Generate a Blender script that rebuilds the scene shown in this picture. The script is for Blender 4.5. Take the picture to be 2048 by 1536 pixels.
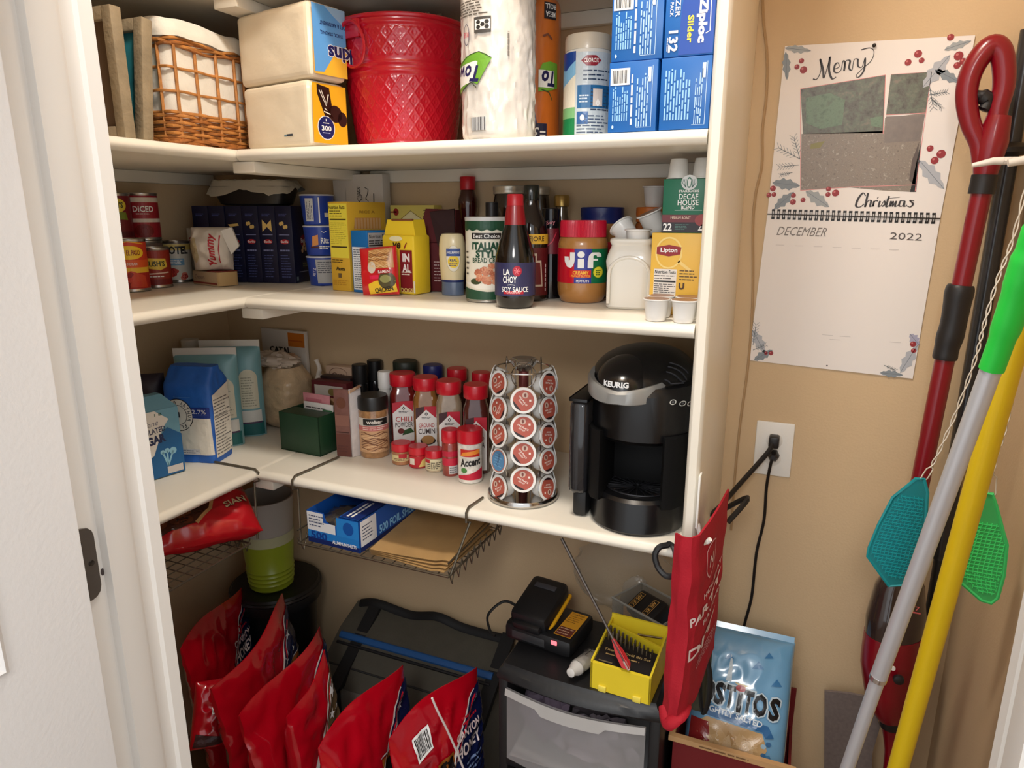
import bpy, bmesh, math, random
from mathutils import Vector, Matrix, noise
from mathutils.geometry import tessellate_polygon
sc = bpy.context.scene
for o in list(bpy.data.objects): bpy.data.objects.remove(o)
COL = sc.collection
RND = random.Random(11)
PI = math.pi
# ---------------------------------------------------------------- camera
FPX = 1376.978; W, H = 2048, 1536
CAM = Vector((1.0950, -1.1245, 0.17447))
AF = Vector((-0.37931327, 0.89355691, -0.2401614)); AR = Vector((0.9203497, 0.39109351, 0.00151335)); AU = Vector((-0.09527782, 0.22045844, 0.97073179))
cd = bpy.data.cameras.new('camera'); cam = bpy.data.objects.new('camera', cd); COL.objects.link(cam)
m = Matrix.Identity(4)
for i in range(3):
    m[i][0] = AR[i]; m[i][1] = AU[i]; m[i][2] = -AF[i]; m[i][3] = CAM[i]
cam.matrix_world = m
cd.sensor_fit = 'HORIZONTAL'; cd.sensor_width = 36; cd.lens = FPX / W * 36; cd.clip_start = .02
sc.camera = cam
sc.view_settings.view_transform = 'Standard'; sc.view_settings.look = 'None'
sc.view_settings.exposure = 0.0; sc.view_settings.gamma = 1; sc.view_settings.use_curve_mapping = False
# ---------------------------------------------------------------- world and lights
wd = bpy.data.worlds.new('kitchen_daylight'); sc.world = wd; wd.use_nodes = True
bg = wd.node_tree.nodes['Background']; bg.inputs[0].default_value = (0.93, 0.965, 1.0, 1); bg.inputs[1].default_value = 1.4
def area_light(name, loc, target, size, watts, col):
    l = bpy.data.lights.new(name, 'AREA'); l.shape = 'DISK'; l.size = size; l.energy = watts; l.color = col
    o = bpy.data.objects.new(name, l); COL.objects.link(o); o.location = loc
    o.rotation_euler = (Vector(target) - Vector(loc)).to_track_quat('-Z', 'Y').to_euler(); return o
area_light('kitchen_ceiling_light', (1.15, -2.2, .98), (.7, .1, -.1), .5, 15, (1, .97, .93))
area_light('pantry_ceiling_light', (.74, -.42, 1.36), (.74, -.36, 0), .22, 17, (1, .935, .84))

# ---------------------------------------------------------------- measuring helpers (a ray through a photo point met with a real plane)
def on(px, py, ax, val):
    d = AR * ((px - W / 2) / FPX) - AU * ((py - H / 2) / FPX) + AF
    return CAM + d * ((val - CAM[ax]) / d[ax])
def X(px, y, z):                      # x of the point at depth y, height z seen in column px
    k = (px - W / 2) / FPX; n = AR - AF * k
    return CAM.x - (n.y * (y - CAM.y) + n.z * (z - CAM.z)) / n.x
def Y(px, x, z):
    k = (px - W / 2) / FPX; n = AR - AF * k
    return CAM.y - (n.x * (x - CAM.x) + n.z * (z - CAM.z)) / n.y
def Zh(py, x, y):                     # height of the point above (x, y) seen in row py
    k = (H / 2 - py) / FPX; n = AU - AF * k
    return CAM.z - (n.x * (x - CAM.x) + n.y * (y - CAM.y)) / n.z
def DIA(pl, pr, y, z):
    x = X((pl + pr) / 2, y, z); return (pr - pl) / FPX * ((Vector((x, y, z)) - CAM) @ AF if False else (Vector((x, y, z)) - CAM).dot(AF))

# ---------------------------------------------------------------- materials
def lin(c):
    c = c / 255
    return c / 12.92 if c <= .04045 else ((c + .055) / 1.055) ** 2.4
MC = {}
def M(c, rough=.5, metal=0, var=0, vs=8, bump=0, bs=60, alpha=1, coat=0, spec=.5, emit=0, sub=0):
    key = (tuple(c), rough, metal, var, vs, bump, bs, alpha, coat, spec, emit, sub)
    if key in MC: return MC[key]
    mt = bpy.data.materials.new('surface'); mt.use_nodes = True; nt = mt.node_tree; b = nt.nodes['Principled BSDF']
    col = (lin(c[0]), lin(c[1]), lin(c[2]), 1)
    b.inputs['Base Color'].default_value = col; b.inputs['Roughness'].default_value = rough; b.inputs['Metallic'].default_value = metal
    b.inputs['Coat Weight'].default_value = coat; b.inputs['Coat Roughness'].default_value = .08; b.inputs['Alpha'].default_value = alpha
    b.inputs['Specular IOR Level'].default_value = spec
    if sub: b.inputs['Subsurface Weight'].default_value = sub; b.inputs['Subsurface Radius'].default_value = (.02, .015, .01); b.inputs['Subsurface Scale'].default_value = .3
    if emit: b.inputs['Emission Color'].default_value = col; b.inputs['Emission Strength'].default_value = emit
    if var or bump: tc = nt.nodes.new('ShaderNodeTexCoord')
    if var:
        n = nt.nodes.new('ShaderNodeTexNoise'); n.inputs['Scale'].default_value = vs; n.inputs['Detail'].default_value = 5
        r = nt.nodes.new('ShaderNodeValToRGB'); r.color_ramp.elements[0].position = .3; r.color_ramp.elements[1].position = .7
        r.color_ramp.elements[0].color = tuple(v * (1 - var) for v in col[:3]) + (1,); r.color_ramp.elements[1].color = tuple(min(1, v * (1 + var)) for v in col[:3]) + (1,)
        nt.links.new(tc.outputs['Object'], n.inputs['Vector']); nt.links.new(n.outputs['Fac'], r.inputs['Fac']); nt.links.new(r.outputs['Color'], b.inputs['Base Color'])
    if bump:
        n2 = nt.nodes.new('ShaderNodeTexNoise'); n2.inputs['Scale'].default_value = bs; n2.inputs['Detail'].default_value = 4
        bp = nt.nodes.new('ShaderNodeBump'); bp.inputs['Strength'].default_value = bump; bp.inputs['Distance'].default_value = .01
        nt.links.new(tc.outputs['Object'], n2.inputs['Vector']); nt.links.new(n2.outputs['Fac'], bp.inputs['Height']); nt.links.new(bp.outputs['Normal'], b.inputs['Normal'])
    MC[key] = mt; return mt

# ---------------------------------------------------------------- mesh builder
class MB:
    def __init__(s): s.v = []; s.f = []; s.m = []
    def add(s, vs, fs, mi=0):
        k = len(s.v); s.v += [Vector(v) for v in vs]
        for f in fs: s.f.append([i + k for i in f]); s.m.append(mi)
        return s
    def box(s, x0, y0, z0, x1, y1, z1, bev=0, mi=0, seg=2):
        if bev <= 0:
            vs = [(x, y, z) for x in (x0, x1) for y in (y0, y1) for z in (z0, z1)]
            return s.add(vs, [(0, 1, 3, 2), (4, 6, 7, 5), (0, 4, 5, 1), (2, 3, 7, 6), (0, 2, 6, 4), (1, 5, 7, 3)], mi)
        bm = bmesh.new(); bmesh.ops.create_cube(bm, size=1)
        for v in bm.verts: v.co = Vector(((x0 + x1) / 2 + v.co.x * (x1 - x0), (y0 + y1) / 2 + v.co.y * (y1 - y0), (z0 + z1) / 2 + v.co.z * (z1 - z0)))
        bmesh.ops.bevel(bm, geom=bm.edges[:] + bm.verts[:], offset=bev, segments=seg, affect='EDGES', profile=.5)
        return s.frombm(bm, mi)
    def frombm(s, bm, mi=0):
        bm.verts.index_update(); s.add([v.co.copy() for v in bm.verts], [[v.index for v in f.verts] for f in bm.faces], mi); bm.free(); return s
    def lathe(s, prof, seg=32, mi=0, c=(0, 0), sq=0, sx=1, sy=1, cap0=True, cap1=True):
        vs = []; fs = []; n = len(prof)
        for (r, z) in prof:
            for k in range(seg):
                a = 2 * PI * k / seg; ca, sa = math.cos(a), math.sin(a); q = 1
                if sq: q = 1 / ((abs(ca) ** sq + abs(sa) ** sq) ** (1 / sq))
                vs.append((c[0] + r * q * ca * sx, c[1] + r * q * sa * sy, z))
        for i in range(n - 1):
            for k in range(seg):
                a = i * seg + k; b = i * seg + (k + 1) % seg; fs.append((a, b, b + seg, a + seg))
        if cap0: fs.append(tuple(range(seg - 1, -1, -1)))
        if cap1: fs.append(tuple(range((n - 1) * seg, n * seg)))
        return s.add(vs, fs, mi)
    def tube(s, pts, r, seg=8, closed=False, mi=0, flat=1):
        pts = [Vector(p) for p in pts]; n = len(pts); vs = []; fs = []; up = None
        for i, p in enumerate(pts):
            a = pts[(i - 1) % n] if (closed or i > 0) else p; b = pts[(i + 1) % n] if (closed or i < n - 1) else p
            t = (b - a).normalized()
            if up is None:
                up = t.orthogonal().normalized()
            up = (up - t * up.dot(t))
            up = up.normalized() if up.length > 1e-6 else t.orthogonal().normalized()
            bi = t.cross(up); rr = r[i] if isinstance(r, (list, tuple)) else r
            for k in range(seg):
                an = 2 * PI * k / seg; vs.append(p + up * (rr * math.cos(an)) + bi * (rr * flat * math.sin(an)))
        for i in range(n if closed else n - 1):
            for k in range(seg):
                a = i * seg + k; b = i * seg + (k + 1) % seg; c = ((i + 1) % n) * seg + (k + 1) % seg; d = ((i + 1) % n) * seg + k
                fs.append((a, b, c, d))
        if not closed: fs += [tuple(range(seg - 1, -1, -1)), tuple(range((n - 1) * seg, n * seg))]
        return s.add(vs, fs, mi)
    def prism(s, poly, d0, d1, axis='z', mi=0):
        f = {'z': lambda a, b, c: (a, b, c), 'y': lambda a, b, c: (a, c, b), 'x': lambda a, b, c: (c, a, b)}[axis]
        n = len(poly); vs = [f(p[0], p[1], d0) for p in poly] + [f(p[0], p[1], d1) for p in poly]
        tri = tessellate_polygon([[Vector((p[0], p[1], 0)) for p in poly]])
        fs = [tuple(t) for t in tri] + [tuple(i + n for i in t) for t in tri] + [(i, (i + 1) % n, (i + 1) % n + n, i + n) for i in range(n)]
        return s.add(vs, fs, mi)
    def grid(s, fn, nu, nv, mi=0, closeu=False):
        vs = [fn(i / nu, j / nv) for j in range(nv + 1) for i in range(nu + (0 if closeu else 1))]
        w = nu if closeu else nu + 1
        fs = [(j * w + i, j * w + (i + 1) % w, (j + 1) * w + (i + 1) % w, (j + 1) * w + i) for j in range(nv) for i in range(nu)]
        return s.add(vs, fs, mi)
    def xf(s, mat): s.v = [mat @ v for v in s.v]; return s
def smooth_path(pts, n=6, closed=False):
    pts = [Vector(p) for p in pts]; out = []; m_ = len(pts)
    for i in range(m_ if closed else m_ - 1):
        p0 = pts[i - 1] if (i > 0 or closed) else pts[0]; p1 = pts[i]; p2 = pts[(i + 1) % m_]; p3 = pts[(i + 2) % m_] if (closed or i < m_ - 2) else p2
        for k in range(n):
            t = k / n
            out.append(.5 * ((2 * p1) + (-p0 + p2) * t + (2 * p0 - 5 * p1 + 4 * p2 - p3) * t * t + (-p0 + 3 * p1 - 3 * p2 + p3) * t ** 3))
    if not closed: out.append(pts[-1])
    return out
def obj(name, mb, mats, parent=None, loc=None, rot=None, fix=True):
    me = bpy.data.meshes.new(name); me.from_pydata([tuple(v) for v in mb.v], [], mb.f)
    for mt in (mats if isinstance(mats, (list, tuple)) else [mats]): me.materials.append(mt)
    me.polygons.foreach_set('material_index', mb.m); me.update()
    if fix:
        bm = bmesh.new(); bm.from_mesh(me); bmesh.ops.recalc_face_normals(bm, faces=bm.faces); bm.to_mesh(me); bm.free()
    me.polygons.foreach_set('use_smooth', [True] * len(me.polygons)); me.set_sharp_from_angle(angle=math.radians(38))
    o = bpy.data.objects.new(name, me); COL.objects.link(o)
    if parent: o.parent = parent
    if loc is not None: o.location = loc
    if rot is not None: o.rotation_euler = rot
    return o
def tag(o, label, cat, group=None, kind=None):
    o['label'] = label; o['category'] = cat
    if group: o['group'] = group
    if kind: o['kind'] = kind
    return o
def thing(name, label, cat, loc=(0, 0, 0), rz=0, group=None, rot=None):
    o = bpy.data.objects.new(name, None); o.empty_display_size = .02; COL.objects.link(o)
    o.location = loc; o.rotation_euler = rot if rot else (0, 0, rz); return tag(o, label, cat, group)
def struct(name, mb, mats, parent=None):
    o = obj(name, mb, mats, parent)
    if not parent: o['kind'] = 'structure'
    return o
def dup(root, loc, rot=None, label=None, group=None):
    r = root.copy(); COL.objects.link(r); r.location = loc
    if rot is not None: r.rotation_euler = rot
    if label: r['label'] = label
    if group: r['group'] = group
    for ch in list(root.children):
        c = ch.copy(); COL.objects.link(c); c.parent = r
        for g in list(ch.children):
            d = g.copy(); COL.objects.link(d); d.parent = c
    return r

# ---------------------------------------------------------------- flat print laid on real surfaces
TX = {}
def glyphs(s, bold=0, shear=0):
    k = (s, bold, shear)
    if k not in TX:
        cu = bpy.data.curves.new('lettering', 'FONT'); cu.body = s; cu.resolution_u = 2; cu.offset = bold; cu.shear = shear; cu.fill_mode = 'FRONT'
        o = bpy.data.objects.new('lettering', cu); me = o.to_mesh()
        vs = [(v.co.x, v.co.y) for v in me.vertices]; fs = [tuple(p.vertices) for p in me.polygons]
        o.to_mesh_clear(); bpy.data.objects.remove(o); bpy.data.curves.remove(cu); TX[k] = (vs, fs)
    return TX[k]
class Print:
    def __init__(s, fn, step=None, lift=.0004, gap=.00022, rough=.45):
        s.fn = fn; s.step = step; s.lift = lift; s.gap = gap; s.mb = MB(); s.mats = []; s.rough = rough
    def mi(s, c):
        mt = c if not isinstance(c, (tuple, list)) else M(c, s.rough)
        if mt not in s.mats: s.mats.append(mt)
        return s.mats.index(mt)
    def tris(s, ts, c, l):
        mi = s.mi(c); st = s.step; vs = []; fs = []
        stack = list(ts)
        while stack:
            t = stack.pop()
            if st:
                L = [math.dist(t[i], t[(i + 1) % 3]) for i in range(3)]; k = max(range(3), key=lambda i: L[i])
                if L[k] > st:
                    a, b, d = t[k], t[(k + 1) % 3], t[(k + 2) % 3]; mid = ((a[0] + b[0]) / 2, (a[1] + b[1]) / 2)
                    stack += [(a, mid, d), (mid, b, d)]; continue
            n = len(vs)
            for p in t:
                P, N = s.fn(p[0], p[1]); vs.append(Vector(P) + Vector(N) * (s.lift + s.gap * l))
            fs.append((n, n + 1, n + 2))
        s.mb.add(vs, fs, mi); return s
    def poly(s, pts, c, l=1):
        pts = [(p[0], p[1]) for p in pts]
        tri = tessellate_polygon([[Vector((p[0], p[1], 0)) for p in pts]])
        return s.tris([tuple(pts[i] for i in t) for t in tri], c, l)
    def rect(s, x0, y0, x1, y1, c, l=1): return s.tris([((x0, y0), (x1, y0), (x1, y1)), ((x0, y0), (x1, y1), (x0, y1))], c, l)
    def oval(s, cx, cy, rx, ry, c, l=1, n=20): return s.poly([(cx + rx * math.cos(2 * PI * i / n), cy + ry * math.sin(2 * PI * i / n)) for i in range(n)], c, l)
    def ring(s, cx, cy, rx, ry, w, c, l=2, n=24): return s.line([(cx + rx * math.cos(2 * PI * i / n), cy + ry * math.sin(2 * PI * i / n)) for i in range(n + 1)], w, c, l)
    def star(s, cx, cy, r, c, l=2, rot=0, k=.42): return s.poly([(cx + (r if i % 2 == 0 else r * k) * math.sin(rot + PI * i / 5), cy + (r if i % 2 == 0 else r * k) * math.cos(rot + PI * i / 5)) for i in range(10)], c, l)
    def line(s, pts, w, c, l=2):
        ts = []; n = len(pts); E = []
        for i in range(n):
            a = pts[max(0, i - 1)]; b = pts[min(n - 1, i + 1)]; dx, dy = b[0] - a[0], b[1] - a[1]; L = math.hypot(dx, dy) or 1
            ww = w[i] if isinstance(w, (list, tuple)) else w
            E.append(((pts[i][0] - dy / L * ww / 2, pts[i][1] + dx / L * ww / 2), (pts[i][0] + dy / L * ww / 2, pts[i][1] - dx / L * ww / 2)))
        for i in range(n - 1): ts += [(E[i][1], E[i + 1][1], E[i + 1][0]), (E[i][1], E[i + 1][0], E[i][0])]
        return s.tris(ts, c, l)
    def text(s, t, cx, cy, w, h, c, l=3, rot=0, bold=.012, shear=0):
        vs, fs = glyphs(t, bold, shear)
        if not vs: return s
        x0 = min(v[0] for v in vs); x1 = max(v[0] for v in vs); y0 = min(v[1] for v in vs); y1 = max(v[1] for v in vs)
        k = w / (x1 - x0); ky = h / (y1 - y0) if h else k; cr, sr = math.cos(rot), math.sin(rot)
        def q(v):
            a = (v[0] - (x0 + x1) / 2) * k; b = (v[1] - (y0 + y1) / 2) * ky; return (cx + a * cr - b * sr, cy + a * sr + b * cr)
        ts = []
        for f in fs:
            for i in range(1, len(f) - 1): ts.append((q(vs[f[0]]), q(vs[f[i]]), q(vs[f[i + 1]])))
        return s.tris(ts, c, l)
    def lines(s, x0, y0, x1, y1, n, c, l=2, fill=.5, seed=1, vert=False):
        r = random.Random(seed); A, B = (x0, x1) if not vert else (y0, y1); C, D = (y1, y0) if not vert else (x0, x1)
        for i in range(n):
            c0 = C + (D - C) * (i + .25) / n; c1 = C + (D - C) * (i + .25 + fill) / n; a = A; end = B - (B - A) * r.random() * .35
            while a < end:
                b = min(end, a + (B - A) * (.08 + .2 * r.random()))
                if vert: s.rect(min(c0, c1), a, max(c0, c1), b, c, l)
                else: s.rect(a, min(c0, c1), b, max(c0, c1), c, l)
                a = b + (B - A) * .035
        return s
    def bars(s, x0, y0, x1, y1, l=3, seed=2, n=18, c=(30, 30, 34), bgc=(245, 245, 245), vert=False, pad=.12):
        p = (x1 - x0) * pad; q = (y1 - y0) * pad; s.rect(x0 - p, y0 - q, x1 + p, y1 + q, bgc, l - 1); r = random.Random(seed)
        A, B = (y0, y1) if vert else (x0, x1); a = A; u = (B - A) / n
        while a < B - u * .4:
            b = min(B, a + u * r.choice((.35, .6, .9)))
            if vert: s.rect(x0, a, x1, b, c, l)
            else: s.rect(a, y0, b, y1, c, l)
            a = b + u * r.choice((.3, .5, .7))
        return s
    def done(s, name, parent):
        o = obj(name, s.mb, s.mats or [M((255, 255, 255))], parent, fix=False); return o
def F_front(w, d, h=0): return lambda u, v: ((u, -d / 2, v), (0, -1, 0))
def F_right(w, d): return lambda u, v: ((w / 2, u, v), (1, 0, 0))
def F_left(w, d): return lambda u, v: ((-w / 2, -u, v), (-1, 0, 0))
def F_top(h): return lambda u, v: ((u, v, h), (0, 0, 1))
def F_cyl(r, a0=0, c=(0, 0)):
    rf = r if callable(r) else (lambda z: r)
    def f(u, v):
        rr = rf(v); a = a0 + u / max(1e-4, rf(v)); n = (math.sin(a), -math.cos(a), 0)
        return ((c[0] + rr * n[0], c[1] + rr * n[1], v), n)
    return f
def facing(x, y): return math.atan2(CAM.x - x, -(CAM.y - y))     # rotation about z that turns local -y towards the doorway
WH = (244, 242, 238); BK = (22, 22, 24); NV = (28, 42, 110); RED = (196, 22, 34); YEL = (240, 200, 40)
Z1, Z2, Z3 = .30, 0.0, -.394
# ================================================================ the room
TAN = M((208, 181, 144), .75, var=.03, vs=3, bump=.08, bs=220)
WPAINT = M((226, 221, 214), .45, var=.012, vs=4)
SHELFP = M((236, 229, 214), .38, var=.02, vs=6, bump=.02, bs=90)
XL, XR, YB, YF, YO, ZC, ZF = -.46, 1.44, .40, -.538, -.65, 1.42, -1.33
struct('floor', MB().box(XL - .1, -3.2, ZF - .05, 3.2, YB + .1, ZF), M((120, 96, 72), .5, var=.15, vs=6))
struct('ceiling', MB().box(XL - .1, YO, ZC, XR + .1, YB + .1, ZC + .05), M((225, 220, 210), .8))
struct('wall_back', MB().box(XL - .1, YB, ZF, XR + .1, YB + .1, ZC), TAN)
struct('wall_left', MB().box(XL - .1, YF, ZF, XL, YB, ZC), TAN)
struct('wall_right', MB().box(XR, YF, ZF, XR + .1, YB, ZC), TAN)
JX0 = .33; JX1 = on(2024, 1400, 1, YF).x
wf = MB().box(XL - .1, YO, ZF, JX0 - .02, YF, ZC).box(JX1 + .02, YO, ZF, XR + .1, YF, ZC).box(JX0 - .02, YO, .73, JX1 + .02, YF, ZC)
struct('wall_front', wf, TAN)
# door jambs: board, stop, rounded inner edge
def jamb(name, sx, x):
    o = MB().box(min(x, x - .02 * sx), YO - .004, ZF, max(x, x - .02 * sx), YF + .004, .73)
    j = struct(name, o, WPAINT)
    st = MB(); a, b = x, x + sx * .011
    st.prism([(a, -.613), (b, -.611), (b, -.578), (a + sx * .006, -.571), (a, -.571)], ZF, .72)
    obj('door_stop', st, WPAINT, j)
    be = MB().prism([(x, -.551), (x + sx * .004, -.547), (x + sx * .004, YF + .008), (x - sx * .05, YF + .008), (x - sx * .05, YF + .001), (x, YF + .001)], ZF, .72)
    obj('inner_casing', be, WPAINT, j)
    return j
jl = jamb('trim_1', 1, JX0); jamb('trim_2', -1, JX1)
struct('trim_3', MB().box(JX0, YO - .004, .71, JX1, YF + .004, .73), WPAINT)
DARKM = M((108, 104, 100), .42, .75, var=.08, vs=40)
hz = on(165, 1132, 0, JX0).z
hl = MB(); pts = [(-.66, -.047), (-.634, -.047)] + [(-.634 + .014 * math.sin(a), -.033 - .014 * math.cos(a)) for a in (0, .5, 1, 1.57)] + [(-.62 + .014 * (math.cos(a) - 1), .033 + .014 * math.sin(a)) for a in (0, .5, 1, 1.57)] + [(-.66, .047)]
hl.prism([(p[0], p[1] + hz) for p in pts], JX0, JX0 + .003, 'x')
hg = obj('hinge', hl, DARKM, jl); hg['label'] = 'brushed grey metal hinge leaf'
for dz, dy in ((.03, -.640), (0, -.628), (-.03, -.640)):
    obj('screw', MB().lathe([(.0038, 0), (.0034, .0012), (.001, .0006)], 12).xf(Matrix.Translation((JX0 + .003, dy, hz + dz)) @ Matrix.Rotation(PI / 2, 4, 'Y')), M((70, 66, 62), .4, .8), hg)
obj('dent_mark', MB().lathe([(.005, 0), (.003, .0006)], 10, sy=.5).xf(Matrix.Translation((JX0 + .0005, -.6145, on(212, 1140, 0, JX0).z)) @ Matrix.Rotation(PI / 2, 4, 'Y')), M((70, 60, 58), .9), jl)
# the open door (swung out into the kitchen): slab with raised panels
DX = .375; door = MB().box(DX - .035, -1.565, ZF + .01, DX, -.663, .70, .0015)
d = struct('door_1', door, M((232, 229, 226), .42, bump=.05, bs=160))
for (y0, y1) in ((-1.08, -.757), (-1.47, -1.15)):
    for (z0, z1) in ((-1.10, -.42), (-.287, .30), (.40, .60)):
        p = MB()
        fr = [(y0, z0), (y1, z0), (y1, z1), (y0, z1)]
        def ins(k): return [(y0 + k, z0 + k), (y1 - k, z0 + k), (y1 - k, z1 - k), (y0 + k, z1 - k)]
        loops = [(ins(0), .0), (ins(.006), .006), (ins(.014), .001), (ins(.03), .001), (ins(.05), .007)]
        vs = [(DX + h_, a, b) for lp, h_ in loops for a, b in lp]; fs = []
        for i in range(len(loops) - 1):
            for k in range(4): fs.append((i * 4 + k, i * 4 + (k + 1) % 4, i * 4 + 4 + (k + 1) % 4, i * 4 + 4 + k))
        n = (len(loops) - 1) * 4; fs.append((n, n + 1, n + 2, n + 3)); p.add(vs, fs)
        obj('panel', p, M((232, 229, 226), .42, bump=.05, bs=160), d)
# ---------------------------------------------------------------- shelves: L of two boards with rounded lips, cleats and corner brace
XP = .937                                                    # inner face of the end panel
def rounded_board(x0, x1, y0, y1, z, axis):                   # top at z, lip rounded on the front
    t = .023; r = .0105; pr = [(0, z - .0005)] if False else []
    prof = [(.014, z), (.008, z - .0005), (.0035, z - .004), (0, z - .010), (0, z - .014), (.003, z - .019), (.008, z - t + .0005), (.014, z - t)]
    mb = MB()
    if axis == 'y':   # lip along x, facing -y at y0
        mb.prism([(y0 + a, b) for a, b in prof] + [(y1, z - t), (y1, z)], x0, x1, 'x')
    else:             # lip along y, facing +x at x1
        mb.prism([(x1 - a, b) for a, b in prof] + [(x0, z - t), (x0, z)], y0, y1, 'y')
    return mb
def shelf(z, xc, label):
    t = thing('pantry_shelf', label, 'shelf', (0, 0, 0), 0, 'L-shaped pantry shelves')
    obj('back_board', rounded_board(xc + .0012, XP - .0008, 0, YB - .001, z, 'y'), SHELFP, t)
    obj('side_board', rounded_board(XL + .001, xc, YF + .015, YB - .001, z, 'x'), SHELFP, t)
    obj('back_cleat', MB().box(xc + .06, YB - .019, z - .052, XP - .001, YB - .0005, z - .0235, .002), SHELFP, t)
    obj('side_cleat', MB().box(XL + .0005, YF + .02, z - .052, XL + .019, YB - .02, z - .0235, .002), SHELFP, t)
    obj('corner_brace', MB().box(xc - .022, .012, z - .046, xc + .035, YB - .02, z - .0235, .002), SHELFP, t)
    return t
shelf(.607, .0, 'white shelf at the very top above the paper packs and the red bucket')
shelf(Z1, .011, 'white shelf carrying the wicker basket and the red bucket')
shelf(Z2, -.001, 'white shelf carrying the pasta boxes, bottles and peanut butter')
shelf(Z3, -.013, 'white shelf carrying the spices and the black coffee maker')
pn = thing('shelf_end_panel', 'tall white painted board closing the right ends of the shelves', 'panel', (0, 0, 0))
prof = [(.024, .008), (.024, YB - .0005), (0, YB - .0005), (0, .008), (.002, .002), (.006, -.002), (.018, -.002), (.022, .002)]
obj('board', MB().prism([(XP + a, b) for a, b in prof], -.505, ZC - .001), SHELFP, pn)
Z1 += .0007; Z2 += .0007; Z3 += .0007                          # things stand a hair above the boards
# ================================================================ top shelf
def carton(name, label, cat, loc, rz, w, d, h, col, group=None, rough=.45, bev=.0012, body='carton', tilt=0):
    t = thing(name, label, cat, loc, rz, group)
    if tilt: t.rotation_euler = (tilt, 0, rz)
    obj(body, MB().box(-w / 2, -d / 2, 0, w / 2, d / 2, h, bev), col if not isinstance(col, tuple) else M(col, rough), t)
    return t
# --- picture frames seen edge on
WOODG = M((150, 134, 108), .7, var=.2, vs=30, bump=.2, bs=120)
def frame_thing(label, loc, rot, w, h, art):
    t = thing('picture_frame', label, 'picture frame', loc, group='picture frames beside the basket'); t.rotation_euler = rot
    b = .022
    for (x0, x1, z0, z1) in ((0, b, 0, h), (-w, -w + b, 0, h), (-w + b, 0, 0, b), (-w + b, 0, h - b, h)):
        obj('frame_rail', MB().box(x0, -.011, z0, x1, .011, z1, .002), WOODG, t)
    obj('art_board', MB().box(-w + b, -.003, b, 0, .003, h - b), art, t)
frame_thing('upright grey wood picture frame seen edge on at the far left of the basket shelf', (-.05, -.204, Z1 + .0005), (0, 0, 0), .22, .215, M((92, 70, 48), .8))
frame_thing('grey wood picture frame with teal picture, tilted between upright frame and wicker basket', (-.052, -.166, Z1 + .002), (math.radians(-7), 0, 0), .22, .21, M((40, 128, 140), .6, var=.3, vs=14))
# --- wicker basket with white cloth liner
bx0, bx1, by0, by1 = -.285, -.036, -.104, .11
bt = thing('wicker_basket', 'brown wicker basket with open lattice sides and a white cloth liner', 'basket', (0, 0, Z1))
WICK = M((186, 124, 62), .55, var=.3, vs=60); WICK2 = M((160, 98, 44), .55, var=.3, vs=70)
def rrect(off, n=8, rad=.02):
    x0, x1, y0, y1 = bx0 - off, bx1 + off, by0 - off, by1 + off; out = []
    for (cx, cy, a0) in ((x1 - rad, y1 - rad, 0), (x0 + rad, y1 - rad, PI / 2), (x0 + rad, y0 + rad, PI), (x1 - rad, y0 + rad, 1.5 * PI)):
        for k in range(5): out.append((cx + rad * math.cos(a0 + PI / 2 * k / 4), cy + rad * math.sin(a0 + PI / 2 * k / 4)))
    P = []
    for i in range(len(out)):
        a, b = out[i], out[(i + 1) % len(out)]; L = math.dist(a, b); k = max(1, int(L / .012))
        P += [(a[0] + (b[0] - a[0]) * j / k, a[1] + (b[1] - a[1]) * j / k) for j in range(k)]
    return P
ring0 = rrect(0)
def strand(z, amp, r, ph, mt, name='wicker_strand', tilt=0):
    pts = []
    for i, (x, y) in enumerate(ring0):
        a, b = ring0[i - 1], ring0[(i + 1) % len(ring0)]; n = Vector((b[1] - a[1], a[0] - b[0], 0)).normalized()
        w = amp * math.sin(i * .52 * 2 + ph); pts.append(Vector((x, y, z + tilt * math.sin(i * .52 + ph))) + n * w)
    return obj(name, MB().tube(pts, r, 6, True), mt, bt)
for k in range(9): strand(.010 + k * .0063, .004, .0032, PI * (k % 2), WICK if k % 3 else WICK2)
for k in range(3): strand(.004 + k * .003, .005, .0035, k * 2.1, WICK2, 'base_braid', .003)
for k in range(4): strand(.178 + k * .0042, .004, .0032, k * 1.6, WICK if k % 2 else WICK2, 'rim_braid', .003)
for z in (.098, .140): strand(z, .0035, .0026, z * 90, WICK, 'lattice_rod')
n = len(ring0)
for i in range(0, n, 4):
    x, y = ring0[i]
    obj('stake', MB().tube([(x, y, .002), (x + RND.uniform(-.002, .002), y, .08), (x, y + RND.uniform(-.002, .002), .182)], .0031, 6), WICK, bt)
LIN = M((232, 226, 214), .85, bump=.25, bs=50)
def liner_fn(u, v):
    i = u * n; k = int(i) % n; f = i - int(i); a, b = ring0[k], ring0[(k + 1) % n]; x = a[0] + (b[0] - a[0]) * f; y = a[1] + (b[1] - a[1]) * f
    cx, cy = (bx0 + bx1) / 2, (by0 + by1) / 2; nz = noise.noise(Vector((x * 22, y * 22, v * 5)))
    prof = [(.955, .015), (.965, .1), (.965, .18), (.985, .20), (1.03, .197), (1.035, .192), (1.02, .205), (.97, .222), (.93, .228), (.9, .215), (.88, .19), (.85, .03)]
    t = v * (len(prof) - 1); j = min(len(prof) - 2, int(t)); s, z = [prof[j][q] + (prof[j + 1][q] - prof[j][q]) * (t - j) for q in (0, 1)]
    return (cx + (x - cx) * (s + .018 * nz), cy + (y - cy) * (s + .018 * nz), z + .006 * nz * (1 if z > .18 else 0))
obj('cloth_liner', MB().grid(liner_fn, n, 44, closeu=True), LIN, bt)
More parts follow.
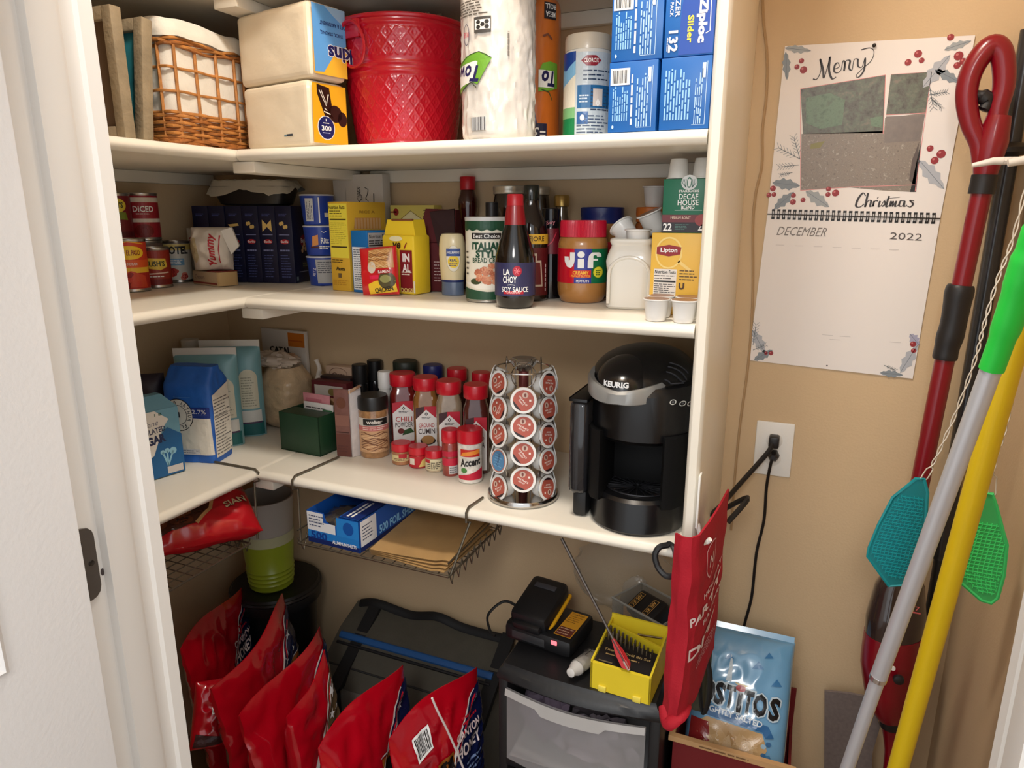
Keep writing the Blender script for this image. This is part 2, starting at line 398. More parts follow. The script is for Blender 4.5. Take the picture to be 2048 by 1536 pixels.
def puff(name, parent, c, r, sx, sy, sz, amp, fr, mt, seg=28, seed=0):
    mb = MB()
    def fn(u, v):
        a = 2 * PI * u; b = PI * (v - .5); p = Vector((math.cos(a) * math.cos(b), math.sin(a) * math.cos(b), math.sin(b)))
        k = 1 + amp * (abs(noise.noise(p * fr + Vector((seed, 0, 0)))) - .3) + amp * .5 * noise.noise(p * fr * 2.3 + Vector((0, seed, 0)))
        return (c[0] + p.x * r * k * sx, c[1] + p.y * r * k * sy, c[2] + p.z * r * k * sz)
    return obj(name, mb.grid(fn, seg, seg // 2, closeu=True), mt, parent)
puff('folded_cloth', bt, (-.15, .003, .205), .1, 1.15, .90, .28, .25, 2.5, LIN)
# --- napkin packs
def napkin_pack(label, z, h, top):
    px = X(623, .012, z); rz = math.radians(-12); w, dp = (.205, .094) if not top else (.222, .090)
    c = Vector((px, .012, z)) + Matrix.Rotation(rz, 4, 'Z') @ Vector((-w / 2, dp / 2, 0))
    t = thing('napkin_pack', label, 'napkins', c, rz, 'paper napkin packs')
    mb = MB(); mb.box(-w / 2, -dp / 2, 0, w / 2, dp / 2, h, .012, seg=3)
    bm = bmesh.new(); me = bpy.data.meshes.new('tmp'); me.from_pydata([tuple(v) for v in mb.v], [], mb.f); bm.from_mesh(me); bpy.data.meshes.remove(me)
    bmesh.ops.subdivide_edges(bm, edges=bm.edges[:], cuts=9, use_grid_fill=True)
    def bulge(p):
        q = Vector(p); nz = noise.noise(q * 26 + Vector((0, 0, z * 7))) + .5 * noise.noise(q * 60)
        e = (1 - min(1, abs(q.x) / (w / 2)) ** 4) * (1 - min(1, abs(q.z - h / 2) / (h / 2)) ** 4)
        return nz, e
    for v in bm.verts:
        nz, e = bulge(v.co); d = Vector((v.co.x / w, v.co.y / dp, 0)); v.co += d.normalized() * (.0022 * nz) if d.length > .2 else Vector((0, 0, 0))
    o = MB().frombm(bm); obj('paper_stack', o, M((232, 218, 192), .42, bump=.10, bs=45, coat=.3), t)
    p = Print(lambda u, v: ((w / 2 + .0036, u, v), (1, 0, 0)), rough=.25); d0, d1 = -dp / 2 + .006, dp / 2 - .004
    p.poly([(d0 - .002, .007), (d1, .007), (d1, h - .006), (d0 + .001, h - .006), (d0 - .001, h * .5)], (226, 166, 34) if not top else (232, 178, 56), 0)
    if not top:
        p.poly([(d0 + .012, h - .008), (d0 + .042, h - .012), (d0 + .047, h - .045), (d0 + .042, h - .058), (d0 + .050, h - .066), (d0 + .028, h - .064), (d0 + .020, h - .045), (d0 + .012, h - .025)], (40, 24, 20), 1)
        for k in (0, .005): p.line([(d0 + .017 + k, h - .018), (d0 + .033, h - .046 + k), (d0 + .040 - k * .3, h - .024)], .0016, (236, 228, 214), 2)
        p.line([(d0 + .026, h - .056), (d0 + .042, h - .060)], .002, (236, 228, 214), 2); p.line([(d0 + .028, h - .050), (d0 + .034, h - .054)], .0016, (236, 228, 214), 2)
        p.oval(d0 + .030, .036, .0215, .0225, (238, 238, 240), 1); p.oval(d0 + .030, .036, .020, .021, (28, 36, 92), 2)
        p.text('300', d0 + .030, .035, .024, .0095, WH); p.text('1', d0 + .030, .050, .0018, .005, WH); p.lines(d0 + .022, .043, d0 + .038, .046, 1, WH, 3); p.lines(d0 + .020, .025, d0 + .040, .028, 1, (170, 180, 220), 3)
        p.oval(d1 - .03, h * .52, .018, .016, (40, 24, 20), 1); p.oval(d1 - .012, h * .45, .012, .014, (40, 24, 20), 1)
    else:
        p.poly([(d0, .010), (d0 + .022, .012), (d0 + .046, .042), (d0 + .075, .062), (d1, .066), (d1, h - .006), (d0, h - .006)], (94, 158, 220), 1)
        p.poly([(d0 + .03, h - .006), (d1, h - .006), (d1, .085), (d0 + .08, .098), (d0 + .05, h - .02)], (150, 186, 220), 2)
        p.text('kins', d0 + .064, .048, .062, .030, WH, 3, PI, .07); p.text('kins', d0 + .064, .048, .060, .028, (26, 34, 92), 4, PI, .035)
        p.text('THICK, STRONG,', d0 + .045, .082, .056, .007, (26, 34, 92), 4, PI); p.text('SOFT & ABSORBENT', d0 + .050, .098, .066, .007, (26, 34, 92), 4, PI)
    p.done('printed_film', t)
    q = Print(F_front(w + .006, dp + .007))
    if not top: q.rect(.036, .021, .054, .025, (34, 52, 66), 1); q.rect(.028, .0205, .036, .0245, (110, 140, 150), 1); q.done('ink_mark', t)
    return t
napkin_pack('pack of paper napkins with yellow print and 300 count, under the blue-printed pack', Z1, .122, False)
napkin_pack('pack of paper napkins with upside-down blue print, lying on the yellow-printed pack', Z1 + .1235, .1345, True)
# --- red bucket
bcx, bcy = X(812, .226, Z1 + .1), .226; tr = DIA(682, 942, .226, .5) / 2; br = tr * .745
bh = Zh(16, X(800, .02, .5), bcy - tr) - Z1
rb = thing('metal_bucket', 'red embossed metal bucket with ring handle standing beside the napkin packs', 'bucket', (bcx, bcy, Z1), 0)
REDP = M((186, 16, 38), .24, var=.06, vs=12, coat=.4, bump=.04, bs=40)
def bucket_fn(u, v):
    a = 2 * PI * u; z = v * bh; r = br + (tr - br) * v; e = 0
    bands = ((.04, .010), (.60, .016), (.66, .012), (.95, .012))
    for zb, wd in bands: e += .0022 * math.exp(-((v - zb) / wd) ** 2)
    inpat = (.08 < v < .56) or (.71 < v < .91)
    if inpat:
        p, q = a * 16 / PI + v * 8, a * 16 / PI - v * 8; f = min(abs(p - round(p)), abs(q - round(q)))
        e += .0019 * max(0, 1 - f / .2)
        p, q = (p * 1), (q * 1); g = max(abs(p - math.floor(p) - .5), abs(q - math.floor(q) - .5)); e += .0014 * max(0, 1 - abs(g - .22) / .1)
    return ((r + e) * math.cos(a), (r + e) * math.sin(a), z)
obj('bucket_wall', MB().grid(bucket_fn, 420, 110, closeu=True).lathe([(br - .001, .001), (br - .002, .003)], 48).lathe([(tr - .0025, bh), (br - .002, .010), (br - .006, .006)], 64, cap0=False), REDP, rb)
obj('rim', MB().tube([(tr * math.cos(2 * PI * k / 64), tr * math.sin(2 * PI * k / 64), bh) for k in range(64)], .0045, 8, True), REDP, rb)
ha = facing(bcx, bcy) - PI / 2 - math.radians(46)                                       # handle faces the doorway, left
hm = Matrix.Rotation(ha, 4, 'Z') @ Matrix.Translation((tr - .004, 0, bh))
obj('handle_lug', MB().box(.002, -.022, -.036, .008, .022, -.004, .002).box(.002, -.02, -.014, .012, .02, -.004, .002).xf(hm), REDP, rb)
obj('ring_handle', MB().tube([(.012 + .006 * (1 + math.cos(t)) * .2 - (.045 + .040 * -math.cos(t)) * .10, .036 * math.sin(t), -.048 + .040 * math.cos(t)) for t in [2 * PI * k / 36 for k in range(36)]], .0034, 8, True).xf(hm), REDP, rb)
cl = thing('plastic_bag', 'crumpled clear grey plastic bag stuffed into the red bucket', 'bag', (bcx + .045, bcy, Z1 + bh))
puff('film', cl, (0, 0, -.004), .060, 1.1, 1, .5, .5, 3, M((140, 126, 104), .22, var=.3, vs=20, coat=.4), 36, 3)
pp = thing('paper_tissue', 'white paper tissue poking out of the red bucket', 'tissue', (bcx - .066, bcy - .03, Z1 + bh))
puff('sheet', pp, (0, 0, .0), .034, 1.1, .9, .9, .6, 3, M((232, 224, 214), .8), 24, 8)
# --- paper towel roll in clear film
def wrinkle_cyl(r, h, amp, seed, rt=.012):
    mb = MB(); ns, nv = 96, 64
    def fn(u, v):
        a = 2 * PI * u; z = v * h
        k = r * (1 if rt < z < h - rt else 1 - .10 * (1 - min(z, h - z) / rt) ** 2)
        p = Vector((math.cos(a) * 3, math.sin(a) * 3, z * 18 + math.sin(a * 2 + seed)))
        k += amp * (1 - abs(noise.noise(p * 1.6 + Vector((seed, 0, 0))))*2) + amp * .6 * noise.noise(p * 4)
        return (k * math.cos(a), k * math.sin(a), z)
    mb.grid(fn, ns, nv, closeu=True); n = ns
    mb.f.append(list(range(n - 1, -1, -1))); mb.m.append(0); mb.f.append(list(range(nv * n, nv * n + n))); mb.m.append(0); return mb
r_ = DIA(922, 1072, .080, .44) / 2; tx = X(997, .080, .44); ty = .080
tw = thing('paper_towel_roll', 'white paper towel roll wrapped in clear film, right of the red bucket', 'paper towels', (tx, ty, Z1))
obj('wrapped_roll', wrinkle_cyl(r_ - .003, .283, .0026, 2), M((222, 217, 210), .22, coat=.6, bump=.16, bs=34), tw)
fa = facing(tx, ty); p = Print(F_cyl(r_ + .0010, fa), .012)
G1 = (112, 170, 52); u0 = -.042
def U(px): return r_ * math.asin(max(-1, min(1, (px - 997) / 75.5)))
def V(py): return Zh(py, tx + .03, ty - r_ * .95) - Z1
def tp(px, py): return (U(px), V(py))
p.poly([tp(922, 121), tp(935, 106), tp(958, 100), tp(972, 105), tp(984, 115), tp(970, 140), tp(956, 166), tp(944, 158), tp(928, 170), tp(922, 178)], G1, 1)
p.poly([tp(922, 125), tp(953, 118), tp(957, 120), tp(951, 158), tp(922, 168)], (244, 242, 236), 2)
p.text('Tow', (U(923) + U(957)) / 2, V(140), U(958) - U(922), .026, (34, 32, 90), 3, PI - .12, .03, .25)
p.line([tp(923, 122), tp(942, 104), tp(960, 100), tp(984, 114)], .0012, (40, 60, 30), 2); p.line([tp(924, 180), tp(944, 160), tp(954, 172)], .0013, (40, 60, 30), 2)
p.bars(U(944), V(259), U(972), V(232), 3, 4, 18, pad=0)
p.rect(U(951), V(62), U(983), V(30), (70, 68, 66), 1); p.rect(U(953), V(56), U(982), V(36), (236, 234, 228), 2)
for qx, qy in ((959, 41), (975, 41), (959, 51), (975, 51), (967, 46)): p.oval(U(qx), V(qy), .0042, .0036, (40, 40, 40), 3, 6)
p.ring(U(936), V(62), .007, .016, .0015, (90, 88, 110), 2); p.text('PURE', U(936), V(62), .012, .008, (210, 60, 80), 3, PI)
p.lines(U(925), V(26), U(980), V(-8), 6, (96, 90, 84), 2, .5, 5)
p.lines(U(1013), V(110), U(1018), V(56), 1, (120, 116, 110), 2, .7, 3, True)
p.done('printed_label', tw)
# --- orange-printed roll behind it
ox, oy = X(1064, .215, .44), .215; orr = DIA(1008, 1122, .215, .44) / 2
og = thing('paper_towel_roll', 'orange-printed paper towel roll half hidden behind the white roll', 'paper towels', (ox, oy, Z1)); oh = Zh(2, ox, oy - .02) - Z1
orr = min(orr, math.dist((ox, oy), (tx, ty)) - r_ - .004)
obj('wrapped_roll', wrinkle_cyl(orr - .001, oh, .0006, 5, .02), M((206, 110, 38), .3, coat=.3), og)
fa = facing(ox, oy); p = Print(F_cyl(orr + .0004, fa), .012); e = orr
p.poly([(.012, .130), (.020, .146), (.036, .150), (.056, .148), (.057, .105), (.040, .100), (.012, .096)], G1, 1)
p.rect(.012, .104, .046, .134, (240, 238, 230), 2); p.text('To', .033, .120, .030, .028, (30, 28, 80), 3, PI, .04, .2); p.line([(.018, .100), (.034, .096), (.042, .082)], .002, (60, 80, 40), 2)
p.rect(.022, .222, .050, .250, (36, 32, 40), 1); p.text('ROLL', .036, .243, .024, .009, WH, 3, PI); p.text('MEGA', .036, .230, .022, .009, WH, 3, PI)
p.line([(.020, .192), (.030, .196), (.040, .188)], .004, (120, 70, 50), 2); p.rect(.0, .004, .030, .040, (30, 30, 62), 1); p.text('=3', .016, .022, .022, .022, WH, 3, PI); p.poly([(.0, .04), (.010, .04), (.002, .085), (0, .085)], (40, 40, 110), 1)
p.done('printed_label', og)
# --- disinfecting wipes canister
wr = DIA(1128, 1222, .165, .4) / 2; wx = X(1175, .165, .4); wy = .165
wt = thing('wipes_canister', 'white wipes canister with blue, green and grey label beside the blue bag boxes', 'canister', (wx, wy, Z1)); wh = Zh(96, wx, wy - wr) - Z1
obj('canister', MB().lathe([(wr * .96, 0), (wr, .004), (wr, wh - .006), (wr * .96, wh)], 40), M((214, 214, 208), .3, coat=.3), wt)
obj('lid', MB().lathe([(wr * .98, wh), (wr * .98, wh + .020), (wr * .93, wh + .026), (wr * .6, wh + .028)], 40), M((196, 186, 168), .3, coat=.2), wt)
fa = facing(wx, wy); p = Print(F_cyl(wr + .0003, fa), .010, rough=.3)
p.rect(-.075, .012, .075, wh - .006, (186, 198, 206), 0); sp = -.008
p.rect(-.07, .008, sp - .014, wh - .004, (220, 214, 196), 1); p.rect(-.07, .008, sp - .014, .040, (18, 120, 70), 2); p.rect(-.07, .040, sp - .014, .058, (120, 176, 120), 2)
p.poly([(-.07, .125), (-.045, .120), (sp - .014, .135), (sp - .014, wh - .004), (-.07, wh - .004)], (20, 62, 140), 2); p.poly([(-.07, .090), (-.04, .100), (sp - .014, .112), (sp - .014, .135), (-.045, .120), (-.07, .125)], (120, 176, 214), 2)
cx = sp + .014; zc = wh - .020
p.poly([(cx - .018, zc), (cx - .008, zc + .008), (cx + .008, zc + .008), (cx + .018, zc), (cx + .008, zc - .009), (cx - .008, zc - .009)], (140, 30, 44), 2); p.text('CLOROX', cx, zc, .026, .007, WH)
p.lines(sp, wh - .055, .05, wh - .034, 3, (30, 50, 80), 2, .3, 8); p.rect(sp - .01, wh - .098, .045, wh - .060, (34, 98, 150), 2)
p.rect(cx + .004, wh - .095, cx + .022, wh - .066, (214, 204, 196), 3); p.poly([(cx + .008, wh - .090), (cx + .013, wh - .082), (cx + .018, wh - .090), (cx + .013, wh - .096)], WH, 4); p.lines(sp - .006, wh - .09, sp + .012, wh - .075, 3, (190, 206, 220), 3)
p.rect(sp - .010, wh - .125, sp + .010, wh - .104, (40, 90, 150), 2); p.oval(sp, wh - .114, .004, .005, WH, 3)
p.lines(sp + .014, .050, .05, .090, 7, (60, 70, 90), 2, .4, 3); p.lines(sp - .010, .012, .05, .045, 6, (70, 84, 110), 2, .35, 6)
p.done('printed_label', wt)
# --- four blue bag boxes
BLU = (24, 116, 200)
def zbox(label, xl, xr, z, h, kind, rz=0, dy=0):
    w = xr - xl; t = carton('bag_box', label, 'box', ((xl + xr) / 2, .012 + dy + .095, z), rz, w, .19, h, M((16, 98, 178), .4), 'blue storage bag boxes')
    p = Print(F_front(w, .19), rough=.35); a = -w / 2
    if kind == 'back':
        p.bars(a + .006, h * .70, a + .030, h - .012, 3, 5, 16, vert=False, pad=.14)
        p.lines(a + .006, h * .16, a + .032, h * .66, 7, (150, 200, 240), 2, .5, 3, True)
        p.lines(a + .035, h * .10, a + .039, h - .010, 1, WH, 2, .7, 7, True)
        p.lines(a + .044, h * .07, a + .064, h - .012, 5, (176, 212, 246), 2, .45, 9, True); p.rect(a + .062, h * .70, a + .067, h - .010, (206, 228, 250), 2)
        p.line([(a + .046, h * .06), (a + .069, h * .06), (a + .069, h - .008)], .0008, (190, 220, 248), 2); p.oval(a + .008, .008, .0018, .0028, (190, 220, 248), 2, 8)
    elif kind == 'back2':
        p.lines(a + .006, h * .14, a + .046, h - .010, 9, (150, 200, 240), 2, .5, 13, True)
        p.lines(a + .052, h * .07, a + .064, h - .012, 4, (176, 212, 246), 2, .45, 19, True); p.rect(a + .062, h * .70, a + .067, h - .010, (206, 228, 250), 2)
        p.line([(a + .050, h * .06), (a + .069, h * .06), (a + .069, h - .008)], .0008, (190, 220, 248), 2)
    else:
        p.poly([(a + .022, 0.002), (w / 2 - .001, .002), (w / 2 - .001, h - .002), (a + .030, h - .002), (a + .024, h * .6)], (20, 72, 168), 1)
        p.text('Ziploc', a + .0545, h * .44, .062, .016, WH, 3, -PI / 2, .05); p.text('Slider', a + .0385, h * .34, .038, .009, (246, 224, 60), 3, -PI / 2, .03)
        p.line([(a + .047, h * .86), (a + .066, h * .85), (a + .067, h * .30), (a + .061, h * .27)], .0013, WH, 2); p.line([(a + .047, h * .86), (a + .045, h * .80)], .0013, WH, 2)
        p.text('FREEZER', a + .0185, h * .74, .050, .0075, WH, 3, -PI / 2); p.text('VARIETY PACK', a + .0095, h * .76, .052, .005, WH, 3, -PI / 2); p.text('132', a + .0135, h * .20, .030, .014, WH, 3, -PI / 2, .03); p.lines(a + .004, h * .08, a + .006, h * .34, 1, WH, 3, .6, 2, True)
    p.done('front_print', t); return t
zx = [X(1217, .012, .35), X(1314, .012, .35), X(1320, .012, .35), XP - .0015]
zh = .1035
zbox('blue storage bag box with barcode, left one of the lower pair', zx[0], zx[1], Z1, zh, 'back')
zbox('blue storage bag box without barcode, lower right beside the end panel', zx[2], zx[3], Z1, zh, 'back2')
zbox('blue storage bag box with barcode, stacked on the lower left one', zx[0] + .001, zx[1] + .004, Z1 + zh + .001, .108, 'back', 0, .002)
zbox('blue freezer bag box with large white lettering, upper right beside the end panel', zx[2] + .002, zx[3], Z1 + zh + .001, .108, 'front', 0, .001)
# ================================================================ second shelf
def pillow(w, h, t, amp=.003, seed=0, pw=4, base=1, ex=.55, fr=22):
    """front surface of a filled bag, standing on z=0"""
    def thick(u, v):
        a = 1 - min(1, abs(2 * u / w)) ** pw; b = min(1, v / (h * .5)) if v < h * .5 else 1
        vv = 2 * v / h - 1; b = 1 - min(1, abs(vv)) ** pw if (vv > 0 or not base) else 1 - .25 * min(1, abs(vv)) ** 6
        return t / 2 * max(0, a * b) ** ex
    def fn(u, v, s=-1):
        y = thick(u, v); q = Vector((u * fr, v * fr, seed + s)); wv = amp * (noise.noise(q) + .6 * (1 - 2 * abs(noise.noise(q * 1.9)))) * min(1, y / (t * .12 + 1e-6))
        return Vector((u, s * (y + wv + .0008), v))
    def front(u, v):
        e = .0015; p = fn(u, v); n = (fn(u + e, v) - fn(u - e, v)).cross(fn(u, v + e) - fn(u, v - e)); n.normalize()
        if n.y > 0: n = -n
        return p, n
    return fn, front
def bag_mesh(fn, w, h, nu=36, nv=44, inset=0):
    mb = MB()
    mb.grid(lambda a, b: fn((a - .5) * w, b * h, -1), nu, nv); k = len(mb.v); mb.grid(lambda a, b: fn((a - .5) * w, b * h, 1), nu, nv)
    W_ = nu + 1
    for i in range(nu):
        mb.f.append([i, i + 1, k + i + 1, k + i]); mb.m.append(0); j = nv * W_; mb.f.append([j + i, k + j + i, k + j + i + 1, j + i + 1]); mb.m.append(0)
    for j in range(nv):
        a, b = j * W_, (j + 1) * W_; mb.f.append([a, k + a, k + b, b]); mb.m.append(0); a += nu; b += nu; mb.f.append([a, b, k + b, k + a]); mb.m.append(0)
    return mb
STEEL = M((176, 172, 166), .28, .9)
def can(label, px, x, z, r, h, cols, draw, group='food cans on the left shelf', y=None):
    y = Y(px, x, z + .05) if y is None else y
    t = thing('food_can', label, 'can', (x, y, z), 0, group)
    obj('tin', MB().lathe([(r * .95, 0), (r, .001), (r, .004), (r * .965, .006), (r * .965, h - .006), (r, h - .004), (r, h - .001), (r * .95, h), (r * .93, h - .003), (r * .3, h - .0035)], 40), STEEL, t)
    p = Print(F_cyl(r * .972, facing(x, y)), .010, lift=.0003)
    p.rect(-2.9 * r, .007, 2.9 * r, h - .007, cols, 0); draw(p, r, h); p.done('paper_label', t); return t
def d_elpaso(p, r, h):
    p.rect(-r * 1.3, .008, r * 1.3, h * .36, (176, 30, 22), 1); p.poly([(-r * .9, .010), (r * .9, .010), (r * .8, h * .3), (0, h * .40), (-r * .8, h * .3)], (206, 70, 40), 2)
    for i in range(10): p.oval(RND.uniform(-.025, .025), RND.uniform(.012, h * .34), .006, .005, RND.choice([(206, 60, 40), (150, 20, 20), (226, 120, 60)]), 3, 8)
    p.rect(-r * 1.3, h * .36, r * 1.3, h * .46, (240, 190, 50), 1); p.rect(-r * 1.3, h * .46, r * 1.3, h * .60, (224, 90, 30), 1); p.text('RED ENCHILADA', 0, h * .53, .030, .006, WH)
    p.oval(0, h * .74, r * .85, h * .13, (250, 206, 40), 2); p.text('OLD EL PASO', 0, h * .74, .046, .012, (140, 40, 20), 3, 0, .03)
    p.line([(-r * .9, h * .9), (0, h * .95), (r * .9, h * .9)], .002, (240, 190, 50), 2)
def d_bush(p, r, h):
    p.poly([(-r * .8, h * .62), (-r * .4, h * .74), (r * .7, h * .72), (r * .8, h * .52), (r * .3, h * .44), (-r * .7, h * .5)], (226, 196, 70), 2); p.text("BUSH'S", 0, h * .60, .042, .013, (40, 50, 30), 3, 0, .03); p.line([(-.03, h * .34), (.03, h * .38)], .003, (230, 200, 180), 2); p.rect(-r * 1.3, .008, r * 1.3, h * .22, (120, 26, 24), 1); p.lines(-.02, h * .26, .02, h * .31, 1, WH, 3)
def d_rotel(p, r, h):
    p.rect(-r * 1.5, h * .78, r * 1.5, h - .008, (230, 206, 120), 1); p.text('ROTEL', .0, h * .78, .058, .020, (30, 26, 26), 3, 0, .04); p.rect(-.02, h * .42, .016, h * .58, (120, 170, 206), 2); p.lines(-.018, h * .44, .014, h * .56, 3, WH, 3)
    for i in range(8): p.oval(RND.uniform(-.02, .024), RND.uniform(.012, h * .30), .008, .006, RND.choice([(206, 70, 56), (220, 120, 100), (170, 40, 40)]), 2, 9)
def d_diced(p, r, h):
    p.rect(-r * 1.5, h * .80, r * 1.5, h * .90, (220, 208, 190), 1); p.text('DICED', .003, h * .66, .046, .014, WH, 3, 0, .02); p.lines(-.014, h * .54, .016, h * .575, 1, WH, 3); p.rect(-r * 1.5, h * .38, r * 1.5, h * .46, (226, 214, 200), 2)
    p.oval(0, h * .2, .022, .016, (120, 22, 24), 1)
def d_bush2(p, r, h):
    p.oval(.0, h * .74, .028, .018, (224, 200, 60), 2); p.text("BUSH'S", 0, h * .75, .042, .013, (40, 50, 30), 3, 0, .03); p.poly([(-.03, h * .48), (.03, h * .44), (.026, h * .60), (-.026, h * .62)], (120, 134, 40), 2); p.text('Best', 0, h * .36, .022, .008, WH); p.rect(-r * 1.4, .01, r * 1.4, h * .2, (90, 20, 30), 1)
rc = .0375
can('orange and yellow enchilada sauce can, front can at the left end of the shelf', 270, -.333, Z2, rc, .118, (206, 60, 30), d_elpaso, y=.002)
can('dark red bean can with yellow badge, between the enchilada can and the tomato can', 322, -.354, Z2, .0345, .095, (150, 44, 30), d_bush, y=.086)
can('white labelled tomato and chilli can beside the white-and-red sugar bag', 360, -.416, Z2, .0345, .105, (224, 220, 208), d_rotel, y=.206)
yd = Y(286, -.4215, Z2 + .16) - .018
can('plain-ended can under the diced tomato can', 300, -.4215, Z2, rc, .109, (110, 90, 80), lambda p, r, h: p.rect(-r, h * .3, r, h * .6, (150, 130, 110), 1), y=yd + .018)
can('red diced tomato can stacked at the back left', 283, -.4215, Z2 + .1095, rc, .112, (158, 34, 44), d_diced, y=yd + .018)
can('can under the dark red bean can, farthest left', 240, -.4215, Z2, rc, .109, (110, 90, 80), lambda p, r, h: p.rect(-r, h * .3, r, h * .6, (150, 130, 110), 1), y=yd + .018 - .0765)
can('dark red bean can with green-yellow badge, stacked left of the diced tomato can', 240, -.4215, Z2 + .1095, rc, .110, (120, 30, 36), d_bush2, y=yd + .018 - .0765)
# cream box lying flat with the sugar bag on it
fx = X(430, .19, Z2); bxl = carton('flat_box', 'cream and red box with rounded tan end lying flat under the white-and-red bag', 'box', (-.270, .186, Z2), math.radians(-15), .115, .055, .034, M((206, 184, 150), .6))
obj('red_cover', MB().box(.012, -.0278, .0345, .0575, .0278, .036, .0005), M((136, 44, 34), .5), bxl)
obj('rounded_end', MB().prism([(.0575, -.027), (.0575, .027)] + [(.0575 + .008 * math.sin(a), .027 * math.cos(a)) for a in [PI * k / 10 for k in range(11)]], .001, .034), M((196, 166, 118), .6), bxl)
p = Print(F_front(.115, .055)); p.text('Crackers', -.022, .02, .045, .010, (150, 120, 110), 2); p.rect(-.056, .004, .056, .008, (150, 60, 50), 1); p.done('front_print', bxl)
# white and red bag
w, h, tk = .092, .104, .085
bg_ = thing('sugar_bag', 'small white bag with slanting red lettering lying on the flat cream box', 'bag', (-.262, .179, Z2 + .0365), math.radians(30)); fn, fr = pillow(w, h, tk, .009, 3, pw=2.2, base=0, ex=.5)
obj('paper_bag', bag_mesh(fn, w, h), M((226, 216, 204), .55, bump=.2, bs=40), bg_); obj('folded_flap', MB().prism([(.030, .096), (.056, .104), (.070, .060), (.050, .040)], -.026, -.016, 'y'), M((232, 226, 218), .6), bg_)
p = Print(fr, .006, .0012); p.text('Yummy', .010, .052, .075, .022, (190, 40, 50), 3, PI / 2, .03, .3); p.line([(.026, .02), (.024, .05), (.028, .085)], .0022, (190, 40, 50), 2); p.oval(-.032, .05, .010, .03, (206, 190, 150), 1); p.done('printed_label', bg_)
bg2 = thing('sugar_bag', 'second white bag with red print, behind the one on the flat cream box', 'bag', (-.424, .288, Z2 + .0), math.radians(40)); fn2, fr2 = pillow(.052, .135, .034, .004, 9)
obj('paper_bag', bag_mesh(fn2, .052, .135), M((216, 206, 190), .55, bump=.2, bs=40), bg2); p = Print(fr2, .006, .0012); p.text('Sugar', -.002, .108, .036, .013, (170, 60, 60), 3, .2, .03, .2); p.rect(-.016, .08, .014, .092, (170, 60, 60), 2); p.done('printed_label', bg2)
# navy pasta boxes
NVY = M((15, 19, 54), .45, var=.05, vs=6); ph = .192
prz = math.radians(13); A0 = Vector((X(592, .289, Z2), .289, Z2)); dirv = Vector((math.cos(prz), math.sin(prz), 0)); nrm = Vector((-math.sin(prz), math.cos(prz), 0))
names = ['navy pasta box with twist pasta picture, end box beside the blue snack cups', 'navy pasta box with large bow-tie pasta picture', 'navy pasta box with shell pasta picture, third from the blue snack cups', 'navy pasta box with long pasta picture, fourth from the blue snack cups', 'navy pasta box above the white-and-red bag, fifth from the blue snack cups', 'plain navy pasta box at the left end of the row, sixth from the snack cups']
pw = .0448
for k in range(6):
    c = A0 - dirv * (pw * (k + .5) + .0006 * k) + nrm * .042
    if k > 3: c += nrm * (-.002)
    t = carton('pasta_box', names[k], 'box', c, prz, pw, .083, ph, NVY, 'navy pasta boxes')
    p = Print(F_front(pw, .083)); P1 = (236, 200, 120)
    if k == 1:
        p.poly([(0, .146), (-.012, .158), (-.013, .128), (0, .140)], P1, 2); p.poly([(0, .146), (.012, .158), (.013, .128), (0, .140)], P1, 2)
    elif k in (0, 2):
        for q in range(4): p.oval(-.008 + q * .005, .148 - q * .004 + (q % 2) * .005, .004, .005, P1, 2, 8)
    elif k == 3: p.poly([(-.016, .146), (.012, .149), (.014, .143), (-.010, .140)], P1, 2)
    p.oval(0, .104, .012, .006, (190, 40, 50), 2); p.text('Barilla', 0, .104, .019, .006, WH)
    p.lines(-.012, .166, .012, .174, 2, (90, 100, 170), 2); p.rect(-.014, .120, .014, .1215, (150, 156, 200), 2); p.lines(-.014, .078, .014, .086, 1, (130, 136, 180), 2); p.lines(-.014, .012, .014, .072, 9, (84, 94, 150), 2, .3, k)
    p.done('front_print', t)
    if k == 0:
        p = Print(F_right(pw, .083)); p.oval(.016, .104, .020, .016, (140, 24, 40), 1); p.text('Barilla', .016, .106, .034, .012, WH, 3, 0, .02)
        for q in range(6): p.oval(.004 + q * .006, .080 + (q * 7 % 5) * .004, .006, .006, (226, 180, 130), 2, 8)
        p.rect(.0, .036, .036, .052, (50, 50, 60), 1); p.lines(.002, .038, .034, .050, 2, (120, 120, 80), 2); p.rect(-.036, .006, -.026, .016, (120, 140, 150), 2); p.rect(-.02, .026, .036, .028, (150, 150, 170), 2); p.done('side_print', t)
# foil covered pan on top
fp = thing('foil_covered_pan', 'black pan covered with crumpled foil lying on top of the navy pasta boxes', 'pan', (-.222, .302, Z2 + ph + .001), prz)
pan = MB().lathe([(.056, 0), (.064, .004), (.076, .044), (.082, .046)], 40, sq=5, sx=1.35, sy=.70)
obj('pan_body', pan, M((20, 20, 22), .35), fp)
def foil(u, v):
    a = 2 * PI * u; r = .086 * math.sqrt(v); q = 1 / ((abs(math.cos(a)) ** 5 + abs(math.sin(a)) ** 5) ** .2); x = r * q * math.cos(a) * 1.36; y = r * q * math.sin(a) * .72
    z = .062 - .002 * v + .004 * noise.noise(Vector((x * 50, y * 50, 1))) + .003 * noise.noise(Vector((x * 120, y * 120, 4)))
    if v > .72: z -= .085 * (v - .72) * (1 + 1.2 * noise.noise(Vector((a * 1.6, 1, 1)))) * (1.3 if math.sin(a) < 0 else .8); 
    return (x, y, z)
obj('foil_cover', MB().grid(foil, 72, 34, closeu=True), M((206, 202, 192), .34, .7, bump=.3, bs=60), fp)
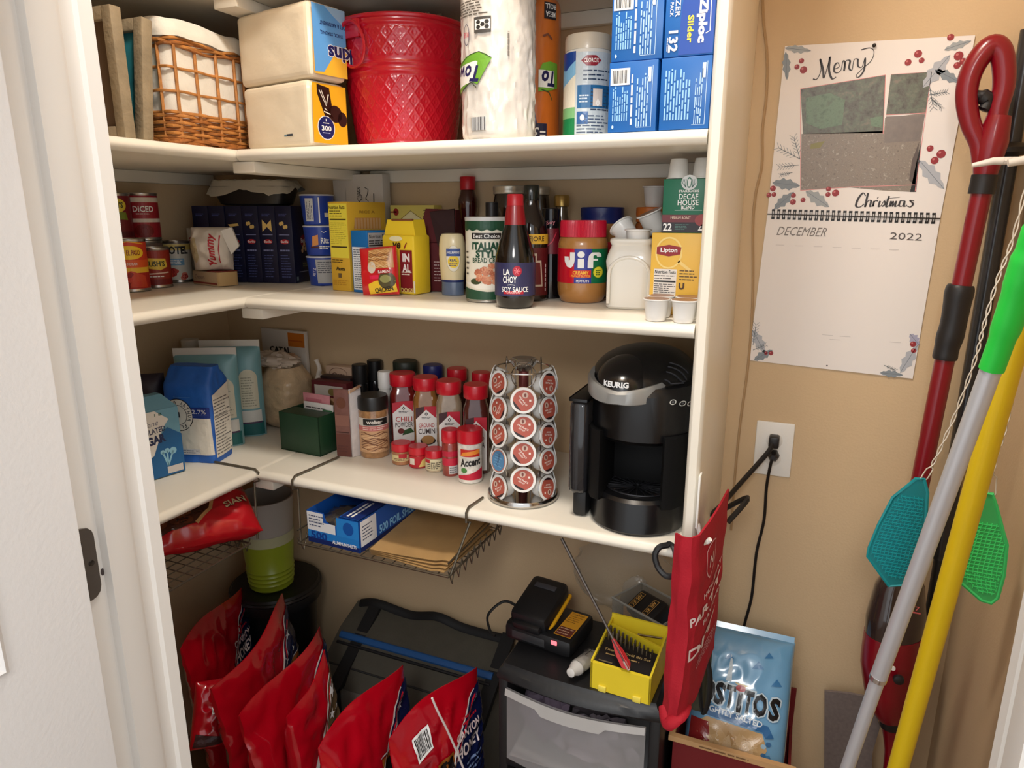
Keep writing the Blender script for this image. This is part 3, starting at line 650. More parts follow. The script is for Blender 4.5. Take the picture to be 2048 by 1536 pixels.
# stack of blue snack cups
cxx, cyy = X(642, .296, .1), .296; rt = DIA(600, 668, .296, .2) / 2
for k, (nm, sc_) in enumerate((('blue snack cup at the bottom of the stack of three, grey label', 1), ('blue snack cup in the middle of the stack of three, cracker picture', 1), ('blue snack cup on top of the stack of three, white-striped label', 1))):
    t = thing('snack_cup', nm, 'cup', (cxx - .004 * k + .004, cyy, Z2 + .0735 * k), 0, 'stacked blue snack cups'); r0, r1, hh = rt * .80, rt * .97, .072
    obj('cup', MB().lathe([(r0, 0), (r0 + .001, .002), (r1, hh - .006), (r1, hh - .003)], 40), M((34, 66, 160), .35, coat=.2), t)
    obj('lid', MB().lathe([(r1 * 1.03, hh - .004), (r1 * 1.03, hh - .001), (r1 * .9, hh)], 40), M((206, 206, 210), .35), t)
    p = Print(F_cyl(lambda z: r0 + .001 + (r1 - r0 - .001) * min(1, max(0, z / .066)), facing(cxx, cyy)), .008)
    if k == 2: p.rect(-.031, .008, -.010, .062, (206, 206, 204), 1); p.lines(-.028, .012, -.012, .058, 4, (110, 110, 120), 2, .5, 4, True); p.rect(.002, .004, .005, .064, WH, 1); p.rect(.016, .018, .026, .028, (226, 220, 190), 1)
    if k == 1: p.poly([(-.022, .022), (-.006, .026), (-.006, .050), (-.020, .046)], (226, 150, 80), 1); p.rect(-.026, .018, -.004, .022, (90, 40, 30), 1); p.text('Ritz', .010, .036, .020, .014, WH, 2, 0, .03); p.lines(-.004, .014, .022, .024, 2, WH, 2); p.line([(.002, .058), (.008, .055), (.014, .058)], .0015, WH)
    if k == 0: p.poly([(-.016, .006), (.03, .006), (.030, .064), (-.020, .064)], (176, 176, 176), 1); p.lines(-.014, .030, .028, .060, 6, (90, 92, 100), 2, .45, 8); p.text('RITZ', -.024, .034, .020, .008, (220, 220, 230), 2, 1.45)
    p.done('printed_label', t)
# tall white box at the back wall
wl, wr_ = X(667, .344, .22), X(766, .344, .22); hw = Zh(349, (wl + wr_) / 2, .344) - Z2
wb = carton('white_box', 'tall plain white box with scribbled handwriting standing against the back wall', 'box', ((wl + wr_) / 2, .344 + .0165, Z2), 0, wr_ - wl, .033, hw, M((206, 200, 192), .7))
p = Print(F_front(wr_ - wl, .033)); r = random.Random(4); w2 = (wr_ - wl) / 2
for c in range(2):
    a = [(w2 * (.10 + .26 * c) + r.uniform(-.006, .006), hw - .085 + .0045 * i) for i in range(13)]; p.line(a, .0016, (40, 36, 34), 2)
p.line([(w2 * .62, hw - .10), (w2 * .64, hw - .045)], .0026, (40, 36, 34), 2); p.text('RECIPES', w2 * .05, hw - .055, .052, .010, (50, 46, 44), 2, PI / 2, 0, .2); p.rect(-w2 * .5, hw - .09, -w2 * .48, hw - .03, (170, 166, 160), 1); p.done('handwriting', wb)
# yellow box
a = on(668, 580, 2, Z2); b = on(703, 583, 2, Z2); yw = .060; rz = -math.radians(9); yh = Zh(404, b.x - .01, b.y)
def corner_box(name, label, cat, cx, cy, w, d, h, rz, mat, **k):     # cx, cy: front right corner
    c = Vector((cx, cy, 0)) + Matrix.Rotation(rz, 4, 'Z') @ Vector((-w / 2, d / 2, 0))
    return carton(name, label, cat, (c.x, c.y, k.pop('z', Z2)), rz, w, d, h, mat, **k)
yb = corner_box('mix_box', 'tall yellow food box showing its nutrition panel, beside the blue snack cups', 'box', b.x, b.y, yw, .125, yh, rz, M((214, 168, 48), .45))
p = Print(F_front(yw, .125)); w2 = yw / 2; BR = (60, 46, 20)
p.rect(-w2 + .002, .075, w2 - .001, yh - .004, (232, 214, 70), 1); p.text('Nutrition Facts', -.002, yh - .012, .050, .008, BR, 2, 0, .02); p.rect(-w2 + .005, yh - .040, w2 - .005, yh - .037, BR, 2); p.lines(-w2 + .005, yh - .034, w2 - .005, yh - .018, 3, BR, 2, .3, 2)
p.rect(-w2 + .005, .098, w2 - .005, .101, BR, 2); p.lines(-w2 + .005, .104, w2 - .005, yh - .045, 12, (130, 110, 30), 2, .25, 3); p.lines(-w2 + .005, .062, w2 - .012, .072, 2, BR, 2, .3, 5); p.text('Pasta', 0, .050, .028, .008, BR, 2, 0, .04, .3); p.rect(-.008, .030, .002, .040, (100, 80, 50), 2); p.lines(-w2 + .004, .012, w2 - .004, .026, 3, (190, 140, 40), 2)
p.done('nutrition_print', yb)
p = Print(F_right(yw, .125)); p.text('TOMATO', .0, yh - .072, .085, .013, (130, 66, 40), 2, 0, .01); p.poly([(-.045, yh - .06), (.045, yh - .06), (.040, yh - .035), (-.040, yh - .035)], (200, 140, 70), 1)
for i in range(9): p.rect(-.042 + i * .010, yh - .060, -.036 + i * .010, yh - .036, (206, 160, 110), 2)
p.text('RICE A', 0, yh - .022, .05, .006, (150, 110, 40), 2); p.done('side_print', yb)
# blue box
b = on(740, 586, 2, Z2); bw = .049
bb = corner_box('mix_box', 'small bright blue food box with grey nutrition side, in front of the yellow box', 'box', b.x + .002, b.y - .004, bw, .085, Zh(462, b.x, b.y), rz, M((14, 108, 178), .45)); bh_ = Zh(462, b.x, b.y)
p = Print(F_front(bw, .085)); p.rect(-bw / 2 + .003, .006, bw / 2 - .004, bh_ - .036, (226, 230, 232), 1); p.lines(-bw / 2 + .006, .008, bw / 2 - .008, bh_ - .040, 18, (90, 96, 110), 2, .4, 12); p.done('front_print', bb)
p = Print(F_right(bw, .085)); p.rect(-.040, .004, .041, bh_ - .005, (172, 172, 176), 1); p.text('Nutrition Facts', -.006, bh_ - .013, .062, .008, (40, 40, 46), 2, 0, .01); p.rect(-.038, bh_ - .034, .038, bh_ - .031, (40, 40, 46), 2); p.lines(-.038, .06, .038, bh_ - .038, 8, (70, 70, 76), 2, .3, 5); p.lines(-.038, bh_ - .030, .03, bh_ - .020, 2, (70, 70, 76), 2); p.done('nutrition_print', bb)
# ramen packet
rx, ry = X(764, .158, .05), .158; rw, rh = DIA(724, 804, .15, .05), Zh(494, rx, ry)
rm = thing('noodle_packet', 'red and yellow instant noodle packet leaning in front of the blue box', 'packet', (rx, ry - .006, Z2)); rm.rotation_euler = (-math.radians(6), math.radians(-5), math.radians(8)); fn, fr = pillow(rw, rh, .026, .0025, 5, base=0)
obj('wrapper', bag_mesh(fn, rw, rh), M((208, 28, 36), .28, coat=.5), rm); p = Print(fr, .006, .0008, rough=.3); w2 = rw / 2
p.poly([(-w2 * .45, rh * .55), (w2 * .9, rh * .55), (w2 * .85, rh * .96), (-w2 * .4, rh * .93)], (196, 140, 84), 1)
for i in range(16):
    y0 = rh * (.58 + .022 * i); p.line([(-w2 * .4 + j * w2 * .16, y0 + .0022 * math.sin(j * 2 + i)) for j in range(8)], .0012, RND.choice([(226, 180, 120), (140, 90, 50), (230, 200, 150)]), 2)
p.oval(-w2 * .25, rh * .58, w2 * .22, rh * .12, (216, 206, 190), 2); p.poly([(-w2 * .5, .004), (w2 * .95, .006), (w2 * .9, rh * .33), (-w2 * .1, rh * .30), (-w2 * .5, rh * .24)], (236, 196, 50), 1)
p.oval(w2 * .5, rh * .30, w2 * .44, rh * .18, (84, 78, 50), 2); p.oval(w2 * .45, rh * .33, w2 * .3, rh * .08, (150, 150, 96), 3); p.rect(-w2 * .4, rh * .34, w2 * .1, rh * .42, (220, 40, 80), 2); p.text('CHICKEN', w2 * .3, rh * .12, rw * .48, .010, (40, 30, 24), 4, .1, .03); p.rect(0, rh * .44, w2 * .8, rh * .52, (170, 24, 36), 3); p.text('RAMEN', w2 * .4, rh * .48, rw * .3, .006, WH, 4)
p.done('printed_label', rm)
# yellow corn meal bag
mx0, mx1 = X(767, .215, .08), X(845, .215, .08); cm = thing('corn_meal_bag', 'bright yellow corn meal bag with maroon text panel behind the noodle packet', 'bag', ((mx0 + mx1) / 2 + .008, .218, Z2), math.radians(-6)); w, h = mx1 - mx0 - .012, Zh(440, mx1 - .03, .21)
mb = MB().box(-w / 2, -.03, 0, w / 2, .03, h * .80, .006); mb.prism([(-w / 2 + .002, h * .79), (w / 2 - .002, h * .79), (w / 2 - .008, h), (-w / 2 + .012, h)], -.022, .020, 'y')
obj('paper_bag', mb, M((240, 206, 44), .5, bump=.12, bs=40), cm); p = Print(F_front(w, .06), None, .0008)
p.rect(w * .06, .006, w / 2 - .006, h * .60, (132, 30, 36), 1); p.text('IN', w * .25, h * .50, w * .22, .018, WH, 2, 0, .04); p.text('AL', w * .25, h * .36, w * .24, .018, WH, 2, 0, .04); p.lines(w * .1, h * .26, w * .42, h * .32, 2, (230, 220, 200), 2); p.text('DOGS', w * .25, h * .06, w * .38, .010, (230, 210, 120), 2, 0, .03)
p.text('ve', -.002, h * .66, w * .24, .013, (60, 40, 20), 2, 0, .03, .2); p.oval(-.004, h * .75, w * .2, h * .035, (244, 236, 190), 1); p.line([(w * .2, h * .62), (w * .28, h * .70)], .003, (150, 50, 40), 2); p.rect(w / 2 - .004, .004, w / 2, .03, (236, 230, 214), 1); p.done('printed_label', cm)
obj('bag_clip', MB().box(-w * .22, -.026, h * .985, w * .42, -.018, h * 1.012, .002).xf(Matrix.Rotation(0, 4, 'X')), M((120, 66, 36), .5), cm)
# light yellow baking mix box
gx0, gx1 = X(781, .352, .15), X(868, .352, .15); gh = Zh(411, gx0 + .04, .352)
gb = carton('mix_box', 'pale yellow baking mix box with a red spoon badge against the back wall', 'box', ((gx0 + gx1) / 2, .352 + .021, Z2), 0, gx1 - gx0, .040, gh, M((226, 210, 110), .5)); p = Print(F_front(gx1 - gx0, .04)); w2 = (gx1 - gx0) / 2
p.oval(-w2 * .72, gh - .016, .0075, .0085, (150, 40, 36), 2); p.line([(-w2 * .98, gh - .016), (-w2 * .7, gh - .016)], .003, (150, 40, 36), 2); p.text('30', w2 * .70, gh - .016, .020, .011, (60, 50, 24), 2, 0, .03); p.lines(w2 * .5, gh - .028, w2 * .92, gh - .025, 1, (60, 50, 24), 2)
p.poly([(-w2 * .5, gh - .034), (-w2 * .05, gh - .014), (w2 * .5, gh - .036)], (236, 228, 180), 1); p.line([(-w2 * .55, gh - .034), (-w2 * .05, gh - .013), (w2 * .55, gh - .036)], .0012, (120, 100, 60), 2); p.poly([(-w2 * .7, gh - .034), (w2 * .3, gh - .040), (w2 * .2, gh - .050), (-w2 * .7, gh - .052)], (110, 60, 36), 2); p.done('front_print', gb)
# maroon coffee bag
kx, ky = X(882, .298, .08), .298; kw, kh = DIA(838, 922, .29, .08), Zh(418, kx, ky); MRN = M((88, 28, 32), .65, bump=.12, bs=30, spec=.25)
kb = thing('coffee_bag', 'dark maroon coffee bag with folded-down top beside the corn meal bag', 'bag', (kx, ky, Z2), math.radians(10)); w2 = kw / 2
mb = MB().box(-w2, -.036, 0, w2, .036, kh * .60, .005); mb.add([(-w2 + .002, -.034, kh * .6), (w2 - .002, -.034, kh * .6), (w2 - .002, .034, kh * .6), (-w2 + .002, .034, kh * .6), (-w2 * .62, -.012, kh), (w2 * .86, -.012, kh * .985), (w2 * .86, .018, kh * .985), (-w2 * .62, .018, kh)], [(0, 1, 5, 4), (1, 2, 6, 5), (2, 3, 7, 6), (3, 0, 4, 7), (4, 5, 6, 7)])
obj('foil_bag', mb, MRN, kb); obj('folded_top', MB().add([(-w2 * .30, -.030, kh * .96), (w2 * .84, -.022, kh * .99), (w2 * .98, -.043, kh * .58), (w2 * .16, -.044, kh * .56), (-w2 * .30, -.026, kh * .965), (w2 * .84, -.016, kh * 1.0), (w2 * .98, -.037, kh * .57), (w2 * .16, -.036, kh * .555)], [(0, 1, 2, 3), (7, 6, 5, 4), (0, 4, 5, 1), (1, 5, 6, 2), (2, 6, 7, 3), (3, 7, 4, 0)]), M((46, 20, 20), .65, spec=.25), kb)
p = Print(F_front(kw, .072)); p.lines(-w2 * .1, .02, w2 * .72, .07, 7, (206, 180, 180), 2, .22, 7); p.rect(-w2 * .1, .026, w2 * .7, .0272, (206, 180, 180), 2); p.rect(-w2 + .002, .002, -w2 + .012, kh * .58, (110, 46, 54), 1); p.done('printed_label', kb)
# mayonnaise squeeze bottle on its cap
ax, ay = X(905, .230, .06), .230; ar = DIA(877, 932, .230, .08) / 2; ah = Zh(467, ax, ay)
mz = thing('mayonnaise_bottle', 'cream squeeze bottle standing upside down on its blue-grey cap', 'bottle', (ax, ay, Z2)); k = ah
obj('cap', MB().lathe([(ar * .84, 0), (ar * .86, .002), (ar * .84, k * .22), (ar * .82, k * .235)], 40, sy=.8), M((96, 112, 140), .25, coat=.4), mz)
rf = [(ar * .84, k * .235), (ar * .88, k * .26), (ar * .95, k * .45), (ar, k * .66), (ar * .98, k * .82), (ar * .90, k * .94), (ar * .76, k * .99), (ar * .5, k)]
obj('bottle_body', MB().lathe(rf, 44, sy=.8), M((230, 214, 172), .3, coat=.3), mz); obj('collar', MB().lathe([(ar * .855, k * .215), (ar * .87, k * .22), (ar * .87, k * .258), (ar * .86, k * .262)], 40, sy=.8), M((26, 44, 104), .35), mz)
def prf(tab):
    def f(z):
        for (r0, z0), (r1, z1) in zip(tab, tab[1:]):
            if z <= z1: return r0 + (r1 - r0) * max(0, (z - z0)) / max(1e-6, z1 - z0)
        return tab[-1][0]
    return f
fa = facing(ax, ay); mfn = prf(rf); p = Print(lambda u, v: ((mfn(v) * math.sin(fa + u / ar), -.8 * mfn(v) * math.cos(fa + u / ar), v), (math.sin(fa + u / ar), -math.cos(fa + u / ar), 0)), .007, .0009)
p.oval(0, k * .60, .0165, k * .21, (236, 230, 214), 0); p.rect(-.016, k * .64, .016, k * .76, (60, 84, 150), 2); p.text('HELLMANNS', 0, k * .70, .026, .005, WH); p.oval(0, k * .55, .013, k * .10, (246, 212, 60), 1); p.text('REAL', 0, k * .575, .016, .006, (40, 50, 110), 3, 0, .02); p.lines(-.01, k * .48, .01, k * .53, 2, (40, 50, 110), 3); p.ring(0, k * .60, .0165, k * .21, .0007, (190, 170, 110), 2); p.done('printed_label', mz)
# dark red syrup bottle
def bottle(name, label, px, y, parts, z=Z2, cat='bottle', group=None, seg=36):
    x = X(px, y, z + .1); t = thing(name, label, cat, (x, y, z), 0, group)
    for nm, prof, mt in parts: obj(nm, MB().lathe(prof, seg), mt, t)
    return t, x
GLS = dict(rough=.12, coat=.6)
rr = DIA(917, 958, .366, .2) / 2; hh = min(.272, Zh(354, X(937, .366, .2), .366))
t, _ = bottle('syrup_bottle', 'tall dark red bottle with bright red cap behind the bread crumbs', 937, .366, [('glass', [(rr * .95, 0), (rr, .004), (rr, hh * .56), (rr * .86, hh * .66), (rr * .97, hh * .74), (rr * .94, hh * .80), (rr * .68, hh * .88), (rr * .62, hh * .90)], M((60, 12, 12), .12, coat=.6)), ('cap', [(rr * .74, hh * .885), (rr * .76, hh * .89), (rr * .76, hh * .99), (rr * .7, hh)], M((190, 20, 36), .35))])
# bread crumb canister
cr_ = DIA(932, 1017, .165, .1) / 2; ccx = X(974, .165, .09); ch = Zh(434, ccx, .165)
bc = thing('bread_crumb_canister', 'green and white cardboard canister with breaded food picture beside the soy sauce', 'canister', (ccx, .165, Z2))
obj('canister', MB().lathe([(cr_, .003), (cr_, ch - .006)], 44), M((236, 230, 212), .45), bc); obj('bottom_rim', MB().lathe([(cr_ * .98, 0), (cr_ * 1.02, .001), (cr_ * 1.02, .004), (cr_, .005)], 44), STEEL, bc)
obj('lid', MB().lathe([(cr_ * 1.02, ch - .008), (cr_ * 1.03, ch - .006), (cr_ * 1.03, ch - .001), (cr_ * .95, ch)], 44), M((206, 206, 204), .3, coat=.3), bc)
p = Print(F_cyl(cr_ + .0002, facing(ccx, .165)), .008); GD = (26, 74, 50); k = ch
p.rect(-.11, k * .86, .11, k - .008, GD, 1); p.poly([(-.11, k * .845)] + [(-.11 + .01 * i, k * (.835 + .02 * (i % 2))) for i in range(1, 22)] + [(.11, k * .845), (.11, k * .87), (-.11, k * .87)], GD, 1)
p.rect(-.032, k * .745, .030, k * .815, (34, 28, 26), 2); p.text('Best Choice', -.001, k * .78, .054, .0085, WH, 3, 0, .02); p.text('ITALIAN', .000, k * .665, .062, .015, GD, 3, 0, .05); p.text('STYLE', .002, k * .575, .050, .015, GD, 3, 0, .05); p.text('BREAD CRUMBS', .006, k * .50, .072, .010, GD, 3)
p.poly([(-.11, .006), (.11, .006), (.11, k * .17), (.04, k * .14), (.0, k * .13), (-.04, k * .16), (-.11, k * .22)], GD, 2); p.poly([(-.06, k * .24), (-.02, k * .16), (.04, k * .15), (.06, k * .20), (.02, k * .22)], (240, 236, 226), 2)
for i in range(60):
    aa, bb2 = RND.uniform(0, 2 * PI), math.sqrt(RND.random()); p.oval(.012 + .034 * bb2 * math.cos(aa), k * .33 + k * .125 * bb2 * math.sin(aa), .007, .005, RND.choice([(206, 130, 96), (186, 106, 76), (222, 156, 120)]), 3 + .5 * RND.random(), 7)
p.oval(-.024, k * .25, .012, .006, (60, 70, 40), 3); p.rect(.030, k * .06, .040, k * .115, (236, 232, 220), 3); p.lines(-.052, k * .30, -.040, k * .62, 5, (60, 60, 60), 2, .3, 6); p.done('printed_label', bc)
# soy sauce bottle
sr = DIA(990, 1070, .096, .06) / 2; sx_ = X(1030, .096, .06); sh = Zh(389, sx_, .096)
SB = M((13, 8, 7), .14, coat=.25)
prof = [(sr * .78, 0), (sr * .88, .003), (sr * .985, .018), (sr, .024), (sr, sh * .42), (sr * .97, sh * .47), (sr * .80, sh * .58), (sr * .56, sh * .72), (sr * .44, sh * .80), (sr * .42, sh * .84)]
sb = thing('soy_sauce_bottle', 'dark soy sauce bottle with red neck and navy label at the front of the shelf', 'bottle', (sx_, .096, Z2)); obj('glass', MB().lathe(prof, 48), SB, sb)
obj('neck_seal', MB().lathe([(sr * .54, sh * .735), (sr * .50, sh * .80), (sr * .43, sh * .90), (sr * .40, sh * .905)], 36), M((150, 20, 30), .3, coat=.3), sb); obj('cap', MB().lathe([(sr * .40, sh * .885), (sr * .42, sh * .89), (sr * .40, sh * .99), (sr * .36, sh)], 36), M((184, 26, 40), .35), sb)
p = Print(F_cyl(sr + .0003, facing(sx_, .096)), .007, rough=.4); LB = (44, 44, 82); z0, z1 = .024, sh * .41
p.rect(-1.5 * sr, z0, 1.5 * sr, z1, LB, 0); p.text('LA', -.016, z1 - .017, .013, .011, WH, 3, 0, .02); p.text('CHOY', -.010, z1 - .031, .026, .013, WH, 3, 0, .02); p.oval(.004, z1 - .015, .0085, .0095, (170, 26, 50), 2)
for i in range(6): p.line([(.004, z1 - .015), (.004 + .006 * math.cos(i), z1 - .015 + .006 * math.sin(i))], .0012, (226, 120, 130), 3)
p.line([(-.014, z1 - .041), (-.008, z1 - .040), (.0, z1 - .041)], .001, WH); p.text('SOY SAUCE', .0, z1 - .049, .052, .0095, WH, 3, 0, .01); p.rect(-.022, z0 + .004, .016, z0 + .010, (170, 26, 46), 2); p.text('ORIGINAL', -.003, z0 + .007, .026, .004, (240, 190, 190)); p.done('printed_label', sb)
# mason jars with silver lids and other dark bottles behind
def jar2(label, px, y, r, h, content, lidc, nm='preserving_jar', z=Z2, group=None, lidh=.018, cat='jar', glass=None):
    x = X(px, y, z + h * .6); t = thing(nm, label, cat, (x, y, z), 0, group)
    obj('jar_body', MB().lathe([(r * .92, 0), (r, .004), (r, h * .74), (r * .93, h * .82), (r * .84, h - lidh)], 40), content, t)
    obj('lid', MB().lathe([(r * .9, h - lidh), (r * .93, h - lidh + .001), (r * .90, h - lidh * .66), (r * .93, h - lidh * .5), (r * .93, h - .002), (r * .88, h)], 40), lidc, t); return t, x
jh = Zh(372, X(1020, .335, .2), .335)
jar2('dark glass preserving jar with silver screw lid behind the soy sauce', 1019, .348, .040, jh, M((34, 22, 16), .15, coat=.6), M((206, 200, 186), .3, .6))
jar2('slim preserving jar with dull silver lid, just right of the dark sauce bottle neck', 1078, .364, .025, jh - .002, M((40, 30, 22), .15, coat=.6), M((176, 168, 152), .35, .6))
bottle('sauce_bottle', 'small black-capped bottle between the syrup bottle and the preserving jar', 984, .262, [('glass', [(.020, 0), (.0205, .1), (.013, .14), (.012, .15)], M((20, 18, 18), .15, coat=.5)), ('cap', [(.0135, .148), (.0135, Zh(406, X(984, .262, .15), .262)), (.010, Zh(405, X(984, .262, .15), .262))], M((24, 24, 28), .4))])
qr = .034; qx = X(1062, .212, .1); qh = Zh(371, qx, .212)
t, x = bottle('sauce_bottle', 'tall dark barbecue sauce bottle with yellow neck band behind the soy sauce', 1062, .212, [('glass', [(qr * .9, 0), (qr, .004), (qr, qh * .60), (qr * .9, qh * .68), (qr * .50, qh * .80), (qr * .42, qh * .86), (qr * .42, qh * .9)], M((26, 16, 14), .12, coat=.6)), ('cap', [(qr * .46, qh * .87), (qr * .48, qh * .88), (qr * .48, qh * .99), (qr * .44, qh)], M((24, 30, 26), .2, coat=.4))])
p = Print(F_cyl(qr + .0003, facing(x, .212)), .008); p.rect(-.05, qh * .50, .05, qh * .585, (236, 190, 60), 1); p.text('FIORE', .012, qh * .545, .034, .010, (90, 60, 20), 2, 0, .02); p.rect(-.05, .012, .05, qh * .47, (96, 22, 26), 1)
p.poly([(-.02, .03), (.026, .03), (.022, qh * .36), (.012, qh * .36), (.012, qh * .42), (-.012, qh * .42), (-.012, qh * .36), (-.02, qh * .36)], (206, 190, 170), 2); p.poly([(-.017, .034), (.023, .034), (.019, qh * .34), (.009, qh * .34), (.009, qh * .40), (-.009, qh * .40), (-.009, qh * .34), (-.017, qh * .34)], (110, 26, 30), 3); p.lines(.032, .02, .036, .08, 1, WH, 3, .7, 4, True); p.done('printed_label', t)
dr = .0255; dh = Zh(417, X(1101, .268, .1), .268)
t, x = bottle('sauce_bottle', 'dark bottle with black cap and red label left of the peanut butter', 1101, .268, [('glass', [(dr, 0), (dr * 1.02, .003), (dr, dh * .48), (dr * .86, dh * .62), (dr * .7, dh * .80)], M((16, 13, 15), .1, coat=.7)), ('cap', [(dr * .72, dh * .79), (dr * .74, dh * .99), (dr * .68, dh)], M((18, 18, 22), .2, coat=.4))])
tb = [(dr, dh * .48), (dr * .86, dh * .62), (dr * .7, dh * .80), (dr * .73, dh)]; p = Print(F_cyl(prf(tb), facing(x, .268)), .006, .0007); p.rect(-.020, dh * .50, .020, dh * .78, (120, 18, 34), 1); p.line([(-.012, dh * .56), (.004, dh * .64), (.012, dh * .74)], .002, (220, 60, 80), 2); p.text('Soy', .0, dh * .84, .018, .010, (200, 120, 130), 2, .1); p.done('printed_label', t)
gh_ = Zh(391, X(1122, .35, .2), .35)
bottle('vinegar_bottle', 'clear bottle with gold cap behind the peanut butter jar', 1122, .35, [('glass', [(.021, 0), (.022, .003), (.021, gh_ * .64), (.014, gh_ * .80), (.012, gh_ * .90)], M((96, 78, 58), .12, coat=.6)), ('cap', [(.016, gh_ * .885), (.017, gh_ * .89), (.017, gh_ * .985), (.015, gh_)], M((176, 146, 84), .3, .8))])
# peanut butter jar
jr = DIA(1115, 1215, .235, .08) / 2; jx, jy = X(1165, .235, .08), .235; jh = Zh(441, jx, jy)
pb = thing('peanut_butter_jar', 'peanut butter jar with red lid and red, blue and green label', 'jar', (jx, jy, Z2)); rf = [(jr * .78, 0), (jr * .86, .003), (jr * .96, .016), (jr * .99, .030), (jr * .985, .036), (jr * .985, jh * .68), (jr * .99, jh * .70), (jr * .93, jh * .78), (jr * .84, jh * .81)]
obj('jar_body', MB().lathe(rf, 52), M((178, 124, 66), .22, coat=.5), pb); lr = jr * .90
lid = MB()
def ribs(u, v):
    a = 2 * PI * u; r = lr * (1 + .012 * (1 if int(u * 240) % 2 else 0)) * (1 if v < .9 else .97); return (r * math.cos(a), r * math.sin(a), jh * .80 + (jh * .2) * v)
lid.grid(ribs, 240, 6, closeu=True); lid.f.append(list(range(240 * 6, 240 * 7))); lid.m.append(0); obj('lid', lid, M((200, 20, 52), .35, coat=.2), pb)
p = Print(F_cyl(jr * .987, facing(jx, jy)), .007, rough=.3); z0, z1 = .040, jh * .665; u = jr
p.rect(-1.5 * u, z0, -.32 * u, z1, (196, 18, 40), 0); p.rect(-.32 * u, z0, .36 * u, z1, (48, 56, 150), 0); p.rect(.36 * u, z0, 1.5 * u, z1, (12, 112, 70), 0)
c = (z0 + z1) / 2 + .010; zt, zb = z1 - .007, z0 + .030; hJ = zt - zb                           # three bold letters drawn as shapes
p.poly([(-.30 * u, zt), (-.30 * u, zb + .014), (-.36 * u, zb + .004), (-.46 * u, zb), (-.62 * u, zb + .002), (-.74 * u, zb + .012), (-.76 * u, zb + .022), (-.56 * u, zb + .022), (-.54 * u, zb + .014), (-.50 * u, zb + .016), (-.50 * u, zt)], WH, 3)
p.rect(-.18 * u, zb, .06 * u, zb + hJ * .60, WH, 3); p.oval(-.06 * u, zt - .004, .14 * u, .0062, WH, 3)
p.poly([(.20 * u, zb), (.42 * u, zb), (.42 * u, zb + hJ * .48), (.62 * u, zb + hJ * .48), (.62 * u, zb + hJ * .60), (.42 * u, zb + hJ * .60), (.42 * u, zb + hJ * .78), (.48 * u, zb + hJ * .84), (.56 * u, zb + hJ * .80), (.58 * u, zb + hJ * .70), (.80 * u, zb + hJ * .72), (.78 * u, zb + hJ * .90), (.66 * u, zt), (.36 * u, zt), (.24 * u, zt - .006), (.20 * u, zt - .016)], WH, 3)
p.rect(-.50 * u, z0 + .012, .34 * u, z0 + .026, (210, 40, 30), 2); p.text('CREAMY', -.06 * u, z0 + .021, .62 * u, .007, (250, 190, 50), 3, 0, .03); p.text('PEANUT BUTTER', -.06 * u, z0 + .0145, .74 * u, .0045, (250, 170, 60), 3, 0, .02); p.text('PEANUTS', .02 * u, z0 + .005, .50 * u, .005, WH)
p.oval(.66 * u, z0 + .022, .27 * u, .0125, (60, 120, 40), 3); p.oval(.66 * u, z0 + .022, .23 * u, .0105, (238, 226, 60), 4); p.lines(.54 * u, z0 + .015, .78 * u, z0 + .027, 3, (60, 110, 40), 5); p.done('printed_label', pb)
# blue-lidded peanut butter jar at the back
br_ = DIA(1157, 1250, .345, .15) / 2; bjh = Zh(415, X(1203, .345, .15), .345)
t, x = jar2('large jar with blue lid and red label behind the peanut butter jar', 1203, .345, br_, bjh, M((150, 104, 58), .25, coat=.4), M((24, 38, 100), .35, coat=.2), 'peanut_butter_jar', lidh=.034); p = Print(F_cyl(br_ * 1.002, facing(x, .345)), .008); p.rect(-.07, .03, .07, bjh * .62, (176, 20, 34), 1); p.text('Peanut', 0, bjh * .45, .07, .02, WH, 2); p.done('printed_label', t)
# white ceramic canister
CER = M((226, 222, 212), .16, coat=.5); kx, ky = X(1263, .188, .06), .188; kw = DIA(1209, 1318, .14, .04); kh = Zh(478, kx, ky - .03)
wc = thing('ceramic_canister', 'square white ceramic canister without lid, heaped with coffee pods', 'canister', (kx, ky, Z2), math.radians(7)); w2 = kw / 2
body = MB().lathe([(w2 * .82, 0), (w2 * .88, .004), (w2 * .87, .012), (w2 * .86, kh * .52), (w2 * .90, kh * .60), (w2 * .92, kh * .68), (w2 * .86, kh * .78), (w2 * .78, kh * .86), (w2 * .74, kh * .90), (w2 * .80, kh * .95), (w2 * .80, kh * .985), (w2 * .76, kh), (w2 * .70, kh * .99), (w2 * .66, kh * .9), (w2 * .66, kh * .55)], 64, sq=5)
obj('canister_body', body, CER, wc); arch = [(-w2 * .74, .010), (-w2 * .74, kh * .50)] + [(w2 * .74 * math.cos(PI - PI * k / 14), kh * .50 + kh * .24 * math.sin(PI * k / 14)) for k in range(15)] + [(w2 * .74, .010)]
obj('arch_relief', MB().tube([(a, -w2 * .868 - (.002 if b > .2 else 0) - .004 * max(0, (b - kh * .5) / kh), b) for a, b in arch], .0035, 8), CER, wc)
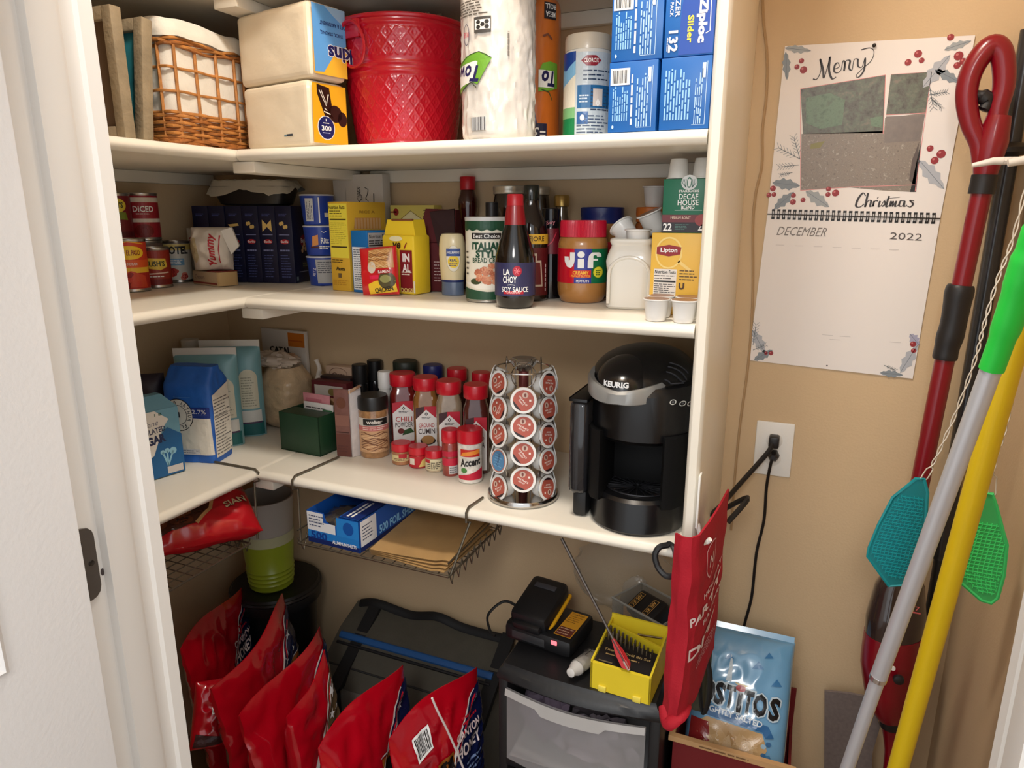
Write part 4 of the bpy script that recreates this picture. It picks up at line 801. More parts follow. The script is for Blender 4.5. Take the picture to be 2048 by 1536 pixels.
# coffee pods
PODW = M((232, 230, 226), .38, coat=.15)
pod_bm = MB().lathe([(.0165, 0), (.0178, .0015), (.0195, .010), (.0225, .038), (.0228, .0385), (.0252, .039), (.0256, .0405), (.0252, .0415)], 32)
FOIL = M((150, 112, 88), .35, .35, var=.15, vs=60)
def pod(label, loc, rot=(0, 0, 0), lid=None, group='loose coffee pods on the right of the shelf', scale=1):
    t = thing('coffee_pod', label, 'coffee pod', loc, 0, group); t.rotation_euler = rot; t.scale = (scale,) * 3
    global POD0
    obj_ = bpy.data.objects.new('cup', POD0) if 'POD0' in globals() and POD0 else None
    if obj_ is None:
        o = obj('cup', pod_bm, PODW, t); POD0 = o.data
    else: COL.objects.link(obj_); obj_.parent = t
    if lid == 'plain':
        o = obj('foil_lid', MB().lathe([(.0236, .0416), (.0234, .0421), (.012, .0423)], 32), FOIL, t)
    return t
POD0 = None
pod('coffee pod with foil lid lying level in the mouth of the ceramic canister', (kx + .012, ky - .012, kh * .985 - .022), (0, 0, 0), 'plain')
pod('coffee pod tilted left in the heap on the ceramic canister', (kx - .010, ky + .034, kh * .95), (math.radians(-18), math.radians(-42), 0), 'plain')
pod('coffee pod tilted behind the level one on the ceramic canister', (kx + .034, ky + .048, kh + .010), (math.radians(10), math.radians(-22), 0), 'plain')
# orange-lidded jar with a pod on top
ojh = Zh(415, X(1297, .34, .2), .34)
t, ojx = jar2('amber jar with orange lid behind the ceramic canister', 1300, .342, .034, ojh, M((150, 82, 30), .2, coat=.5), M((196, 108, 40), .4), 'spice_jar', lidh=.03)
pod('upright coffee pod standing on the orange-lidded jar', (X(1309, .342, ojh + .02), .342, ojh + .0005), (0, 0, 0), 'plain')
# tea box with the coffee box and two upturned pods on it
lx0, lx1 = X(1302, .107, .1), XP - .002; lh = Zh(467, (lx0 + lx1) / 2, .107); lw = lx1 - lx0
tb_ = carton('tea_box', 'yellow tea box with red badge and nutrition panel, standing beside the end panel', 'box', ((lx0 + lx1) / 2, .107 + .035, Z2), 0, lw, .07, lh, M((238, 190, 74), .45, var=.03, vs=9)); p = Print(F_front(lw, .07)); w2 = lw / 2
p.ring(-w2 * .36, lh - .034, .022, .026, .003, (246, 216, 130), 1); p.line([(-w2 * .0, lh - .048), (w2 * .45, lh - .064)], .005, (246, 214, 130), 1)
p.poly([(-w2 * .80, lh - .024), (-w2 * .36, lh - .020), (w2 * .08, lh - .024), (w2 * .05, lh - .036), (-w2 * .36, lh - .040), (-w2 * .80, lh - .036)], (150, 30, 36), 2); p.text('Lipton', -w2 * .36, lh - .030, .029, .010, WH, 3, 0, .03)
x0, x1 = -w2 * .86, -w2 * .04; p.rect(x0, .014, x1, lh - .062, (236, 230, 222), 1); p.text('Nutrition Facts', (x0 + x1) / 2, lh - .067, (x1 - x0) * .92, .006, BK, 3, 0, .02); p.rect(x0 + .001, lh - .085, x1 - .001, lh - .082, BK, 2); p.lines(x0 + .001, lh - .081, x1 - .001, lh - .072, 2, BK, 2, .3); p.lines(x0 + .001, lh - .108, x1 - .001, lh - .087, 6, (70, 66, 70), 2, .35, 3); p.rect(x0 + .001, lh - .113, x1 - .001, lh - .110, BK, 2)
p.lines(.003, lh - .082, w2 * .75, lh - .062, 4, (90, 64, 30), 2, .35, 6); p.text('U', w2 * .16, lh - .091, .010, .012, (80, 54, 30), 2, 0, .06); p.lines(.003, lh - .122, w2 * .8, lh - .105, 4, (110, 80, 40), 2, .35, 9); p.done('front_print', tb_)
sx0, sx1 = X(1325, .107, .19), XP - .003; sw = sx1 - sx0; shh = Zh(357, (sx0 + sx1) / 2, .107) - lh - .001; z0 = lh + .0008
cb = carton('coffee_pod_box', 'green coffee pod box with white lettering stacked on the yellow tea box', 'box', ((sx0 + sx1) / 2, .107 + .034, z0), 0, sw, .066, shh, M((16, 104, 74), .45)); p = Print(F_front(sw, .066)); w2 = sw / 2; k = shh
p.rect(-w2 + .0005, .001, w2 - .0005, k * .20, (40, 34, 40), 1); p.rect(-w2 + .0005, k * .20, w2 - .0005, k * .34, (110, 44, 50), 1); p.text('22', -w2 * .74, k * .11, .015, .013, WH, 3, 0, .02); p.text('MEDIUM ROAST', -w2 * .20, k * .285, .034, .0045, (230, 200, 180)); p.lines(-w2 * .42, k * .05, w2 * .2, k * .17, 4, (90, 130, 120), 2, .3); p.poly([(w2 * .55, k * .05), (w2 * .70, k * .17), (w2 * .86, k * .05)], WH, 2); p.poly([(w2 * .62, k * .075), (w2 * .70, k * .135), (w2 * .79, k * .075)], (40, 34, 40), 3); p.oval(w2 * .7, k * .24, .012, .010, (150, 60, 60), 2)
cxm = w2 * .08; p.text('DECAF', cxm, k * .675, .032, .009, WH, 3, 0, .01); p.text('HOUSE', cxm, k * .565, .035, .009, WH, 3, 0, .01); p.text('BLEND', cxm, k * .475, .022, .006, WH, 3, 0, .02); p.text('STARBUCKS', cxm, k * .775, .034, .004, WH); p.rect(cxm - .022, k * .420, cxm + .024, k * .428, (200, 220, 210), 2)
p.oval(cxm, k * .93, .0135, .0125, (206, 208, 206), 2); p.oval(cxm, k * .93, .0042, .009, (60, 110, 90), 3); p.poly([(cxm - .003, k * .98), (cxm, k * 1.0), (cxm + .003, k * .98), (cxm + .002, k * .86), (cxm - .002, k * .86)], (216, 218, 216), 4)
for sg in (-1, 1):
    for q in range(3): p.line([(cxm + sg * (.005 + .0025 * q), k * .99), (cxm + sg * (.006 + .0025 * q), k * .92), (cxm + sg * .005, k * .84)], .0008, (60, 100, 84), 4)
p.done('front_print', cb)
zt = z0 + shh + .0008 + .0415
ux_ = XP - .0225; pod('upturned coffee pod on the green coffee box, the left one', (ux_ - .0418, .140, zt - .0415 * .19), (PI, 0, 0), scale=.80); pod('upturned coffee pod on the green coffee box, leaning beside the end panel', (ux_, .140, zt - .0415 * .19 + .0006), (PI + .03, 0, 0), scale=.80)
pod('coffee pod at the shelf edge, left one of the front pair', (XP - .0690, .0275, Z2), (0, 0, 0), 'plain', scale=.89); pod('coffee pod at the shelf edge touching the end panel', (XP - .0231, .0275, Z2), (0, 0, 0), 'plain', scale=.89)
pod('coffee pod in the second row, in front of the white corner of the tea box', (XP - .0700, .0755, Z2), (0, 0, 0), 'plain', scale=.89); pod('coffee pod in the second row, against the end panel', (XP - .0235, .0755, Z2), (0, 0, 0), 'plain', scale=.89)
# ================================================================ third shelf
Z = Z3
# sugar bag
sg = thing('sugar_bag', 'white and blue paper sugar bag with drawn spoons at the left shelf end', 'bag', (-.212, -.118, Z), math.radians(77)); w, d, h = .135, .075, Zh(796, -.19, -.11) - Z
mb = MB().box(-w / 2, -d / 2, 0, w / 2, d / 2, h * .86, .005); mb.add([(-w / 2 + .002, -d / 2 + .002, h * .855), (w / 2 - .002, -d / 2 + .002, h * .855), (w / 2 - .002, d / 2 - .002, h * .855), (-w / 2 + .002, d / 2 - .002, h * .855), (-w / 2 + .012, -.006, h), (w / 2 - .020, -.006, h), (w / 2 - .020, .016, h), (-w / 2 + .012, .016, h)], [(0, 1, 5, 4), (1, 2, 6, 5), (2, 3, 7, 6), (3, 0, 4, 7), (4, 5, 6, 7)])
obj('paper_bag', mb, M((112, 164, 186), .5, bump=.1, bs=40), sg); p = Print(F_front(w, d), None, .0006); w2 = w / 2
p.poly([(-w2 + .001, .002), (w2 - .001, .002), (w2 - .001, h * .5), (w2 * .55, h * .62), (-w2 + .001, h * .12)], (22, 92, 146), 1); p.poly([(-w2 + .001, .03), (w2 * .02, h * .30), (w2 * .40, h * .62), (w2 * .62, h * .72), (w2 * .20, h * .85), (-w2 + .001, h * .85)], (226, 222, 214), 2); p.poly([(-w2 + .001, h * .70), (-w2 * .40, h * .70), (-w2 * .52, h * .85), (-w2 + .001, h * .85)], (46, 34, 34), 3)
p.text('Cane', w2 * .02, h * .70, .034, .012, (130, 130, 140), 3, .1, 0, .3); p.text('GRANULATED', -w2 * .10, h * .60, .078, .012, (26, 40, 80), 3, .1, .02); p.text('SUGAR', -w2 * .02, h * .49, .064, .020, (26, 40, 80), 3, .1, .05); p.rect(w2 * .40, .006, w2 * .92, .022, (206, 200, 196), 3)
for a, q in ((.55, .008), (.95, .006), (1.25, .005)):
    cx, cy = w2 * .44, h * .14; tx_, ty_ = cx + .034 * math.cos(a + .6), cy + .034 * math.sin(a + .6); p.line([(cx, cy), (tx_, ty_)], .004, (140, 190, 210), 3); p.oval(tx_, ty_, q, q, (140, 190, 210), 3, 12)
p.text('1 B', w2 * .30, h * .80, .016, .006, (20, 90, 70), 3); p.done('printed_label', sg)
# flour bag
fl = on(432, 927, 2, Z); rz = math.radians(15); w, d = .112, .082; h = Zh(735, fl.x, fl.y + .02) - Z
c = Vector((fl.x, fl.y, 0)) + Matrix.Rotation(rz, 4, 'Z') @ Vector((-w / 2, d / 2, 0)); ft = thing('flour_bag', 'tall white and blue paper flour bag with round emblem, beside the sugar bag', 'bag', (c.x, c.y, Z), rz); w2 = w / 2

def sack(w, d, h, amp=.0022, seed=0, cap=.84, lean=.0):
    """paper sack: rounded box section that folds together towards the top"""
    def dims(v):
        t = max(0, (v / h - cap) / (1 - cap)); k = 1 - .05 * math.sin(PI * min(1, v / h)) * -1
        return w / 2 * k * (1 - .06 * t), d / 2 * k * (1 - .62 * t ** .8)
    def wob(x, y, v):
        q = Vector((x * 26, y * 26, v * 20 + seed)); t = max(0, v / h - cap + .1); return amp * (noise.noise(q) + .7 * (1 - 2 * abs(noise.noise(q * 1.7)))) * (1 + 5 * t)
    def ringpt(a, v):
        hw, hd = dims(v); ca, sa = math.cos(a), math.sin(a); q = 1 / ((abs(ca) ** 9 + abs(sa) ** 9) ** (1 / 9)); x, y = hw * ca * q, hd * sa * q; k = wob(x, y, v); return Vector((x + ca * k, y + sa * k + lean * max(0, v / h - cap), v))
    def front(u, v):
        hw, hd = dims(v); uu = max(-.995, min(.995, u / hw)); y = -hd * (1 - abs(uu) ** 9) ** (1 / 9); return Vector((u, y - abs(wob(u, y, v)) * .8 + lean * max(0, v / h - cap), v)), Vector((0, -1, 0))
    def right(u, v):
        hw, hd = dims(v); uu = max(-.995, min(.995, u / hd)); x = hw * (1 - abs(uu) ** 9) ** (1 / 9); return Vector((x + abs(wob(x, u, v)) * .8, u, v)), Vector((1, 0, 0))
    nu, nv = 72, 40; mb = MB().grid(lambda a, b: ringpt(2 * PI * a, b * h), nu, nv, closeu=True); mb.f.append(list(range(nu - 1, -1, -1))); mb.m.append(0); mb.f.append(list(range(nu * nv, nu * (nv + 1)))); mb.m.append(0)
    return mb, front, right
mb, ffront, fright = sack(w, d, h, .0020, 4)
obj('paper_bag', mb, M((34, 96, 184), .5, var=.1, vs=20, bump=.15, bs=40), ft); p = Print(ffront, .01, .0012); OW = (226, 220, 208)
p.rect(-w2 + .006, .020, w2 - .0015, h * .50, OW, 1); p.rect(w2 * .10, h * .485, w2 - .0015, h * .60, (22, 48, 130), 2); p.text('12.7%', w2 * .48, h * .555, .040, .010, (206, 206, 214), 3); p.lines(w2 * .2, h * .50, w2 * .9, h * .525, 2, (60, 80, 150), 3)
p.oval(-w2 * .38, h * .515, .036, .039, (40, 40, 44), 2, 28); p.oval(-w2 * .38, h * .515, .034, .037, OW, 3, 28); p.ring(-w2 * .38, h * .515, .021, .023, .0015, (50, 50, 54), 4); p.poly([(-w2 * .45, h * .49), (-w2 * .30, h * .49), (-w2 * .32, h * .55), (-w2 * .42, h * .54)], (60, 60, 64), 4)
for i, chh in enumerate('KING ARTHUR FLOUR'):
    if chh != ' ': a = 2.75 - i * .315; p.text(chh, -w2 * .38 + .0275 * math.cos(a), h * .515 + .030 * math.sin(a), .0058 if chh != 'I' else .0014, .0085, (50, 50, 54), 4, a - PI / 2, .02)
p.rect(-w2 * .55, h * .70, w2 * .2, h * .704, (90, 140, 200), 2); p.rect(w2 * -.5, .020, w2 * .4, .034, (206, 204, 206), 2); p.lines(-w2 * .45, .022, w2 * .35, .032, 2, (130, 134, 150), 3); p.text('5 LB', -w2 * .62, h * .22, .016, .018, (30, 40, 120), 3); p.done('front_print', ft)
p = Print(fright, .01, .0012); p.poly([(-d / 2 + .006, .012), (d / 2 - .008, .014), (d / 2 - .008, h * .80), (-d / 2 + .006, h * .72)], OW, 1); p.lines(-d / 2 + .008, .016, d / 2 - .010, h * .68, 18, (120, 116, 112), 2, .35, 3); p.rect(-d / 2 + .006, h * .48, d / 2 - .01, h * .485, (60, 56, 54), 2); p.done('side_print', ft)
# teal pouches
TEAL = M((118, 164, 170), .4, coat=.2, bump=.1, bs=30)
def tpouch(label, cx, cy, w, h, rz):
    t = thing('coconut_pouch' if 0 else 'food_pouch', label, 'pouch', (cx, cy, Z), rz, 'teal food pouches'); fn, fr = pillow(w, h, .055, .002, 2, pw=4, base=1, ex=.7, fr=12); obj('pouch', bag_mesh(fn, w, h, 30, 40), TEAL, t); w2 = w / 2
    obj('top_seal', MB().box(-w2, -.0016, h - .004, w2, .0016, h + .016), M((222, 216, 206), .4), t); p = Print(fr, .008, .001)
    p.rect(-w2 * .2, h * .18, w2 * .92, h * .26, (30, 50, 60), 2); p.rect(-w2 * .9, .004, w2 * .96, h * .16, (24, 96, 96), 1); p.poly([(w2 * .30, h * .32)] + [(w2 * .60 + w2 * .28 * math.cos(PI - PI * i / 10), h * .66 + h * .10 * math.sin(PI * i / 10)) for i in range(11)] + [(w2 * .88, h * .32)], (206, 200, 176), 2); p.lines(w2 * .38, h * .34, w2 * .82, h * .68, 12, (150, 146, 126), 3, .4, 6)
    p.rect(w2 * .12, h * .17, w2 * .92, h * .30, (210, 208, 200), 3); p.rect(w2 * .12, h * .15, w2 * .92, h * .17, (70, 50, 80), 3); p.text('PANKO', -w2 * .3, h * .8, w * .5, .018, WH, 2); p.done('printed_label', t)
tpouch('teal food pouch with white seal, standing directly behind the flour bag', -.245, .105, .150, Zh(712, -.2, .1) - Z, math.radians(28))
tpouch('taller teal food pouch with white seal, second one behind the flour bag', -.252, .192, .150, Zh(694, -.2, .2) - Z, math.radians(28))
# syrup bottle with white cap, dark pouch
vx = X(381, .22, -.2); vh = Zh(676, vx, .22) - Z; vx = max(vx, XL + .05)
bottle('vanilla_bottle', 'dark brown bottle with white cap behind the teal pouches', 391, Y(391, -.395, -.2), [('glass', [(.044, 0), (.045, .004), (.045, vh * .68), (.036, vh * .78), (.020, vh * .86), (.018, vh * .9)], M((40, 22, 16), .2, coat=.4)), ('cap', [(.0225, vh * .885), (.023, vh * .89), (.023, vh * .99), (.020, vh)], M((206, 200, 190), .5))], z=Z)
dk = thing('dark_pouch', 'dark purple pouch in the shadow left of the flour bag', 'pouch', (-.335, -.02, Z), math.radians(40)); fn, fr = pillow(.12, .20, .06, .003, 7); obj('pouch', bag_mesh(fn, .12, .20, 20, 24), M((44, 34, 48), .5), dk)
# clear bag of grain
cg = thing('grain_bag', 'clear plastic bag of pale grain knotted at the top, in the shelf corner', 'bag', (-.185, .315, Z)); gh = Zh(722, -.185, .315) - Z
def gb_fn(u, v):
    a = 2 * PI * u; r = .066 * (min(1, (v + .04) * 6) ** .4) * (1 if v < .78 else 1 - .35 * (v - .78) / .22); k = 1 + .05 * noise.noise(Vector((math.cos(a) * 2, math.sin(a) * 2, v * 6))) + .03 * noise.noise(Vector((math.cos(a) * 6, math.sin(a) * 6, v * 14)))
    q = 1 / ((abs(math.cos(a)) ** 3 + abs(math.sin(a)) ** 3) ** (1 / 3)); return (r * k * q * math.cos(a) * .95, r * k * q * math.sin(a) * .9, v * gh * .93)
mb = MB().grid(gb_fn, 48, 40, closeu=True); mb.f.append(list(range(48 * 40, 48 * 41))); mb.m.append(0); mb.f.append(list(range(47, -1, -1))); mb.m.append(0)
obj('filled_bag', mb, M((206, 178, 142), .3, var=.12, vs=40, coat=.4, bump=.3, bs=70), cg); puff('knotted_top', cg, (-.015, -.02, gh * .93 + .020), .062, 1.25, .75, .36, .5, 3, M((206, 188, 170), .25, coat=.4), 32, 6)
cs = carton('card_box', 'white box with orange corner and black lettering behind the grain bag', 'box', (-.245, .388, Z), math.radians(-4), .165, .012, Zh(662, -.22, .37) - Z, M((214, 204, 192), .6)); hh = Zh(662, -.22, .37) - Z; p = Print(F_front(.165, .012)); p.rect(.020, hh - .045, .080, hh - .006, (214, 120, 36), 1); p.text('CATAL', -.012, hh - .058, .080, .018, (34, 24, 20), 2, .02, .04); p.rect(.022, hh - .03, .074, hh - .026, (190, 90, 30), 2); p.done('front_print', cs)
# green recipe box and cards
ga = on(563, 898, 2, Z); gb2 = on(641, 914, 2, Z); gw = (gb2 - ga).length; rz = math.atan2(gb2.y - ga.y, gb2.x - ga.x); gd = .085; gh = Zh(836, gb2.x, gb2.y) - Z
c = (ga + gb2) / 2 + Matrix.Rotation(rz, 3, 'Z') @ Vector((0, gd / 2, 0)); gt = thing('recipe_box', 'dark green open recipe box near the inner corner of the shelf', 'box', (c.x, c.y, Z), rz); GRN = M((26, 62, 38), .45, var=.06, vs=10); w2 = gw / 2
mb = MB().box(-w2, -gd / 2, 0, w2, -gd / 2 + .003, gh, .001).box(-w2, gd / 2 - .003, 0, w2, gd / 2, gh, .001).box(-w2, -gd / 2, 0, -w2 + .003, gd / 2, gh, .001).box(w2 - .003, -gd / 2, 0, w2, gd / 2, gh, .001).box(-w2, -gd / 2, 0, w2, gd / 2, .003).box(-w2 + .001, -gd / 2 + .001, gh - .004, w2 - .001, gd * .12, gh - .001)
obj('tin_box', mb, GRN, gt)
def card(label, px0, px1, top, off, col, txt=None):
    y = c.y + off; x0, x1 = X(px0, y, Z + .11), X(px1, y, Z + .11); t = thing('recipe_card', label, 'card', ((x0 + x1) / 2, y, Z + .004), rz, 'cards in the green box'); h = Zh(top, (x0 + x1) / 2, y) - Z - .004; w = min(x1 - x0, gw - .01); obj('paper', MB().box(-w / 2, -.0012, 0, w / 2, .0012, h, .0004), M(col, .7, var=.1, vs=30), t)
    p = Print(F_front(w, .0024)); txt(p, w / 2, h); p.done('print', t)
card('white recipe card with a line of print at the front of the green box', 606, 668, 806, gd * .20, (226, 220, 214), lambda p, w, h: (p.lines(-w * .85, h - .016, w * .6, h - .010, 1, (90, 80, 80), 2), p.rect(w * .3, h - .022, w * .95, h - .014, (70, 120, 80), 2)))
card('pink recipe card behind the white card in the green box', 606, 662, 788, gd * .33, (206, 134, 140), lambda p, w, h: p.rect(-w * .8, h - .02, w * .4, h - .012, (190, 110, 120), 1))
card('brown picture card at the right of the green box', 650, 676, 796, gd * .41, (150, 116, 84), lambda p, w, h: p.oval(0, h - .012, w * .5, .006, (110, 80, 50), 1))
# boxes behind
def backbox(name, label, pl, pr, top, y, d, col, draw, cat='box', rz=0):
    x0, x1 = X(pl, y, Z + .15), X(pr, y, Z + .15); h = Zh(top, (x0 + x1) / 2, y) - Z; t = carton(name, label, cat, ((x0 + x1) / 2, y + d / 2, Z), rz, x1 - x0, d, h, M(col, .5)); p = Print(F_front(x1 - x0, d)); draw(p, (x1 - x0) / 2, h); p.done('front_print', t); return t
backbox('pudding_box', 'maroon food box with a pale oval badge behind the recipe cards', 622, 692, 764, .272, .03, (92, 26, 32), lambda p, w, h: (p.rect(-w * .82, h - .036, w * .80, h - .010, (196, 186, 176), 1), p.oval(.01, h - .026, .012, .010, (130, 110, 60), 2)))
backbox('pudding_box', 'dark box just behind the maroon food box', 640, 700, 754, .306, .028, (44, 26, 26), lambda p, w, h: p.rect(-w * .6, h - .02, w * .6, h - .012, (70, 40, 40), 1))
backbox('cookie_bag', 'tan food bag with brown lettering leaning at the back wall beside black-capped bottles', 652, 702, 733, .340, .03, (190, 160, 136), lambda p, w, h: (p.ring(0, h - .02, w * .7, .016, .0015, (110, 80, 66), 1), p.text('Oats', .0, h - .022, w * 1.0, .010, (90, 60, 50), 2, 0, .02, .3), p.lines(-w * .7, h - .045, w * .7, h - .036, 1, (60, 40, 34), 2)), 'bag')
wbx = thing('plastic_bag', 'wispy white plastic bag standing open behind the recipe box', 'bag', (X(640, .345, -.2), .345, Z)); puff('film', wbx, (0, 0, .07), .05, .55, .5, 1.35, .4, 3, M((210, 200, 188), .35, coat=.3), 26, 4); obj('twisted_top', MB().tube(smooth_path([(-.004, 0, .12), (-.010, 0, .14), (-.006, .002, .16), (-.014, 0, .185)], 5), [.010] * 5 + [.006] * 5 + [.005] * 5 + [.007], 8, flat=.4), M((206, 196, 184), .35), wbx)
# booklet: two covers standing like a tent
na = on(700, 915, 2, Z); nb = thing('seasoning_booklet', 'brown and pink printed booklet standing open beside the spice jar', 'booklet', (na.x - .010, na.y + .004, Z), math.radians(8)); nh = Zh(776, na.x, na.y + .02) - Z
obj('front_cover', MB().box(-.026, -.003, 0, .012, .0, nh, .0006), M((118, 78, 70), .55, var=.3, vs=30), nb)
bk = MB().box(-.001, -.004, 0, .030, .004, nh * 1.0, .0015).xf(Matrix.Translation((.014, .0, 0)) @ Matrix.Rotation(math.radians(62), 4, 'Z')); obj('padded_page', bk, M((206, 198, 196), .7, var=.06, vs=50, bump=.3, bs=60), nb)
obj('bent_corner', MB().prism([(.010, nh * .97), (.032, nh * 1.05), (.034, nh * 1.02), (.014, nh * .93)], -.002, .022, 'y'), M((176, 140, 110), .6), nb)
p = Print(lambda u, v: ((u, -.003, v), (0, -1, 0))); p.rect(-.025, .002, .011, nh * .34, (100, 56, 48), 1); p.lines(-.022, .01, .008, .03, 3, (90, 50, 46), 2); p.rect(-.025, nh * .46, .011, nh * .62, (140, 96, 84), 1); p.rect(-.024, nh * .36, .010, nh * .37, (60, 30, 30), 2); p.oval(-.007, nh * .8, .012, .014, (110, 66, 50), 2); p.done('print', nb)
# spice jar with black cap
wx_, wy_ = X(747, .205, -.3), .205; wr2 = DIA(718, 777, .205, -.3) / 2; wh2 = Zh(789, wx_, wy_) - Z
wj = thing('spice_jar', 'clear spice jar of tan seasoning with black cap beside the booklet', 'spice jar', (wx_, wy_, Z)); obj('jar_body', MB().lathe([(wr2 * .96, 0), (wr2, .003), (wr2, wh2 * .76), (wr2 * .96, wh2 * .79)], 44), M((168, 124, 82), .2, var=.3, vs=90, coat=.5), wj); obj('cap', MB().lathe([(wr2 * .98, wh2 * .78), (wr2 * 1.02, wh2 * .79), (wr2 * 1.02, wh2 * .96), (wr2 * .96, wh2)], 44), M((26, 24, 22), .4), wj)
p = Print(F_cyl(wr2 + .0002, facing(wx_, wy_)), .007); w2 = wr2; p.rect(-1.3 * w2, wh2 * .54, 1.3 * w2, wh2 * .67, (214, 206, 194), 1); p.rect(-.75 * w2, wh2 * .555, 1.0 * w2, wh2 * .66, (26, 24, 24), 2); p.text('weber', .05 * w2, wh2 * .608, 1.1 * w2, .010, (226, 220, 210), 3, 0, .03); p.rect(-1.3 * w2, wh2 * .46, 1.3 * w2, wh2 * .54, (196, 110, 104), 1); p.lines(-.8 * w2, wh2 * .47, 1.0 * w2, wh2 * .53, 2, (236, 200, 190), 2); p.rect(-1.3 * w2, wh2 * .10, 1.3 * w2, wh2 * .46, (206, 160, 118), 1)
for i in range(14): p.line([(-w2 + .1 * w2 * j * 2, wh2 * (.13 + .022 * i) + .003 * math.sin(j + i)) for j in range(11)], .0018, RND.choice([(150, 96, 60), (226, 186, 140), (120, 76, 50)]), 2)
p.done('printed_label', wj)
# large square spice bottles with red lids
RL = M((204, 20, 40), .35, coat=.2)
def spice(label, pl, pr, top, y, col, draw, rr=None, lid=RL, lidh=.030, group='red-lidded spice bottles'):
    x = X((pl + pr) / 2, y, Z + .1); r = rr or DIA(pl, pr, y, Z + .1) / 2; h = Zh(top, x, y) - Z; a = facing(x, y); t = thing('spice_bottle', label, 'spice bottle', (x, y, Z), a, group); r2 = r * .865
    obj('bottle_body', MB().lathe([(r2 * .92, 0), (r2, .004), (r2, h * .70), (r2 * .96, h * .75), (r2 * .82, h * .80), (r2 * .76, h - lidh + .002)], 48, sq=4), M(col, .14, var=.12, vs=60, coat=.6), t)
    obj('lid', MB().lathe([(r2 * .92, h - lidh), (r2 * .96, h - lidh + .002), (r2 * .96, h - .003), (r2 * .90, h), (r2 * .5, h + .0005)], 44), lid, t)
    if draw: p = Print(lambda u, v: ((u, -r2 * 1.0 + .0012 * (abs(u) / r2) ** 4, v), (0, -1, 0)), None, .0006); draw(p, r2, h); p.done('printed_label', t)
    return t
def lab(words, col, pic):
    def f(p, r, h):
        w = r * .80; p.poly([(-w, .010), (w, .010), (w, h * .50), (0, h * .62), (-w, h * .50)], (234, 228, 222), 1); p.poly([(w, h * .50), (w, h * .66), (-w * .2, h * .66), (-w * .2, h * .60), (0, h * .62)], (190, 20, 46), 1); p.poly([(-w, h * .50), (-w, h * .64), (-w * .2, h * .66), (-w * .2, h * .60)], (190, 20, 46) if words[0] == 'CHILI' else (60, 20, 24), 1)
        q = h * .565; p.poly([(-.004, q), (0, q + .005), (.004, q), (0, q - .005)], (40, 30, 34), 2); p.poly([(-.002, q), (0, q + .0022), (.002, q), (0, q - .0022)], (234, 228, 222), 3); p.lines(-w * .45, h * .50, w * .5, h * .53, 2, (60, 50, 50), 2)
        p.text(words[0], 0, h * .42, w * 1.5, .013 if words[0] == 'CHILI' else .010, (180, 50, 46), 2, 0, .01); p.text(words[1], 0, h * .345, w * 1.6, .013, (70, 50, 46), 2, 0, .01); pic(p, w, h)
    return f
spice('chili powder bottle with red lid, leftmost tall bottle of the front row', 776, 838, 745, .288, (110, 26, 22), lab(('CHILI', 'POWDER'), 0, lambda p, w, h: (p.oval(-w * .3, h * .26, .008, .007, (110, 40, 36), 2), p.poly([(-w * .2, h * .20), (w * .9, h * .24), (w * .6, h * .30), (.0, h * .27)], (50, 84, 44), 2), p.rect(-w, .010, w, h * .12, (196, 24, 46), 2))))
spice('ground cumin bottle with red lid, second tall bottle of the front row', 823, 882, 753, .259, (140, 92, 44), lab(('GROUND', 'CUMIN'), 0, lambda p, w, h: (p.oval(.1 * w, h * .22, w * .75, .010, (40, 30, 26), 2), p.oval(.1 * w, h * .235, w * .62, .011, (176, 128, 76), 3))))
spice('garlic bottle with red lid, third tall bottle of the front row', 869, 929, 760, .231, (150, 128, 104), lab(('GRANULATED', 'GARLIC'), 0, lambda p, w, h: p.oval(0, h * .2, .010, .009, (206, 196, 180), 2)))
spice('tall red-lidded spice bottle behind the white seasoning shaker, beside the pod carousel', 923, 982, 768, .204, (80, 34, 28), lab(('SMOKED', 'PAPRIKA'), 0, lambda p, w, h: p.oval(0, h * .2, .010, .009, (150, 40, 30), 2)))
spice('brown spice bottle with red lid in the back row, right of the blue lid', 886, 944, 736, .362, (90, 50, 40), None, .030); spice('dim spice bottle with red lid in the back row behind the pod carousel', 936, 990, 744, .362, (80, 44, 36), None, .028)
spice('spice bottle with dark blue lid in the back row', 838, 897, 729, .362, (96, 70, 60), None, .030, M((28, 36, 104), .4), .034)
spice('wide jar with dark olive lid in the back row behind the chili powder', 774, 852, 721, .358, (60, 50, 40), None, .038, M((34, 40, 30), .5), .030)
bx_ = X(721, .325, -.2); h1 = Zh(728, bx_, .325) - Z; bottle('seasoning_bottle', 'shorter black-capped bottle behind the booklet', 722, .322, [('glass', [(.019, 0), (.0195, .003), (.0195, h1 * .7), (.017, h1 * .75)], M((24, 24, 26), .15, coat=.5)), ('cap', [(.0195, h1 * .74), (.0195, h1 * .99), (.018, h1)], M((20, 20, 22), .4))], z=Z)
h2 = Zh(720, X(752, .374, -.2), .374) - Z; bottle('seasoning_bottle', 'taller black-capped bottle behind the tan seasoning jar', 752, .374, [('glass', [(.020, 0), (.0205, .003), (.0205, h2 * .68), (.017, h2 * .73)], M((22, 20, 24), .15, coat=.5)), ('cap', [(.020, h2 * .72), (.020, h2 * .99), (.018, h2)], M((20, 20, 22), .4))], z=Z)
h3 = Zh(742, X(775, .302, -.2), .302) - Z; bottle('seasoning_bottle', 'small white plastic bottle with white cap left of the chili powder', 771, .298, [('bottle_body', [(.015, 0), (.0155, .002), (.0155, h3 * .72), (.013, h3 * .78)], M((222, 220, 214), .4)), ('cap', [(.0165, h3 * .77), (.0165, h3 * .985), (.015, h3)], M((234, 232, 228), .45))], z=Z)
